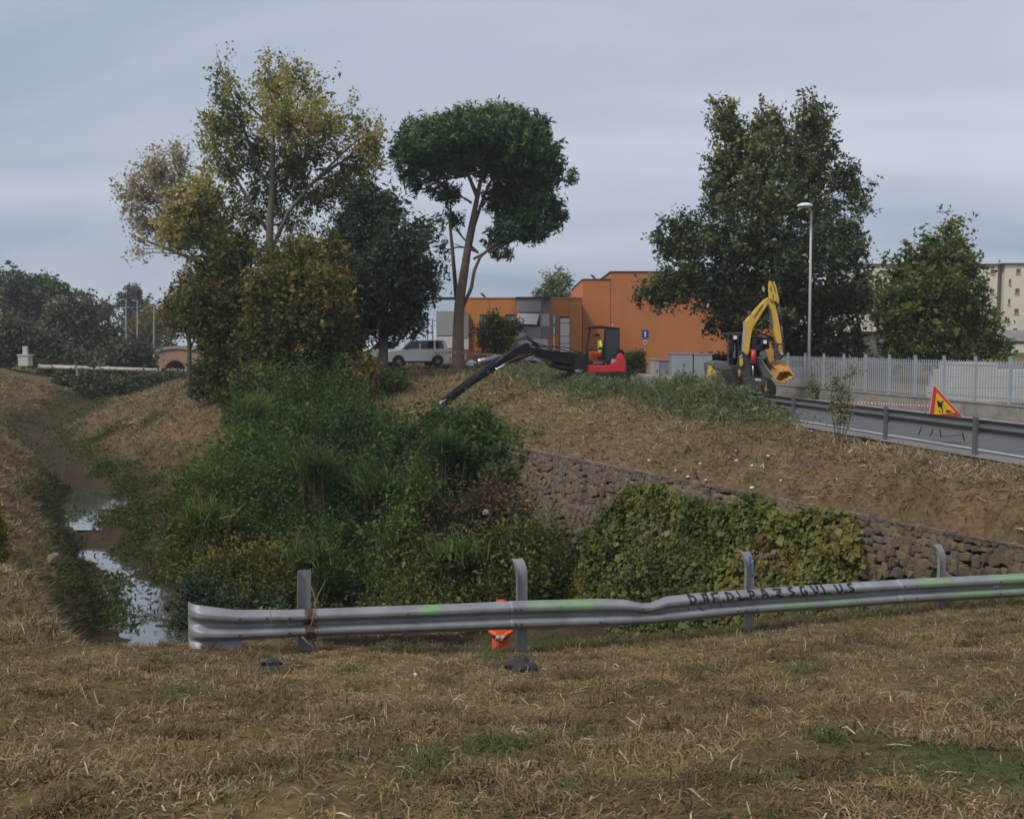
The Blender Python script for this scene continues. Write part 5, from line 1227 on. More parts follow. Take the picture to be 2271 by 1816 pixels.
# barrier tapes
def tape(name, label, pts, w, n):
    t = MB(); pts = [Vector(p) for p in pts]
    seg = []
    L_ = [0]
    for a, b in zip(pts[:-1], pts[1:]): L_.append(L_[-1] + (b - a).length)
    for i in range(n):
        for q in (0,):
            f0, f1 = i / n * L_[-1], (i + 1) / n * L_[-1]
            def pos(f):
                k = max(j for j in range(len(L_)) if L_[j] <= f + 1e-9); k = min(k, len(pts) - 2)
                return pts[k].lerp(pts[k + 1], (f - L_[k]) / (L_[k + 1] - L_[k]))
            a, b = pos(f0), pos(f1); tw = .5 + .5 * math.sin(i * .9)
            dn = Vector((0, .03 * tw, -w)); s_ = Vector((0, 0, 0))
            lean = (b - a) * .8
            t.prism([a, b, b + dn + lean * .4, a + dn + lean * .4], (0, .002, 0), i % 2)
    o = t.build(name, [mat(name + "_white", (.62, .60, .57), var=.1), mat(name + "_red", (.42, .10, .07), var=.1)]); tag(o, label, "barrier tape"); return o
tape("barrier_tape", "red and white barrier tape strung along the pavement by the fence", [at(1735, 893, 33), at(1830, 889, 31.5), at(1950, 893, 29.5), at(2062, 898, 27)], .05, 96)
tape("barrier_tape", "red and white barrier tape tied round the umbrella pine trunk", [at(960, 782, 58), at(1010, 779, 57.5), at(1080, 784, 56), at(1160, 790, 54)], .10, 60)
# ================================================================ people
def figure(parent, joints, edges, paint, mats, root, name="body", sub=1):
    """one continuous skinned body; joints: name -> (position, radius); paint: joint -> material index"""
    names = list(joints); ix = {k: i for i, k in enumerate(names)}
    org = ORG[parent.name]
    me = bpy.data.meshes.new("figure_tmp")
    me.from_pydata([tuple(Vector(joints[k][0]) - org) for k in names], [(ix[a], ix[b]) for a, b in edges], [])
    o = bpy.data.objects.new("figure_tmp", me); COL.objects.link(o)
    sk = o.modifiers.new("skin", 'SKIN'); sk.use_smooth_shade = True
    lay = me.skin_vertices[0].data
    for k in names:
        r = joints[k][1]; lay[ix[k]].radius = (r, r) if not hasattr(r, '__len__') else r
        lay[ix[k]].use_root = (k == root)
    ss = o.modifiers.new("sub", 'SUBSURF'); ss.levels = sub; ss.render_levels = sub
    dg = bpy.context.evaluated_depsgraph_get(); dg.update()
    m2 = bpy.data.meshes.new_from_object(o.evaluated_get(dg))
    bpy.data.objects.remove(o)
    m2.name = name
    m2.materials.clear()
    for m in mats: m2.materials.append(m)
    segs = [(Vector(joints[a][0]) - org, Vector(joints[b][0]) - org, a, b) for a, b in edges]
    mi = []
    for p in m2.polygons:
        c = p.center; best = None
        for a, b, na, nb in segs:
            d = b - a; t = max(0, min(1, (c - a).dot(d) / max(1e-9, d.length_squared)))
            dist = (c - (a + d * t)).length
            if best is None or dist < best[0]: best = (dist, paint.get((na, nb), paint.get(na if t < .5 else nb, 0)))
        mi.append(best[1])
    m2.polygons.foreach_set('material_index', mi); m2.polygons.foreach_set('use_smooth', [True] * len(mi))
    return link(name, m2, parent, org)
def add_hand(parent, body, wrist, d, palm_n, m, s=1.0, curl=0.5):
    """palm and five fingers, thumb from the side of the palm"""
    d = Vector(d).normalized(); n = Vector(palm_n); n = (n - d * n.dot(d)).normalized(); sd = d.cross(n)
    mb = MB(); w = Vector(wrist)
    mb.tube([w, w + d * .04 * s, w + d * .09 * s], [.026 * s, .040 * s, .038 * s], n=8)
    for i, (off, L) in enumerate([(-.030, .065), (-.010, .078), (.010, .074), (.029, .058)]):
        b = w + d * .085 * s + sd * off * s
        mb.tube([b, b + (d * (1 - .25 * curl) + n * .35 * curl) * L * .5 * s, b + (d * (1 - .6 * curl) + n * .9 * curl) * L * s], [.0095 * s, .009 * s, .007 * s], n=6)
    b = w + d * .03 * s - sd * .036 * s
    mb.tube([b, b + (d * .6 - sd * .7) * .035 * s, b + (d * .9 - sd * .5 + n * .3) * .065 * s], [.012 * s, .010 * s, .008 * s], n=6)
    mb.build("hand", m, parent, smooth=True)
def add_face(parent, c, fwd, m_skin, m_hair, r=.10):
    """nose, ears, eyes, mouth on the head"""
    f = Vector(fwd).normalized(); up = Vector((0, 0, 1)); s = f.cross(up).normalized()
    mb = MB()
    mb.tube([c + f * r * .9 + up * .01, c + f * (r * 1.12) - up * .025, c + f * r * .95 - up * .035], [.008, .014, .01], n=6)
    for k in (-1, 1): mb.lathe(c + s * k * r * .82 - up * .01, [(.012, -.012), (.026, 0), (.012, .012)], 8, axis=s)
    mb.build("face_features", m_skin, parent, smooth=True)
    mb = MB()
    for k in (-1, 1): mb.lathe(c + f * r * .86 + s * k * .034 + up * .012, [(.010, -.004), (.010, .004)], 8, axis=f)
    mb.tube([c + f * r * .9 - up * .058 - s * .022, c + f * r * .93 - up * .060, c + f * r * .9 - up * .058 + s * .022], .004, n=5)
    mb.build("eyes_and_mouth", m_hair, parent)
m_skin = mat("skin", (.42, .25, .18), rough=.55, var=.1)
m_orange_cloth = mat("hi_vis_orange", (.80, .115, .028), rough=.7, var=.12, scale=9)
m_yellow_cloth = mat("hi_vis_yellow", (.62, .72, .06), rough=.7, var=.1)
m_dark_cloth = mat("dark_cloth", (.03, .033, .04), rough=.85)
m_boot = mat("boot_leather", (.03, .026, .022), rough=.7)
m_glove = mat("work_glove", (.42, .38, .34), rough=.8)
m_reflect = mat("reflective_band", (.62, .62, .6), rough=.4)
# worker standing in the ravine
Yw = 20.0
top = at(1113, 1326, Yw)
base = Vector((top.x - .02, Yw, top.z - 1.80))
wk = thing("person", "worker in orange clothes and red helmet standing in the ravine behind the guardrail", "person", base)
B = lambda x, y, z: base + Vector((x, y, z))
J = {'pel': (B(0, 0, .92), (.185, .14)), 'bel': (B(0, 0, 1.06), (.16, .12)), 'che': (B(0, .01, 1.28), (.185, .13)), 'nec': (B(0, .0, 1.44), .065), 'hed0': (B(0, -.01, 1.53), .075), 'hed1': (B(0, -.02, 1.62), .098), 'hed2': (B(0, -.01, 1.69), .07),
     'hiL': (B(-.10, 0, .86), .105), 'knL': (B(-.13, -.04, .48), .075), 'anL': (B(-.14, .02, .09), .055), 'toL': (B(-.16, -.15, .05), .045),
     'hiR': (B(.10, 0, .86), .105), 'knR': (B(.14, -.03, .48), .075), 'anR': (B(.16, .03, .09), .055), 'toR': (B(.19, -.14, .05), .045),
     'shL': (B(-.19, 0, 1.37), .072), 'elL': (B(-.22, -.06, 1.12), .056), 'wrL': (B(-.08, -.24, 1.09), .038), 'shR': (B(.19, 0, 1.37), .072), 'elR': (B(.22, -.06, 1.12), .056), 'wrR': (B(.07, -.25, 1.09), .038)}
E = [('pel', 'bel'), ('bel', 'che'), ('che', 'nec'), ('nec', 'hed0'), ('hed0', 'hed1'), ('hed1', 'hed2'), ('pel', 'hiL'), ('hiL', 'knL'), ('knL', 'anL'), ('anL', 'toL'), ('pel', 'hiR'), ('hiR', 'knR'), ('knR', 'anR'), ('anR', 'toR'), ('che', 'shL'), ('shL', 'elL'), ('elL', 'wrL'), ('che', 'shR'), ('shR', 'elR'), ('elR', 'wrR')]
pt_ = {('nec', 'hed0'): 1, ('hed0', 'hed1'): 1, ('hed1', 'hed2'): 1, ('anL', 'toL'): 2, ('anR', 'toR'): 2}
figure(wk, J, E, pt_, [m_orange_cloth, m_skin, m_boot], 'pel', sub=2)
add_hand(wk, None, J['wrL'][0], (.55, -.15, -.8), (0, 1, 0), m_glove); add_hand(wk, None, J['wrR'][0], (-.55, -.15, -.8), (0, 1, 0), m_glove)
add_face(wk, B(0, -.02, 1.60), (0, -1, -.1), m_skin, m_dark_cloth)
mb = MB(); mb.lathe(B(0, -.01, 1.655), [(.150, -.01), (.155, .0), (.128, .012), (.122, .05), (.09, .095), (.03, .115)], 18); mb.build("helmet", mat("red_helmet", (.55, .04, .03), rough=.35), wk, smooth=True)
mb = MB()
for sx in (-1, 1): mb.lathe(B(sx * .135, -.035, .42), [(.088, -.025), (.088, .025)], 14); mb.build
mb.build("reflective_bands", m_reflect, wk)
mb = MB(); mb.lathe(B(0, 0, 1.0), [(.186, -.015), (.186, .02)], 20); mb.build("belt", m_dark_cloth, wk)

# ================================================================ red excavator with flail mower arm
D = 42.0; k = mpx(D)
m_black_steel = mat("black_steel", (.016, .0145, .015), rough=.6, spec=.3, var=.3, scale=6, dirt=(.06, .05, .04), dirt_amt=.5, dscale=4, metal=.2)
m_redpaint = mat("red_machine_paint", (.52, .025, .03), rough=.35, var=.12, dirt=(.18, .09, .06), dirt_amt=.3, dscale=3)
m_chrome = mat("chrome_rod", (.70, .70, .71), rough=.18, metal=.9, var=.05)
m_glass = mat("dark_glass", (.012, .014, .016), rough=.08, var=.05, spec=.8)
m_rubber = mat("tyre_rubber", (.022, .021, .020), rough=.9, var=.25, bump=.3)
m_hose = mat("hydraulic_hose", (.015, .015, .016), rough=.5)
rb = at(1345, 845, D)
rz_ = ground_at(rb.x, rb.y) if False else rb.z
ex = thing("tracked_excavator", "small red tracked excavator with long black mower arm on the bank top", "excavator", rb)
def tapered(mb, a, b, wa, ha, wb, hb, up=(0, 0, 1)):
    a, b = Vector(a), Vector(b); d = (b - a).normalized(); x = d.cross(Vector(up)).normalized(); z = x.cross(d)
    V = [a + x * sx * wa / 2 + z * sz * ha / 2 for sz in (-1, 1) for sx in (-1, 1)] + [b + x * sx * wb / 2 + z * sz * hb / 2 for sz in (-1, 1) for sx in (-1, 1)]
    mb.add(V, [(0, 1, 3, 2), (4, 6, 7, 5), (0, 4, 5, 1), (2, 3, 7, 6), (0, 2, 6, 4), (1, 5, 7, 3)])
# tracks
for dy in (-.15, 1.35):
    mb = MB(); pts = []
    for a in np.linspace(math.pi / 2, math.pi * 1.5, 8): pts.append((1303 + 12 * math.cos(a), 840 + 14 * math.sin(a)))
    for a in np.linspace(-math.pi / 2, math.pi / 2, 8): pts.append((1386 + 12 * math.cos(a), 840 + 14 * math.sin(a)))
    mb.slab(pts, D + dy - .2, .38); o = mb.build("track", m_rubber, ex)
    for q in (1304, 1330, 1358, 1385):
        mb = MB(); mb.lathe(at(q, 841, D + dy - .22), [(.16, 0), (.16, .03)], 12, axis=(0, -1, 0)); mb.build("roller", m_black_steel, o)
mb = MB(); mb.slab([(1294, 813), (1300, 809), (1366, 811), (1366, 826), (1294, 826)], D - .05, 1.7); mb.build("platform", m_redpaint, ex, bevel=.03)
mb = MB(); mb.slab([(1352, 812), (1357, 803), (1365, 800), (1368, 790), (1373, 784), (1380, 783), (1385, 792), (1388, 806), (1389, 826), (1352, 826)], D - .10, 1.75); mb.build("counterweight", m_redpaint, ex, bevel=.05)
mb = MB(); mb.slab([(1366, 800), (1366, 780), (1378, 774), (1386, 782), (1384, 792), (1374, 784)], D + .3, .9); mb.build("engine_hood", m_black_steel, ex, bevel=.03)
# cab
cab = MB(); cab.slab([(1301, 729), (1304, 724), (1330, 722), (1374, 727), (1375, 731), (1340, 728)], D + .0, 1.25); cabo = cab.build("cab_roof", m_black_steel, ex, bevel=.02)
for dy in (.02, 1.17):
    for a, b, w in [((1304, 813), (1301, 772), 4), ((1301, 772), (1309, 726), 4), ((1340, 812), (1342, 727), 4), ((1372, 800), (1373, 728), 3), ((1302, 776), (1342, 774), 2.5), ((1303, 808), (1342, 808), 4)]:
        mb = MB(); mb.bar(at(*a, D + dy), at(*b, D + dy), w * k, .06, up=(0, 1, 0)); mb.build("cab_post", m_black_steel, ex)
mb = MB(); mb.slab([(1343, 730), (1371, 731), (1370, 800), (1352, 803), (1343, 808)], D + .01, .05); mb.build("rear_side_panel", m_glass, ex)
mb = MB(); mb.slab([(1343, 730), (1371, 731), (1370, 805), (1343, 808)], D + 1.16, .04); mb.build("far_side_panel", m_glass, ex)
mb = MB(); mb.slab([(1338, 770), (1344, 748), (1350, 748), (1350, 800), (1328, 800), (1326, 792), (1338, 790)], D + .35, .5); mb.build("operator_seat", m_dark_cloth, ex, bevel=.03)
mb = MB(); mb.slab([(1355, 800), (1358, 796), (1364, 797), (1366, 803), (1358, 806)], D - .02, .02); mb.build("white_lettering", mat("faded_decal", (.35, .38, .37)), ex)
mb = MB(); mb.lathe(at(1359, 725, D + .3), [(.05, 0), (.05, .08), (.03, .13)], 10); mb.build("beacon", mat("amber_beacon", (.6, .2, .03), rough=.3), ex)
mb = MB(); mb.lathe(at(1306, 727, D - .05), [(.07, -.03), (.07, .03)], 8, axis=(-1, -.3, 0)); mb.build("work_lamp", m_black_steel, ex)
# boom and arm
m_greyp0 = mat("pin_steel", (.12, .115, .11), rough=.5, metal=.5)
b0 = at(1300, 800, D + .3); b1_ = at(1235, 792, D - .4); b2_ = at(1160, 775, D - 1.2); b2h = at(1128, 790, D - 1.6); tip = at(978, 902, D - 6.2); mid_ = at(1040, 848, D - 4.2)
mb = MB(); tapered(mb, b0, b1_, .30, .50, .28, .44); tapered(mb, b1_, b2_, .28, .44, .24, .30); boom = mb.build("boom", m_black_steel, ex, bevel=.02)
mb = MB(); mb.slab([(1296, 784), (1302, 784), (1302, 824), (1275, 828), (1240, 820), (1215, 812), (1225, 800), (1260, 790)], D - .15, .5); mb.build("boom_swing_bracket", m_black_steel, ex, bevel=.02)
e_up = at(1172, 766, D - 1.1)
mb = MB(); tapered(mb, e_up, b2h, .20, .26, .24, .38); tapered(mb, b2h, mid_, .24, .38, .20, .31); tapered(mb, mid_, tip, .20, .31, .14, .18); arm = mb.build("arm", m_black_steel, ex, bevel=.02)
def cyl(mbn, a, b, r, parent, m): mb = MB(); mb.tube([a, b], r, n=10); return mb.build(mbn, m, parent, smooth=True)
cyl("cylinder_rod", at(1100, 820, D - 2.9), at(1130, 801, D - 2.0), .055, arm, m_chrome); cyl("cylinder_body", at(1130, 801, D - 2.0), at(1180, 786, D - 1.5), .085, arm, m_black_steel)
cyl("cylinder_rod", at(972, 898, D - 6.35), at(999, 876, D - 5.5), .06, arm, m_chrome); cyl("cylinder_rod", at(1004, 880, D - 5.4), at(1022, 866, D - 4.9), .045, arm, m_chrome)
cyl("cylinder_body", at(1064, 802, D - 2.7), at(1112, 793, D - 2.2), .13, arm, mat("grey_cylinder", (.16, .165, .18), rough=.35, metal=.4)); cyl("cylinder_cap", at(1061, 803, D - 2.75), at(1067, 801, D - 2.66), .11, arm, m_chrome)
cyl("cylinder_rod", at(1150, 798, D - 1.8), at(1185, 790, D - 1.5), .04, arm, m_chrome)
for q in range(4):
    mb = MB(); mb.tube([at(1190 + q * 4, 772, D - 1.3), at(1172 - q * 2, 752 - q * 3, D - 1.4), at(1152 - q * 3, 752 + q * 2, D - 1.5), at(1140 - q * 4, 775 + q * 2, D - 1.7), at(1100 - q * 3, 805, D - 2.8)], .022, n=6); mb.build("hose", m_hose, arm, smooth=True)
for t0, t1, w_ in ((.08, .45, .05), (.5, .95, .045)):
    a_ = b2h.lerp(tip, t0) + Vector((-.10, -.16, .20)); c_ = b2h.lerp(tip, t1) + Vector((-.08, -.13, .16)); cyl("ram", a_, c_, w_, arm, m_black_steel)
for q in range(3):
    mb = MB(); mb.tube([b2h.lerp(tip, f_) + Vector((-.05 + .05 * q, -.17, .16 + .04 * math.sin(f_ * 14 + q))) for f_ in np.linspace(0, .9, 9)], .018, n=5); mb.build("hose", m_hose, arm, smooth=True)
    mb = MB(); mb.tube([b0.lerp(b2_, f_) + Vector((0, -.2 - .02 * q, .22 + .07 * q + .05 * math.sin(f_ * 11 + q * 2))) for f_ in np.linspace(.05, .95, 9)], .02, n=5); mb.build("hose", m_hose, boom, smooth=True)
for f_ in (.0, .33, .66, 1.0):
    mb = MB(); p_ = b2h.lerp(tip, f_); mb.tube([p_ + Vector((0, -.2, 0)), p_ + Vector((0, .2, 0))], .06, n=10); mb.build("pin", m_greyp0, arm)
cyl("lift_ram", at(1292, 822, D - .1), at(1222, 812, D - .5), .07, boom, m_black_steel); cyl("lift_rod", at(1222, 812, D - .5), at(1180, 794, D - 1.0), .035, boom, m_chrome)
hd = tip; mb = MB()
prof = [(-.02, .18), (.34, .10), (.42, -.10), (.36, -.38), (.22, -.40), (.20, -.20), (-.20, -.20), (-.24, -.42), (-.40, -.40), (-.44, -.05), (-.30, .14)]
hb_ = at(958, 926, D - 6.4)
hx = Vector((.45, -.9, 0)).normalized(); hy = Vector((.9, .45, 0))
mb.prism([hb_ + hx * u_ + Vector((0, 0, v_)) for u_, v_ in prof], hy * 1.15); mo = mb.build("mower_head", m_black_steel, ex, bevel=.02)
mb = MB(); mb.tube([hb_ + Vector((0, 0, -.22)), hb_ + hy * 1.15 + Vector((0, 0, -.22))], .16, n=12); mb.build("flail_drum", m_black_steel, mo)
mb = MB(); mb.bar(tip, hb_ + hy * .55 + Vector((0, 0, .1)), .16, .16); mb.build("coupler", m_black_steel, ex)
mb = MB(); mb.slab([(1274, 822), (1280, 819), (1292, 821), (1290, 826), (1278, 825)], D - .9, .06); mb.build("mirror_plate", m_chrome, ex)
# operator
op_b = at(1332, 790, D + .5)
op = thing("person", "excavator operator in orange trousers and yellow vest sitting in the cab", "person", op_b)
Q_ = lambda x, y, dd=.45: at(x, y, D + dd)
J = {'pel': (Q_(1331, 786), .15), 'bel': (Q_(1332, 775), .14), 'che': (Q_(1331, 763), (.17, .15)), 'nec': (Q_(1328, 754), .06), 'hed0': (Q_(1326, 750.5), .08), 'hed1': (Q_(1324, 746), .105), 'hed2': (Q_(1324, 742), .08),
     'hiL': (Q_(1329, 787, .35), .10), 'knL': (Q_(1310, 782, .3), .085), 'anL': (Q_(1314, 801, .3), .065), 'toL': (Q_(1306, 805, .28), .05), 'hiR': (Q_(1329, 787, .55), .10), 'knR': (Q_(1311, 783, .62), .085), 'anR': (Q_(1315, 802, .62), .065), 'toR': (Q_(1307, 806, .62), .05),
     'shL': (Q_(1332, 758, .27), .075), 'elL': (Q_(1334, 771, .18), .06), 'wrL': (Q_(1325, 775, .15), .04), 'shR': (Q_(1332, 758, .63), .075), 'elR': (Q_(1333, 771, .72), .06), 'wrR': (Q_(1322, 775, .7), .04)}
pt_ = {('pel', 'bel'): 1, ('bel', 'che'): 1, ('che', 'nec'): 1, ('che', 'shL'): 1, ('che', 'shR'): 1, ('shL', 'elL'): 1, ('shR', 'elR'): 1, ('elL', 'wrL'): 3, ('elR', 'wrR'): 3, ('nec', 'hed0'): 2, ('hed0', 'hed1'): 2, ('hed1', 'hed2'): 2, ('anL', 'toL'): 3, ('anR', 'toR'): 3}
figure(op, J, E, pt_, [m_orange_cloth, m_yellow_cloth, m_skin, m_dark_cloth], 'pel', sub=2)
add_hand(op, None, J['wrL'][0], (-.8, 0, -.1), (0, 0, -1), m_skin); add_hand(op, None, J['wrR'][0], (-.8, 0, -.1), (0, 0, -1), m_skin)
add_face(op, Q_(1324, 747), (-1, -.15, 0), m_skin, m_dark_cloth)
mb = MB(); mb.lathe(Q_(1324.5, 745.5), [(.115, 0), (.118, .02), (.10, .07), (.05, .10)], 14); mb.box(Q_(1317, 745.5), (.14, .16, .015)); mb.build("cap", m_dark_cloth, op, smooth=True)

# ================================================================ yellow backhoe
DB = 37.0; kb = mpx(DB)
m_yel = mat("yellow_machine_paint", (.62, .40, .05), rough=.4, var=.15, scale=5, dirt=(.14, .10, .05), dirt_amt=.45, dscale=3)
m_gold = mat("worn_bucket_paint", (.46, .25, .055), rough=.5, var=.25, scale=5, dirt=(.16, .08, .04), dirt_amt=.6, dscale=3, metal=.1)
m_greyp = mat("grey_machine_paint", (.10, .102, .106), rough=.5, var=.25, dirt=(.17, .15, .12), dirt_amt=.4, dscale=3)
m_dkgrey = mat("dark_machine_grey", (.04, .04, .043), rough=.55, var=.3, dirt=(.12, .1, .08), dirt_amt=.4, dscale=3)
bh = thing("backhoe_loader", "yellow backhoe loader with raised folded digging arm on the road", "backhoe", at(1660, 895, DB))
Z6 = lambda x, y: (1540 + .1508 * x, 600 + .1508 * y)
def s6(pts, dd, th, name, m, parent=bh, bevel=.02):
    mb = MB(); mb.slab([Z6(*p) for p in pts], DB + dd, th); return mb.build(name, m, parent, bevel=bevel)
bo = s6([(725, 1200), (770, 1252), (802, 1215), (838, 930), (872, 830), (1040, 560), (1100, 470), (1090, 395), (1025, 440), (810, 680), (748, 755), (762, 860), (738, 1000)], .0, .30, "boom", m_yel)
s6([(872, 690), (1000, 500), (1015, 512), (885, 700)], -.012, .02, "boom_slot", m_dkgrey, bo, 0)
s6([(740, 745), (752, 752), (764, 860), (742, 1000), (730, 1200), (722, 1195), (730, 1000), (745, 860)], -.006, .31, "boom_edge_plate", mat("worn_edge", (.45, .40, .30), rough=.5), bo, 0)
s6([(800, 640), (815, 590), (832, 600), (828, 670)], .05, .2, "boom_bracket", m_greyp, bo, 0)
for dd, nm in ((-.10, "dipper_plate"), (.36, "dipper_plate")):
    s6([(1088, 180), (1110, 150), (1135, 160), (1150, 200), (1190, 300), (1215, 420), (1205, 465), (1150, 440), (1100, 420), (1085, 300)] if dd < 0 else [(1150, 165), (1180, 160), (1205, 230), (1250, 430), (1245, 490), (1215, 480), (1200, 330)], dd, .04, nm, m_yel)
s6([(1118, 230), (1130, 225), (1140, 300), (1128, 315)], -.108, .01, "plate_slot", m_black, bo, 0); s6([(1148, 360), (1160, 355), (1168, 420), (1155, 430)], -.108, .01, "plate_slot", m_black, bo, 0); s6([(1170, 260), (1182, 250), (1195, 320), (1185, 330)], -.108, .01, "plate_slot", m_black, bo, 0)
s6([(1095, 395), (1150, 420), (1190, 500), (1225, 640), (1255, 800), (1295, 1055), (1275, 1085), (1212, 1060), (1170, 900), (1150, 790), (1118, 560), (1085, 470)], .0, .26, "dipper", m_yel)
s6([(1118, 560), (1128, 555), (1155, 740), (1165, 830), (1150, 830), (1128, 760)], -.01, .28, "dipper_edge", m_greyp, bh, 0)
cyl("bucket_cylinder", at(*Z6(1228, 490), DB + .1), at(*Z6(1275, 790), DB + .1), .075, bh, m_dkgrey); cyl("bucket_rod", at(*Z6(1275, 790), DB + .1), at(*Z6(1305, 1040), DB + .1), .035, bh, m_greyp)
s6([(1185, 1060), (1320, 1060), (1330, 1120), (1320, 1260), (1270, 1320), (1190, 1310), (1170, 1200)], .02, .22, "bucket_link", m_dkgrey); s6([(1240, 1100), (1290, 1095), (1305, 1210), (1270, 1230), (1240, 1180)], -.02, .3, "link_plate", m_gold); s6([(1265, 1210), (1310, 1215), (1315, 1240), (1265, 1240)], -.06, .4, "link_pin", m_chrome)
# bucket: back shell lofted to an open mouth
back = [(1040, 1330), (1075, 1180), (1165, 1155), (1230, 1330), (1190, 1410), (1110, 1430)]
mouth = [(1105, 1440), (1255, 1385), (1345, 1335), (1478, 1558), (1300, 1655), (1180, 1600)]
front = [(1178, 1592), (1258, 1478), (1395, 1470), (1470, 1560), (1385, 1612), (1290, 1656)]
def loft(mb, A, Bq, dA, dB, mi=0):
    n_ = len(A); V = [at(*Z6(*p), DB + dA) for p in A] + [at(*Z6(*p), DB + dB) for p in Bq]
    mb.add(V, [(i, (i + 1) % n_, n_ + (i + 1) % n_, n_ + i) for i in range(n_)], mi)
mb = MB(); back_o = [(1030, 1330), (1070, 1230), (1180, 1330), (1340, 1335), (1270, 1480), (1110, 1430)]
loft(mb, [(1100, 1430), (1075, 1340), (1175, 1325), (1340, 1335), (1260, 1480), (1180, 1590)], [(1180, 1600), (1250, 1485), (1258, 1478), (1478, 1558), (1385, 1612), (1290, 1660)], .35, -.25)
inner = lambda P, f: [(sum(p[0] for p in P) / len(P) * (1 - f) + p[0] * f, sum(p[1] for p in P) / len(P) * (1 - f) + p[1] * f) for p in P]
mo_ = [(1180, 1600), (1250, 1485), (1395, 1470), (1478, 1558), (1385, 1612), (1290, 1660)]
mb = MB()
bk = [(1100, 1430), (1080, 1345), (1175, 1320), (1340, 1330), (1260, 1470), (1170, 1560)]
loft(mb, bk, mo_, .45, -.30)
V = [at(*Z6(*p), DB + .45) for p in bk]; mb.add(V, [tuple(range(6))])
loft(mb, mo_, inner(mo_, .88), -.30, -.30)
ib = inner(bk, .7); loft(mb, inner(mo_, .88), inner(mo_, .62), -.30, .10); V = [at(*Z6(*p), DB + .10) for p in inner(mo_, .62)]; mb.add(V, [tuple(range(6))])
bk_o = mb.build("bucket", m_gold, bh)
s6([(1055, 1165), (1165, 1148), (1178, 1320), (1110, 1360), (1075, 1290)], .0, .30, "bucket_lug", m_gold)
for i in range(4):
    a = Z6(1300 + i * 48, 1650 - i * 22); mb = MB(); mb.slab([a, (a[0] + 3, a[1] - 1.2), (a[0] + 3.2, a[1] + 2.2), (a[0] + 1.4, a[1] + 2.8)], DB - .34, .08); mb.build("tooth", m_greyp, bk_o)
s6([(958, 1225), (990, 1185), (1040, 1180), (1075, 1265), (1020, 1315), (1000, 1300)], -.05, .12, "grey_lever", m_greyp)
s6([(930, 1270), (975, 1280), (1155, 1560), (1080, 1640), (1010, 1560), (940, 1400)], .15, .25, "swing_frame", m_greyp)
s6([(955, 1275), (970, 1268), (1165, 1560), (1150, 1570)], .10, .32, "frame_edge", mat("scuffed_edge", (.30, .30, .30), rough=.5), bh, 0)
cyl("red_cylinder_guard", at(*Z6(870, 1165), DB - .12), at(*Z6(862, 1370), DB - .12), .095, bh, m_redpaint); cyl("slew_rod", at(*Z6(862, 1370), DB - .1), at(*Z6(856, 1560), DB - .1), .03, bh, m_chrome)
s6([(690, 1180), (735, 1200), (790, 1250), (830, 1300), (830, 1560), (760, 1620), (690, 1600), (650, 1500)], .1, .5, "kingpost", m_dkgrey)
s6([(668, 1300), (715, 1285), (720, 1380), (690, 1420), (668, 1390)], .0, .1, "yellow_bracket", m_yel); s6([(645, 1470), (675, 1455), (690, 1500), (660, 1580), (645, 1540)], .0, .08, "worn_bracket", m_gold); s6([(655, 1280), (700, 1235), (710, 1255), (670, 1295)], .0, .06, "step_plate", m_chrome)
s6([(720, 1600), (830, 1560), (1050, 1590), (1050, 1690), (940, 1720), (720, 1690)], -.1, .7, "rear_frame", m_dkgrey)
s6([(893, 1590), (982, 1600), (980, 1625), (893, 1614)], -.115, .01, "white_plate", mat("white_plate", (.6, .6, .6)), bh, 0)
s6([(1040, 1620), (1065, 1615), (1070, 1760), (1030, 1760)], -.05, .15, "stabiliser_leg", m_gold); s6([(740, 1610), (775, 1600), (775, 1740), (735, 1740)], -.05, .15, "stabiliser_leg", m_dkgrey)
# cab
s6([(490, 915), (660, 908), (730, 930), (1090, 985), (1090, 1010), (860, 985), (640, 945), (490, 945)], .5, 1.5, "cab_roof", m_dkgrey)
for a in [((505, 940), (490, 1400)), ((645, 930), (650, 1420)), ((735, 940), (700, 1400)), ((1085, 1000), (1090, 1480)), ((900, 985), (905, 1450))]:
    mb = MB(); mb.bar(at(*Z6(*a[0]), DB + .55), at(*Z6(*a[1]), DB + .55), .06, .08, up=(0, 1, 0)); mb.build("cab_post", m_dkgrey, bh)
s6([(510, 945), (1085, 1005), (1090, 1480), (495, 1400)], .9, .03, "cab_window", m_glass); s6([(510, 1380), (1090, 1440), (1090, 1620), (500, 1620)], .6, 1.3, "cab_lower", m_dkgrey)
s6([(590, 1060), (605, 1060), (610, 1290), (570, 1290), (570, 1200), (590, 1190)], .53, .06, "wiper_motor", m_greyp)
for c_ in ((595, 985), (1033, 1050)):
    mb = MB(); p = at(*Z6(*c_), DB + .38); mb.box(p, (.19, .10, .19)); o = mb.build("work_lamp", m_dkgrey, bh, bevel=.02)
    mb = MB(); mb.box(p + Vector((0, -.055, 0)), (.125, .012, .125)); mb.build("lamp_glass", mat("lamp_lens", (.82, .83, .84), rough=.25, var=.05), o)
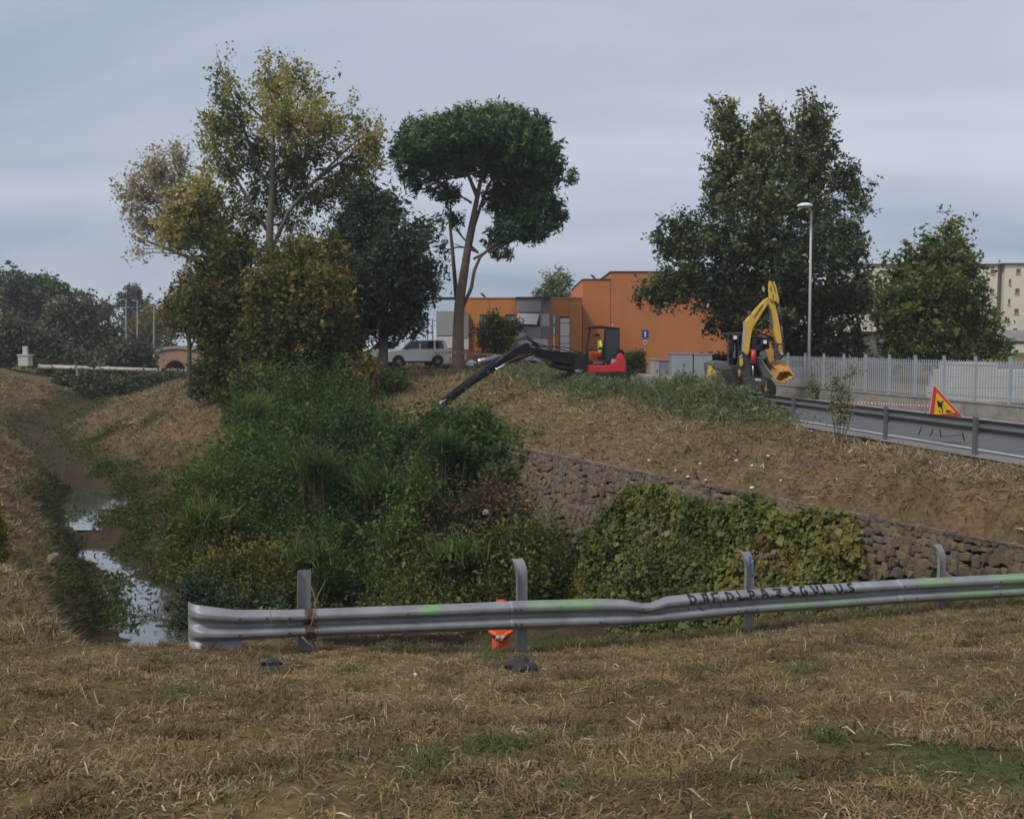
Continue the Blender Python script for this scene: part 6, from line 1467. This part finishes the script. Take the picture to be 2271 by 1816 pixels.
# hood, fender and wheels
s6([(245, 1400), (290, 1340), (420, 1330), (500, 1360), (560, 1450), (575, 1620), (260, 1620)], .3, 1.4, "engine_hood", m_greyp, bh, .04)
s6([(250, 1360), (300, 1335), (470, 1335), (540, 1420), (556, 1470), (420, 1470), (260, 1420)], .25, 1.5, "mudguard", m_greyp, bh, .04)
s6([(205, 1630), (215, 1540), (235, 1395), (262, 1420), (310, 1480), (350, 1560), (368, 1610), (330, 1640), (250, 1650)], .1, .5, "loader_wing", m_yel, bh, .02)
for (x, y, r, dd) in [(420, 1720, .62, .25), (980, 1760, .55, .3), (420, 1720, .62, 1.7), (980, 1760, .55, 1.7)]:
    p = at(*Z6(x, y), DB + dd); mb = MB(); mb.lathe(p, [(r * .55, .17), (r * .9, .19), (r, .12), (r, -.12), (r * .9, -.19), (r * .55, -.17)], 24, axis=(0, 1, 0)); o = mb.build("wheel", m_rubber, bh, smooth=True)
    mb = MB(); mb.lathe(p, [(r * .2, -.12), (r * .56, -.15), (r * .56, .15), (r * .2, .12)], 16, axis=(0, 1, 0)); mb.build("rim", m_yel, o)

# ================================================================ orange building
DW, DT = 70.0, 73.0
def plaster(name, c): return mat(name, c, rough=.85, var=.09, scale=.8, bump=.15, bscale=30, dirt=tuple(q * .72 for q in c), dirt_amt=.35, dscale=.7)
m_or1 = plaster("orange_plaster", (.54, .215, .060)); m_or2 = plaster("orange_plaster_shaded", (.46, .170, .060))  # tall block's plaster is darkened: shade from its angle is in the colour
m_greywall = plaster("grey_panel", (.34, .345, .37)); m_greyside = plaster("warm_grey_shaded_panel", (.27, .245, .25)); m_whitep = plaster("white_panel", (.62, .58, .58))  # warm grey is darker: shade of the bay's side face is put in
m_pane = mat("window_pane", (.05, .055, .06), rough=.12, var=.1, spec=.7); m_roofedge = mat("roof_edge", (.035, .037, .042), rough=.7)
ob = thing("orange_building", "orange flat roofed building with a low wing and tall blank block", "building", at(1290, 835, DW))
def bx(name, x0, y0, x1, y1, Y, th, m, parent=ob, bevel=0):
    a = at(x0, y1, Y); b = at(x1, y0, Y); mb = MB(); mb.box(((a.x + b.x) / 2, Y + th / 2, (a.z + b.z) / 2), (b.x - a.x, th, b.z - a.z)); return mb.build(name, m, parent, bevel=bevel)
wing = bx("low_wing", 1028, 662, 1291, 850, DW, 12, m_or1)
bx("parapet_cap", 1041, 659.5, 1147, 662, DW - .05, 12.1, plaster("pale_cap", (.45, .25, .13)), wing); bx("parapet_cap", 1219, 659.5, 1291, 662, DW - .05, 12.1, plaster("pale_cap", (.45, .25, .13)), wing)
for x in (1085, 1142, 1262): bx("wall_joint", x, 663, x + 1.2, 705, DW - .006, .02, plaster("joint_brown", (.25, .085, .03)), wing)
for x0, x1 in ((1064, 1084), (1122, 1142)):
    o = bx("window", x0, 697, x1, 745, DW - .01, .04, m_roofedge, wing); bx("pane", x0 + 1.5, 702, x1 - 1.5, 743, DW - .03, .03, mat("pale_pane", (.22, .24, .23), rough=.2), o)
# the glazed door with its four white panes
dr = bx("door", 1241, 702, 1264, 790, DW - .02, .06, m_roofedge, wing)
for y0, y1 in ((706, 716), (717.5, 745), (746.5, 761), (762.5, 788)): bx("pane", 1242.5, y0, 1263, y1, DW - .045, .04, mat("white_pane", (.70, .68, .66), rough=.4, var=.06), dr)
# grey bay, proud of the wing
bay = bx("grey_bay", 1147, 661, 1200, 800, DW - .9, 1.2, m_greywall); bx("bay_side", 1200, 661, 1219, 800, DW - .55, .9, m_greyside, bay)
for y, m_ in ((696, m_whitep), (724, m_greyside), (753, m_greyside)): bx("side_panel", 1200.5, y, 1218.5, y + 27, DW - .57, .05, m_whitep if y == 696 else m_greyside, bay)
bx("bay_roof_edge", 1144, 658.5, 1221, 662, DW - 1.0, 1.5, m_roofedge, bay); bx("panel_joint", 1147, 692, 1200, 694, DW - .92, .04, m_roofedge, bay); bx("low_panel", 1165, 752, 1215, 790, DW - .93, .05, m_whitep, bay)
# open awning window
aw = bx("window", 1149, 698, 1197, 724, DW - .93, .05, m_roofedge, bay)
a = [at(1148, 695, DW - .93), at(1196, 697, DW - .93), at(1190, 720, DW - 1.55), at(1147, 718, DW - 1.55)]
mb = MB(); mb.prism(a, (0, .05, .02)); mb.build("awning_sash", m_whitep, aw)
# left bay beyond the pine
b2b = bx("grey_bay", 968, 690, 1006, 830, DW - .9, 10.0, m_greywall); bx("white_panel", 970, 746, 1006, 772, DW - .95, .06, m_whitep, b2b); bx("panel_joint", 970, 743.5, 1006, 745.5, DW - .96, .05, m_roofedge, b2b)
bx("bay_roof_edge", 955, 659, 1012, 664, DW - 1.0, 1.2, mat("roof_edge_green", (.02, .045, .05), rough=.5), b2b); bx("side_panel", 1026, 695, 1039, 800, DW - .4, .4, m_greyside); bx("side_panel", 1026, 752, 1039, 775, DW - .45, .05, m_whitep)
bx("plinth", 1035, 778, 1165, 830, DW - 3.5, .3, mat("brick_planter", (.20, .075, .045), rough=.9, var=.2, scale=10), ob)
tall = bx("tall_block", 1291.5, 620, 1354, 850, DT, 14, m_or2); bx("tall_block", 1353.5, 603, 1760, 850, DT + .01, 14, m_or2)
bx("parapet_cap", 1291, 618.5, 1354, 620.5, DT - .06, 14, m_roofedge, tall); bx("parapet_cap", 1353, 601.5, 1761, 603.5, DT - .06, 14, m_roofedge, tall)
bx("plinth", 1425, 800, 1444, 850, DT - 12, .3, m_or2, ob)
# birds on the roof
def bird(px, py, Y, label):
    p = at(px, py, Y); t = thing("bird", label, "bird", p, None); mb = MB()
    mb.lathe(p + Vector((0, 0, .14)), [(.01, -.2), (.06, -.10), (.09, .02), (.06, .14), (.045, .18), (.05, .22), (.01, .28)], 10, axis=(-.75, 0, .6)); mb.build("body", m_dark_cloth, t, smooth=True)
    mb = MB(); mb.prism([p + Vector((.10, -.02, .06)), p + Vector((.33, -.02, -.02)), p + Vector((.30, -.02, -.06)), p + Vector((.08, -.02, .0))], (0, .06, 0)); mb.build("tail", m_dark_cloth, t)
    for s_ in (-.03, .03):
        mb = MB(); mb.tube([p + Vector((0, s_, .07)), p + Vector((.0, s_, 0))], .008, n=5); mb.build("leg", m_dark_cloth, t)
bird(1316, 618.5, DT + .3, "small dark bird perched on the tall orange block"); bird(1072, 659.5, DW + .3, "small dark bird perched on the low orange wing")

# road signs in front of the building
def sign_pole(t, px, y0, y1, Y, r=.03): mb = MB(); mb.tube([at(px, y1, Y), at(px, y0, Y)], r, n=8); mb.build("pole", m_lamp, t)
def disc(t, px, py, rpx, Y, m, name, th=.02):
    p = at(px, py, Y); r = rpx * mpx(Y); mb = MB(); mb.lathe(p, [(r, 0), (r, th)], 24, axis=(0, -1, 0)); return mb.build(name, m, t)
m_signback = mat("sign_back_grey", (.062, .066, .08), rough=.55, metal=.3, var=.12)
sp1 = thing("round_sign_pair", "two round grey sign backs on one pole before the low orange wing", "road sign", at(1229, 835, 60)); sign_pole(sp1, 1229, 697, 850, 60.06)
for y, r in ((709, 11), (733, 10)):
    o = disc(sp1, 1229, y, r, 60, m_signback, "sign_plate"); bxp = at(1229, y, 59.97); mb = MB(); mb.box(bxp, (.06, .03, r * 1.6 * mpx(60))); mb.build("bracket", m_lamp, o)
sp2 = thing("blue_road_sign", "blue rectangular sign above a round red edged sign on one pole", "road sign", at(1431, 848, 56)); sign_pole(sp2, 1431, 730, 850, 56.05)
a = at(1431, 741, 56); mb = MB(); mb.box(a, (15 * mpx(56), .02, 19 * mpx(56))); o = mb.build("blue_plate", mat("sign_blue", (.02, .05, .28), rough=.4, var=.06), sp2)
mb = MB(); mb.slab([(1429.5, 747), (1432.5, 747), (1432.5, 739), (1434, 739), (1431, 734.5), (1428, 739), (1429.5, 739)], 55.985, .004); mb.build("white_arrow", mat("sign_white", (.7, .7, .72), var=.05), o)
o = disc(sp2, 1431, 759.5, 6.6, 56, m_signred, "round_plate"); disc(sp2, 1431, 759.5, 5.0, 55.975, mat("sign_white_face", (.68, .66, .66), var=.05), "white_face", .004)
mb = MB(); mb.slab([(1428, 761), (1427.5, 758.5), (1430, 757), (1434.5, 758.2), (1434.5, 761.2)], 55.96, .004); mb.build("pictogram", m_black, o)
# steel cabinets
m_cab = mat("galvanised_sheet", (.33, .36, .385), rough=.45, metal=.35, var=.12, scale=3, dirt=(.22, .23, .23), dirt_amt=.5, dscale=2.5)
m_cab2 = mat("grey_sheet", (.22, .24, .255), rough=.5, metal=.3, var=.15)
def cabinet(label, x0, y0, x1, y1, Y, th, m, handle=True):
    t = thing("steel_cabinet", label, "cabinet", at((x0 + x1) / 2, 850, Y), "steel cabinets by the orange block"); bx("body", x0, y0, x1, 848, Y, th, m, t, bevel=.02)
    bx("lid", x0 - 1, y0 - 2, x1 + 1, y0, Y - .05, th + .1, m, t); bx("door_seam", (x0 + x1) / 2, y0 + 2, (x0 + x1) / 2 + .8, 840, Y - .004, .01, m_signback, t)
    if handle: bx("handle", (x0 + x1) / 2 + 3, y0 + 22, (x0 + x1) / 2 + 5, y0 + 28, Y - .04, .05, m_roofedge, t)
cabinet("large pale steel cabinet, left one of the tall pair", 1489, 785, 1537, 838, 52, 1.2, m_cab); cabinet("large pale steel cabinet, next to the yellow backhoe", 1538.5, 786, 1580, 838, 52, 1.2, m_cab)
cabinet("low dark grey steel cabinet left of the tall pair", 1464, 800, 1487, 836, 53, .9, m_cab2); cabinet("low beige steel cabinet farthest left of the row", 1444, 798, 1463, 836, 53, .9, mat("beige_sheet", (.33, .30, .27), rough=.6))
for i, x in enumerate((1556, 1574)):
    t = thing("black_bottle_pack", "small dark objects lying on top of the cabinet beside the backhoe, " + ("left one" if i == 0 else "right one"), "debris", at(x, 784, 52.3)); mb = MB()
    for q in range(3): mb.lathe(at(x - 3 + 3 * q, 783.5, 52.3), [(.03, 0), (.045, .02), (.03, .06), (.01, .08)], 8)
    mb.build("lumps", m_roofedge, t)

# ================================================================ blocks of flats on the right
DA = 150.0
m_cream = mat("cream_render", (.66, .60, .48), rough=.9, var=.06, scale=.25, dirt=(.40, .36, .29), dirt_amt=.4, dscale=.35)
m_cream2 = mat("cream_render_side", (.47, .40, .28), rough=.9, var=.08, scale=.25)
fl = thing("block_of_flats", "cream block of flats with small square windows behind the bushy tree", "building", at(2180, 800, DA))
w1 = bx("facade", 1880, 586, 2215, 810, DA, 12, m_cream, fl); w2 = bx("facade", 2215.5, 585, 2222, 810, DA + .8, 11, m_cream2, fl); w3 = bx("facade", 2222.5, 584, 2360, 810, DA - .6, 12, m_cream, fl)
for w_, x0, x1, dy in ((w1, 1880, 2216, 0), (w3, 2222, 2361, -.6)): bx("roof_edge", x0 - 1, 583.5 if w_ is w3 else 585, x1, 586.5 if w_ is w3 else 588, DA + dy - .3, 12.5, m_roofedge, w_)
bx("downpipe", 2213, 588, 2214.5, 760, DA - .12, .12, mat("downpipe_brown", (.09, .08, .07)), w1)
m_shut = mat("window_shutter", (.11, .095, .085), rough=.6)
def fwin(x, y, w, h, par, Y):
    o = bx("window", x - w / 2, y - h / 2, x + w / 2, y + h / 2, Y - .04, .08, m_shut, par); bx("pane", x - w / 2 + 1, y - h / 2 + 1, x - .3, y + h / 2 - 1, Y - .06, .05, m_pane, o); bx("sill", x - w / 2 - 1, y + h / 2, x + w / 2 + 1, y + h / 2 + 1, Y - .2, .25, m_cream, o)
for x, y in ((2202, 602), (2199.5, 645.5), (2197, 690), (1930, 604), (1960, 604), (1990, 604), (1930, 648), (1900, 604), (2040, 648), (2120, 602)): fwin(x, y, 9, 10, w1, DA)
for x, y in ((2259, 601), (2256.5, 645), (2254.5, 690), (2252, 733), (2300, 601)): fwin(x, y, 9.5, 10, w3, DA - .6)
for x, y in ((2240, 625), (2238.5, 669), (2236.5, 712)): fwin(x, y, 5, 12, w3, DA - .6)
fb = thing("flats_balcony_block", "low grey annex with dark underside at the right edge", "building", at(2260, 800, 135)); bx("upper_band", 2222, 732, 2380, 757, 135, 8, mat("annex_grey", (.36, .34, .31), rough=.9, var=.08, scale=.5), fb); bx("dark_recess", 2230, 757, 2380, 762, 135.5, 6, m_roofedge, fb); bx("lower_wall", 2225, 762, 2380, 810, 135.3, 6, m_cream, fb)
gw = thing("grey_yard_shed", "plain pinkish grey shed wall seen between the two right hand trees", "shed", at(1945, 830, 62)); bx("wall", 1912, 738, 1990, 832, 62, 4, mat("shed_wall", (.33, .30, .30), rough=.9, var=.08), gw); bx("roof", 1908, 735, 1994, 738.5, 61.8, 4.5, m_roofedge, gw)

# ================================================================ parked cars
m_white_car = mat("white_car_paint", (.76, .77, .77), rough=.28, var=.04, coat=.6); m_trim = mat("black_car_trim", (.02, .02, .022), rough=.6)
def suv(label, pos, yaw, m_body, group):
    t = thing("parked_car", label, "car", pos, group)
    R = Matrix.Rotation(yaw, 3, 'Z'); T = lambda x, y, z: Vector(pos) + R @ Vector((x, y, z))
    def side(pts, y0, y1, name, m, par=t, bevel=0.0):
        mb = MB(); mb.prism([T(x, y0, z) for x, z in pts], R @ Vector((0, y1 - y0, 0))); return mb.build(name, m, par, bevel=bevel)
    arch = lambda cx: [(cx + .40 * math.cos(a), .33 + .40 * math.sin(a)) for a in np.linspace(-.12, math.pi + .12, 9)]
    lower = [(2.10, .30), (2.14, .55), (2.10, .86), (1.95, .98), (1.05, 1.08), (.9, 1.10), (-1.95, 1.12), (-2.10, 1.0), (-2.14, .55), (-2.08, .30)] + [(q[0], q[1]) for q in reversed(arch(-1.28))] + [(q[0], q[1]) for q in reversed(arch(1.28))]
    body = side(lower, -.88, .88, "body", m_body, bevel=.04)
    side([(1.62, .22), (1.7, .28), (.85, .36), (-.85, .36), (-1.0, .24), (.9, .24)], -.89, .89, "sill_trim", m_trim)
    side([(.95, 1.08), (.42, 1.60), (-1.72, 1.63), (-2.0, 1.10)], -.74, .74, "cabin_glass", m_glass, bevel=.03)
    side([(.50, 1.58), (.36, 1.665), (-1.70, 1.69), (-1.84, 1.62)], -.75, .75, "roof", m_body, bevel=.03)
    for x0, x1, x2, x3 in ((.98, 1.08, .50, .40), (-.18, -.10, -.16, -.24), (-1.18, -1.06, -1.06, -1.18), (-1.78, -2.02, -1.80, -1.60)):
        side([(x0, 1.09), (x1, 1.09), (x2, 1.62), (x3, 1.62)], -.755, .755, "pillar", m_body)
    for x in (1.28, -1.28):
        for y in (-.80, .80):
            p = T(x, y, .34); ax = R @ Vector((0, 1, 0)); mb = MB(); mb.lathe(p, [(.20, .11), (.31, .11), (.34, .07), (.34, -.07), (.31, -.11), (.20, -.11)], 20, axis=ax); o = mb.build("wheel", m_rubber, t, smooth=True)
            mb = MB(); mb.lathe(p, [(.05, -.125), (.21, -.10), (.21, .10), (.05, .125)], 14, axis=ax); mb.build("rim", m_cab2, o)
    for y in (-.70, .70):
        mb = MB(); mb.box(T(-2.11, y, .90), (.08, .22, .22), R=R); mb.build("tail_light", mat("tail_light_red", (.10, .012, .012), rough=.3), t)
        mb = MB(); mb.lathe(T(2.09, y * .95, .80), [(.12, 0), (.12, .05)], 14, axis=R @ Vector((1, 0, 0))); mb.build("headlight", mat("headlight_glass", (.6, .62, .64), rough=.15), t)
        mb = MB(); mb.box(T(.75, y * 1.36, 1.13), (.10, .16, .12), R=R); mb.build("mirror", m_trim, t)
    mb = MB(); mb.box(T(2.10, 0, .50), (.12, 1.7, .22), R=R); mb.build("front_bumper", m_trim, t); mb = MB(); mb.box(T(-2.12, 0, .48), (.12, 1.7, .24), R=R); mb.build("rear_bumper", m_trim, t)
    for x in (-.12, -1.1):
        mb = MB(); mb.box(T(x, -.885, .95), (.16, .03, .03), R=R); mb.build("door_handle", m_trim, t)
        mb = MB(); mb.box(T(x + .10, -.882, .72), (.012, .01, .70), R=R); mb.build("door_seam", m_trim, t)
p = at(918, 813, 62); suv("white off road car parked beside the umbrella pine", (p.x, p.y, p.z), math.radians(180 + 24), m_white_car, "parked off road cars")
p = at(843, 811, 66); suv("white off road car half hidden by the dark evergreen", (p.x, p.y, p.z), math.radians(180 + 30), m_white_car, "parked off road cars")

# things at the foot of the pine
def lump(name, label, cat, px, py, Y, w, h, m, group=None, z=None, sub=2):
    p = at(px, py, Y); 
    if z is None: p.z = max(p.z, ground_at(p.x, p.y) - .01)
    bm = bmesh.new(); bmesh.ops.create_icosphere(bm, subdivisions=sub, radius=1)
    sd = random.uniform(0, 90)
    for v in bm.verts:
        f = .65 + .7 * float(vnoise(v.co.x * 1.9 + sd, v.co.y * 1.9 + v.co.z * 2.3 + sd)); v.co = Vector((v.co.x * w / 2 * f, v.co.y * w / 2 * .8 * f, v.co.z * h / 2 * f))
    me = bpy.data.meshes.new(name); bm.to_mesh(me); bm.free(); me.materials.append(m)
    o = link(name, me, None, p + Vector((0, 0, h * .3))); return tag(o, label, cat, group)
m_plastic = mat("white_plastic", (.62, .62, .64), rough=.4, var=.1); m_darkbag = mat("dark_plastic", (.022, .022, .025), rough=.75, var=.4, scale=8); m_paper = mat("white_paper", (.66, .65, .62), rough=.8, var=.12)
lump("white_bag", "white plastic bag on the ground beside the pine trunk", "bag", 1046, 812, 58, .75, .42, m_plastic)
lump("grey_stone", "grey rounded stone right of the white bag", "stone", 1060, 814, 57.5, .5, .3, m_st[2]); lump("cut_log", "short cut log lying left of the pine trunk", "log", 988, 815, 58.5, .6, .35, m_bark)
# ================================================================ far left
DP = 80.0
pipe = thing("pipe_bridge", "long rusty white pipe crossing the gully on the left", "pipe", at(270, 840, DP))
m_pipe = mat("rusty_white_pipe", (.46, .42, .38), rough=.7, var=.2, scale=2, dirt=(.17, .08, .05), dirt_amt=.95, dscale=.9)
a, b = at(88, 813, DP), at(456, 825, DP)
mb = MB(); mb.tube([a, b], .17, n=14); mb.build("pipe_tube", m_pipe, pipe, smooth=True)
for t_ in (.0, .21, .42, .63, .84, 1.0):
    q = a.lerp(b, t_); mb = MB(); mb.tube([q - (b - a).normalized() * .05, q + (b - a).normalized() * .05], .215, n=14); mb.build("flange", m_pipe, pipe)
for x, y0, y1 in ((378, 826, 868), (171, 818, 858)):
    mb = MB(); mb.tube([at(x, y1, DP), at(x, y0, DP)], .09, n=8); mb.build("support_post", m_slab, pipe)
wb_ = thing("white_marker_block", "white concrete block with a short post on the left bank", "marker", at(52, 812, 72)); bx("block", 40, 788, 62, 812, 72, .7, m_slab, wb_, bevel=.03); bx("post", 50, 768, 59, 788, 72.1, .25, m_slab, wb_, bevel=.02); bx("block_cap", 37, 786, 64, 789, 71.95, .8, m_slab, wb_)
# brick arch bridge
DBr = 96.0
br = thing("brick_bridge", "old brick arch bridge half hidden behind the yellow hedge tree", "bridge", at(400, 850, DBr))
m_brick = mat("old_brick", (.33, .20, .14), rough=.95, var=.3, scale=6, dirt=(.30, .27, .22), dirt_amt=.8, dscale=.9); m_cap = mat("lichen_coping", (.27, .26, .23), rough=.95, var=.2)
arcp = [(388 + 24 * math.cos(q), 826 - 27 * math.sin(q)) for q in np.linspace(0, math.pi, 14)]
outl = [(350, 850), (350, 779), (372, 773), (400, 771), (430, 776), (520, 790), (520, 850), (412, 850)] + arcp + [(364, 850)]
mb = MB(); mb.slab(outl, DBr, 4.0); mb.build("arch_wall", m_brick, br)
for i in range(11):
    q0, q1 = math.pi * i / 11 + .02, math.pi * (i + 1) / 11 - .02
    mb = MB(); mb.slab([(388 + r_ * math.cos(q), 826 - r_ * 1.1 * math.sin(q)) for r_, q in ((24.2, q0), (29, q0), (29, q1), (24.2, q1))], DBr - .06, .3); mb.build("arch_brick", mat("arch_brick", (.36, .17, .11), rough=.95, var=.2) if i == 0 else bpy.data.materials["arch_brick"], br)
copl = [(348, 779), (372, 772), (400, 770), (430, 775), (522, 789)]
for a, b in zip(copl[:-1], copl[1:]):
    mb = MB(); mb.bar(at(*a, DBr + .2), at(*b, DBr + .2), .7, .28); mb.build("coping_stone", m_cap, br)
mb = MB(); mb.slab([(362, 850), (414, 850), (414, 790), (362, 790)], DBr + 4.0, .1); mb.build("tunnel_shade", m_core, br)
for x, y0, lab in ((279, 666, "leftmost"), (304, 668, "middle"), (341, 680, "rightmost")):
    t = thing("far_street_lamp", lab + " of three thin distant street lamps on the left", "street lamp", at(x, 790, 125), "distant street lamps")
    q, b = at(x + .5, y0, 125), at(x, 800, 125); mb = MB(); mb.tube([b, q], [.11, .07], n=8); mb.build("pole", m_lamp, t); mb = MB(); mb.tube([q, q + Vector((-.35, 0, .12))], [.06, .05], n=6); mb.box(q + Vector((-.5, 0, .12)), (.5, .25, .10)); mb.build("lamp_head", m_lamp, t)
hs = thing("far_house", "pinkish house with brown roof at the far left edge", "house", at(-10, 790, 150)); wl_ = bx("wall", -60, 655, 24, 800, 150, 8, mat("pink_render", (.36, .25, .21), rough=.9, var=.08), hs); bx("window", 4, 665, 13, 680, 149.95, .1, m_pane, wl_)
mb = MB(); mb.prism([at(-64, 660, 149.5), at(28, 660, 149.5), at(10, 645, 154), at(-50, 645, 154)], (0, .3, .2)); mb.build("roof", mat("brown_roof", (.14, .075, .055), rough=.9, var=.2), hs)
# flags / thin posts near the cars
fp = thing("white_post_pair", "pair of thin white posts behind the parked white car", "posts", at(957, 815, 64))
for x in (949, 960):
    mb = MB(); mb.tube([at(x, 818, 64), at(x - 1, 706, 64)], [.06, .05], n=8); mb.build("post", mat("pale_post", (.42, .43, .40), rough=.6) if x == 949 else bpy.data.materials["pale_post"], fp)

# ================================================================ litter and small things
lump("dark_lump", "black crumpled plastic lump on the straw below the guardrail end", "litter", 605, 1508, 8.35, .19, .12, m_darkbag, sub=3)
lump("dark_bag", "torn black plastic scrap half buried in straw below the middle post", "litter", 1160, 1530, 8.2, .26, .15, m_darkbag, sub=3)
lump("white_scrap", "small white stone at the edge of the torn black plastic", "litter", 1143, 1546, 7.95, .03, .02, m_paper, sub=1); lump("bark_piece", "pale wood chip just below the torn black plastic", "litter", 1172, 1562, 7.85, .05, .018, m_slab, sub=1)
lump("white_scrap", "small white paper scrap on the near bank left of centre", "litter", 921, 1541, 7.95, .045, .06, m_paper, sub=1); lump("white_scrap", "small greyish scrap on the near bank right of centre", "litter", 1463, 1542, 7.95, .04, .04, m_plastic, sub=1)
t = thing("paper_box", "crushed white paper packet standing in the straw of the near bank", "litter", at(1483, 1645, 6.4)); p = at(1483, 1634, 6.45)
mb = MB(); mb.box(p + Vector((-.022, 0, 0)), (.036, .022, .062), R=Matrix.Rotation(.15, 3, 'Y')); mb.build("packet_half", m_paper, t, bevel=.004); mb = MB(); mb.box(p + Vector((.022, .005, .0)), (.038, .022, .06), R=Matrix.Rotation(-.1, 3, 'Y')); mb.build("packet_half", m_paper, t, bevel=.004)
for px, py in [(1631, 1005), (1634, 1022), (1553, 1029), (1498, 1048), (1668, 1037), (1733, 1071), (1526, 1073), (1565, 1072), (1440, 1023), (1704, 1015), (1668, 1090), (1855, 1074), (1768, 943), (1750, 928), (1800, 960), (1690, 1040)]:
    # walk along the line of sight to the slope
    for Yq_ in np.arange(14, 45, .15):
        q = at(px, py, Yq_)
        if q.z < ground_at(q.x, q.y): break
    lump("litter_scrap", "white scrap of litter lying on the mown slope below the road", "litter", px, py, Yq_, random.uniform(.06, .12), random.uniform(.04, .07), m_paper, "white litter scraps on the mown slope", sub=1)
lump("blue_scrap", "faded blue scrap of litter on the mown slope", "litter", 1797, 1041, 20.2, .2, .05, mat("faded_blue", (.07, .09, .16), rough=.7), sub=1)
t = thing("cut_branch_heap", "small heap of pale cut branches on the far right bank", "branches", at(300, 940, 56)); m_cut = mat("cut_wood", (.30, .25, .17), rough=.9, var=.3, scale=10)
for i in range(14):
    a_ = random.uniform(0, 3.14); c_ = at(300 + random.gauss(0, 12), 938 - abs(random.gauss(0, 4)), 56 + random.gauss(0, .2)); c_.z = ground_at(c_.x, c_.y) + random.uniform(.03, .25); d_ = Vector((math.cos(a_), math.sin(a_) * .6, random.uniform(-.25, .25))) * random.uniform(.3, .6)
    mb = MB(); mb.tube([c_ - d_, c_ + Vector((0, 0, .05)), c_ + d_], [.03, .025, .012], n=5); mb.build("branch", m_cut, t)
lump("pale_boulder", "pale boulder in the brambles at the left end of the wall", "boulder", 1078, 1140, 26.2, .2, .18, m_conc)
lump("concrete_chunk", "pale concrete chunk at the left edge of the stream", "rubble", 120, 1248, 21.5, .3, .3, m_st[3])
# dark debris stranded in the shallow water
for i in range(22):
    yy = random.uniform(24, 31); bx_ = np.interp(yy, ST[:, 0], ST[:, 3]); cx_ = np.interp(yy, ST[:, 0], ST[:, 4])
    x = random.uniform(bx_ + .4, cx_); p = Vector((x, yy, -6.98)); s_ = random.uniform(.1, .3)
    bm = bmesh.new(); bmesh.ops.create_icosphere(bm, subdivisions=1, radius=1)
    for v in bm.verts: v.co = Vector((v.co.x * s_ * random.uniform(.5, 1.2), v.co.y * s_ * .6, v.co.z * .05))
    me = bpy.data.meshes.new("stream_debris"); bm.to_mesh(me); bm.free(); me.materials.append(m_core)
    tag(link("stream_debris", me, None, p), "dark clod of mud and leaves stranded in the shallow stream", "debris", "dark clods in the stream")

# ================================================================ the air
hz = MB(); hz.box((0, 370, 9), (1640, 900, 38))
m_haze = bpy.data.materials.new("haze"); m_haze.use_nodes = True
_h = m_haze.node_tree; _h.nodes.clear(); _ho = _h.nodes.new('ShaderNodeOutputMaterial'); _hv = _h.nodes.new('ShaderNodeVolumePrincipled')
_hv.inputs['Color'].default_value = (.90, .93, 1.0, 1); _hv.inputs['Density'].default_value = 0.0005; _hv.inputs['Anisotropy'].default_value = 0.2
_h.links.new(_hv.outputs[0], _ho.inputs['Volume'])
hzo = hz.build("haze", m_haze, origin=(0, 0, 0)); hzo['kind'] = 'stuff'
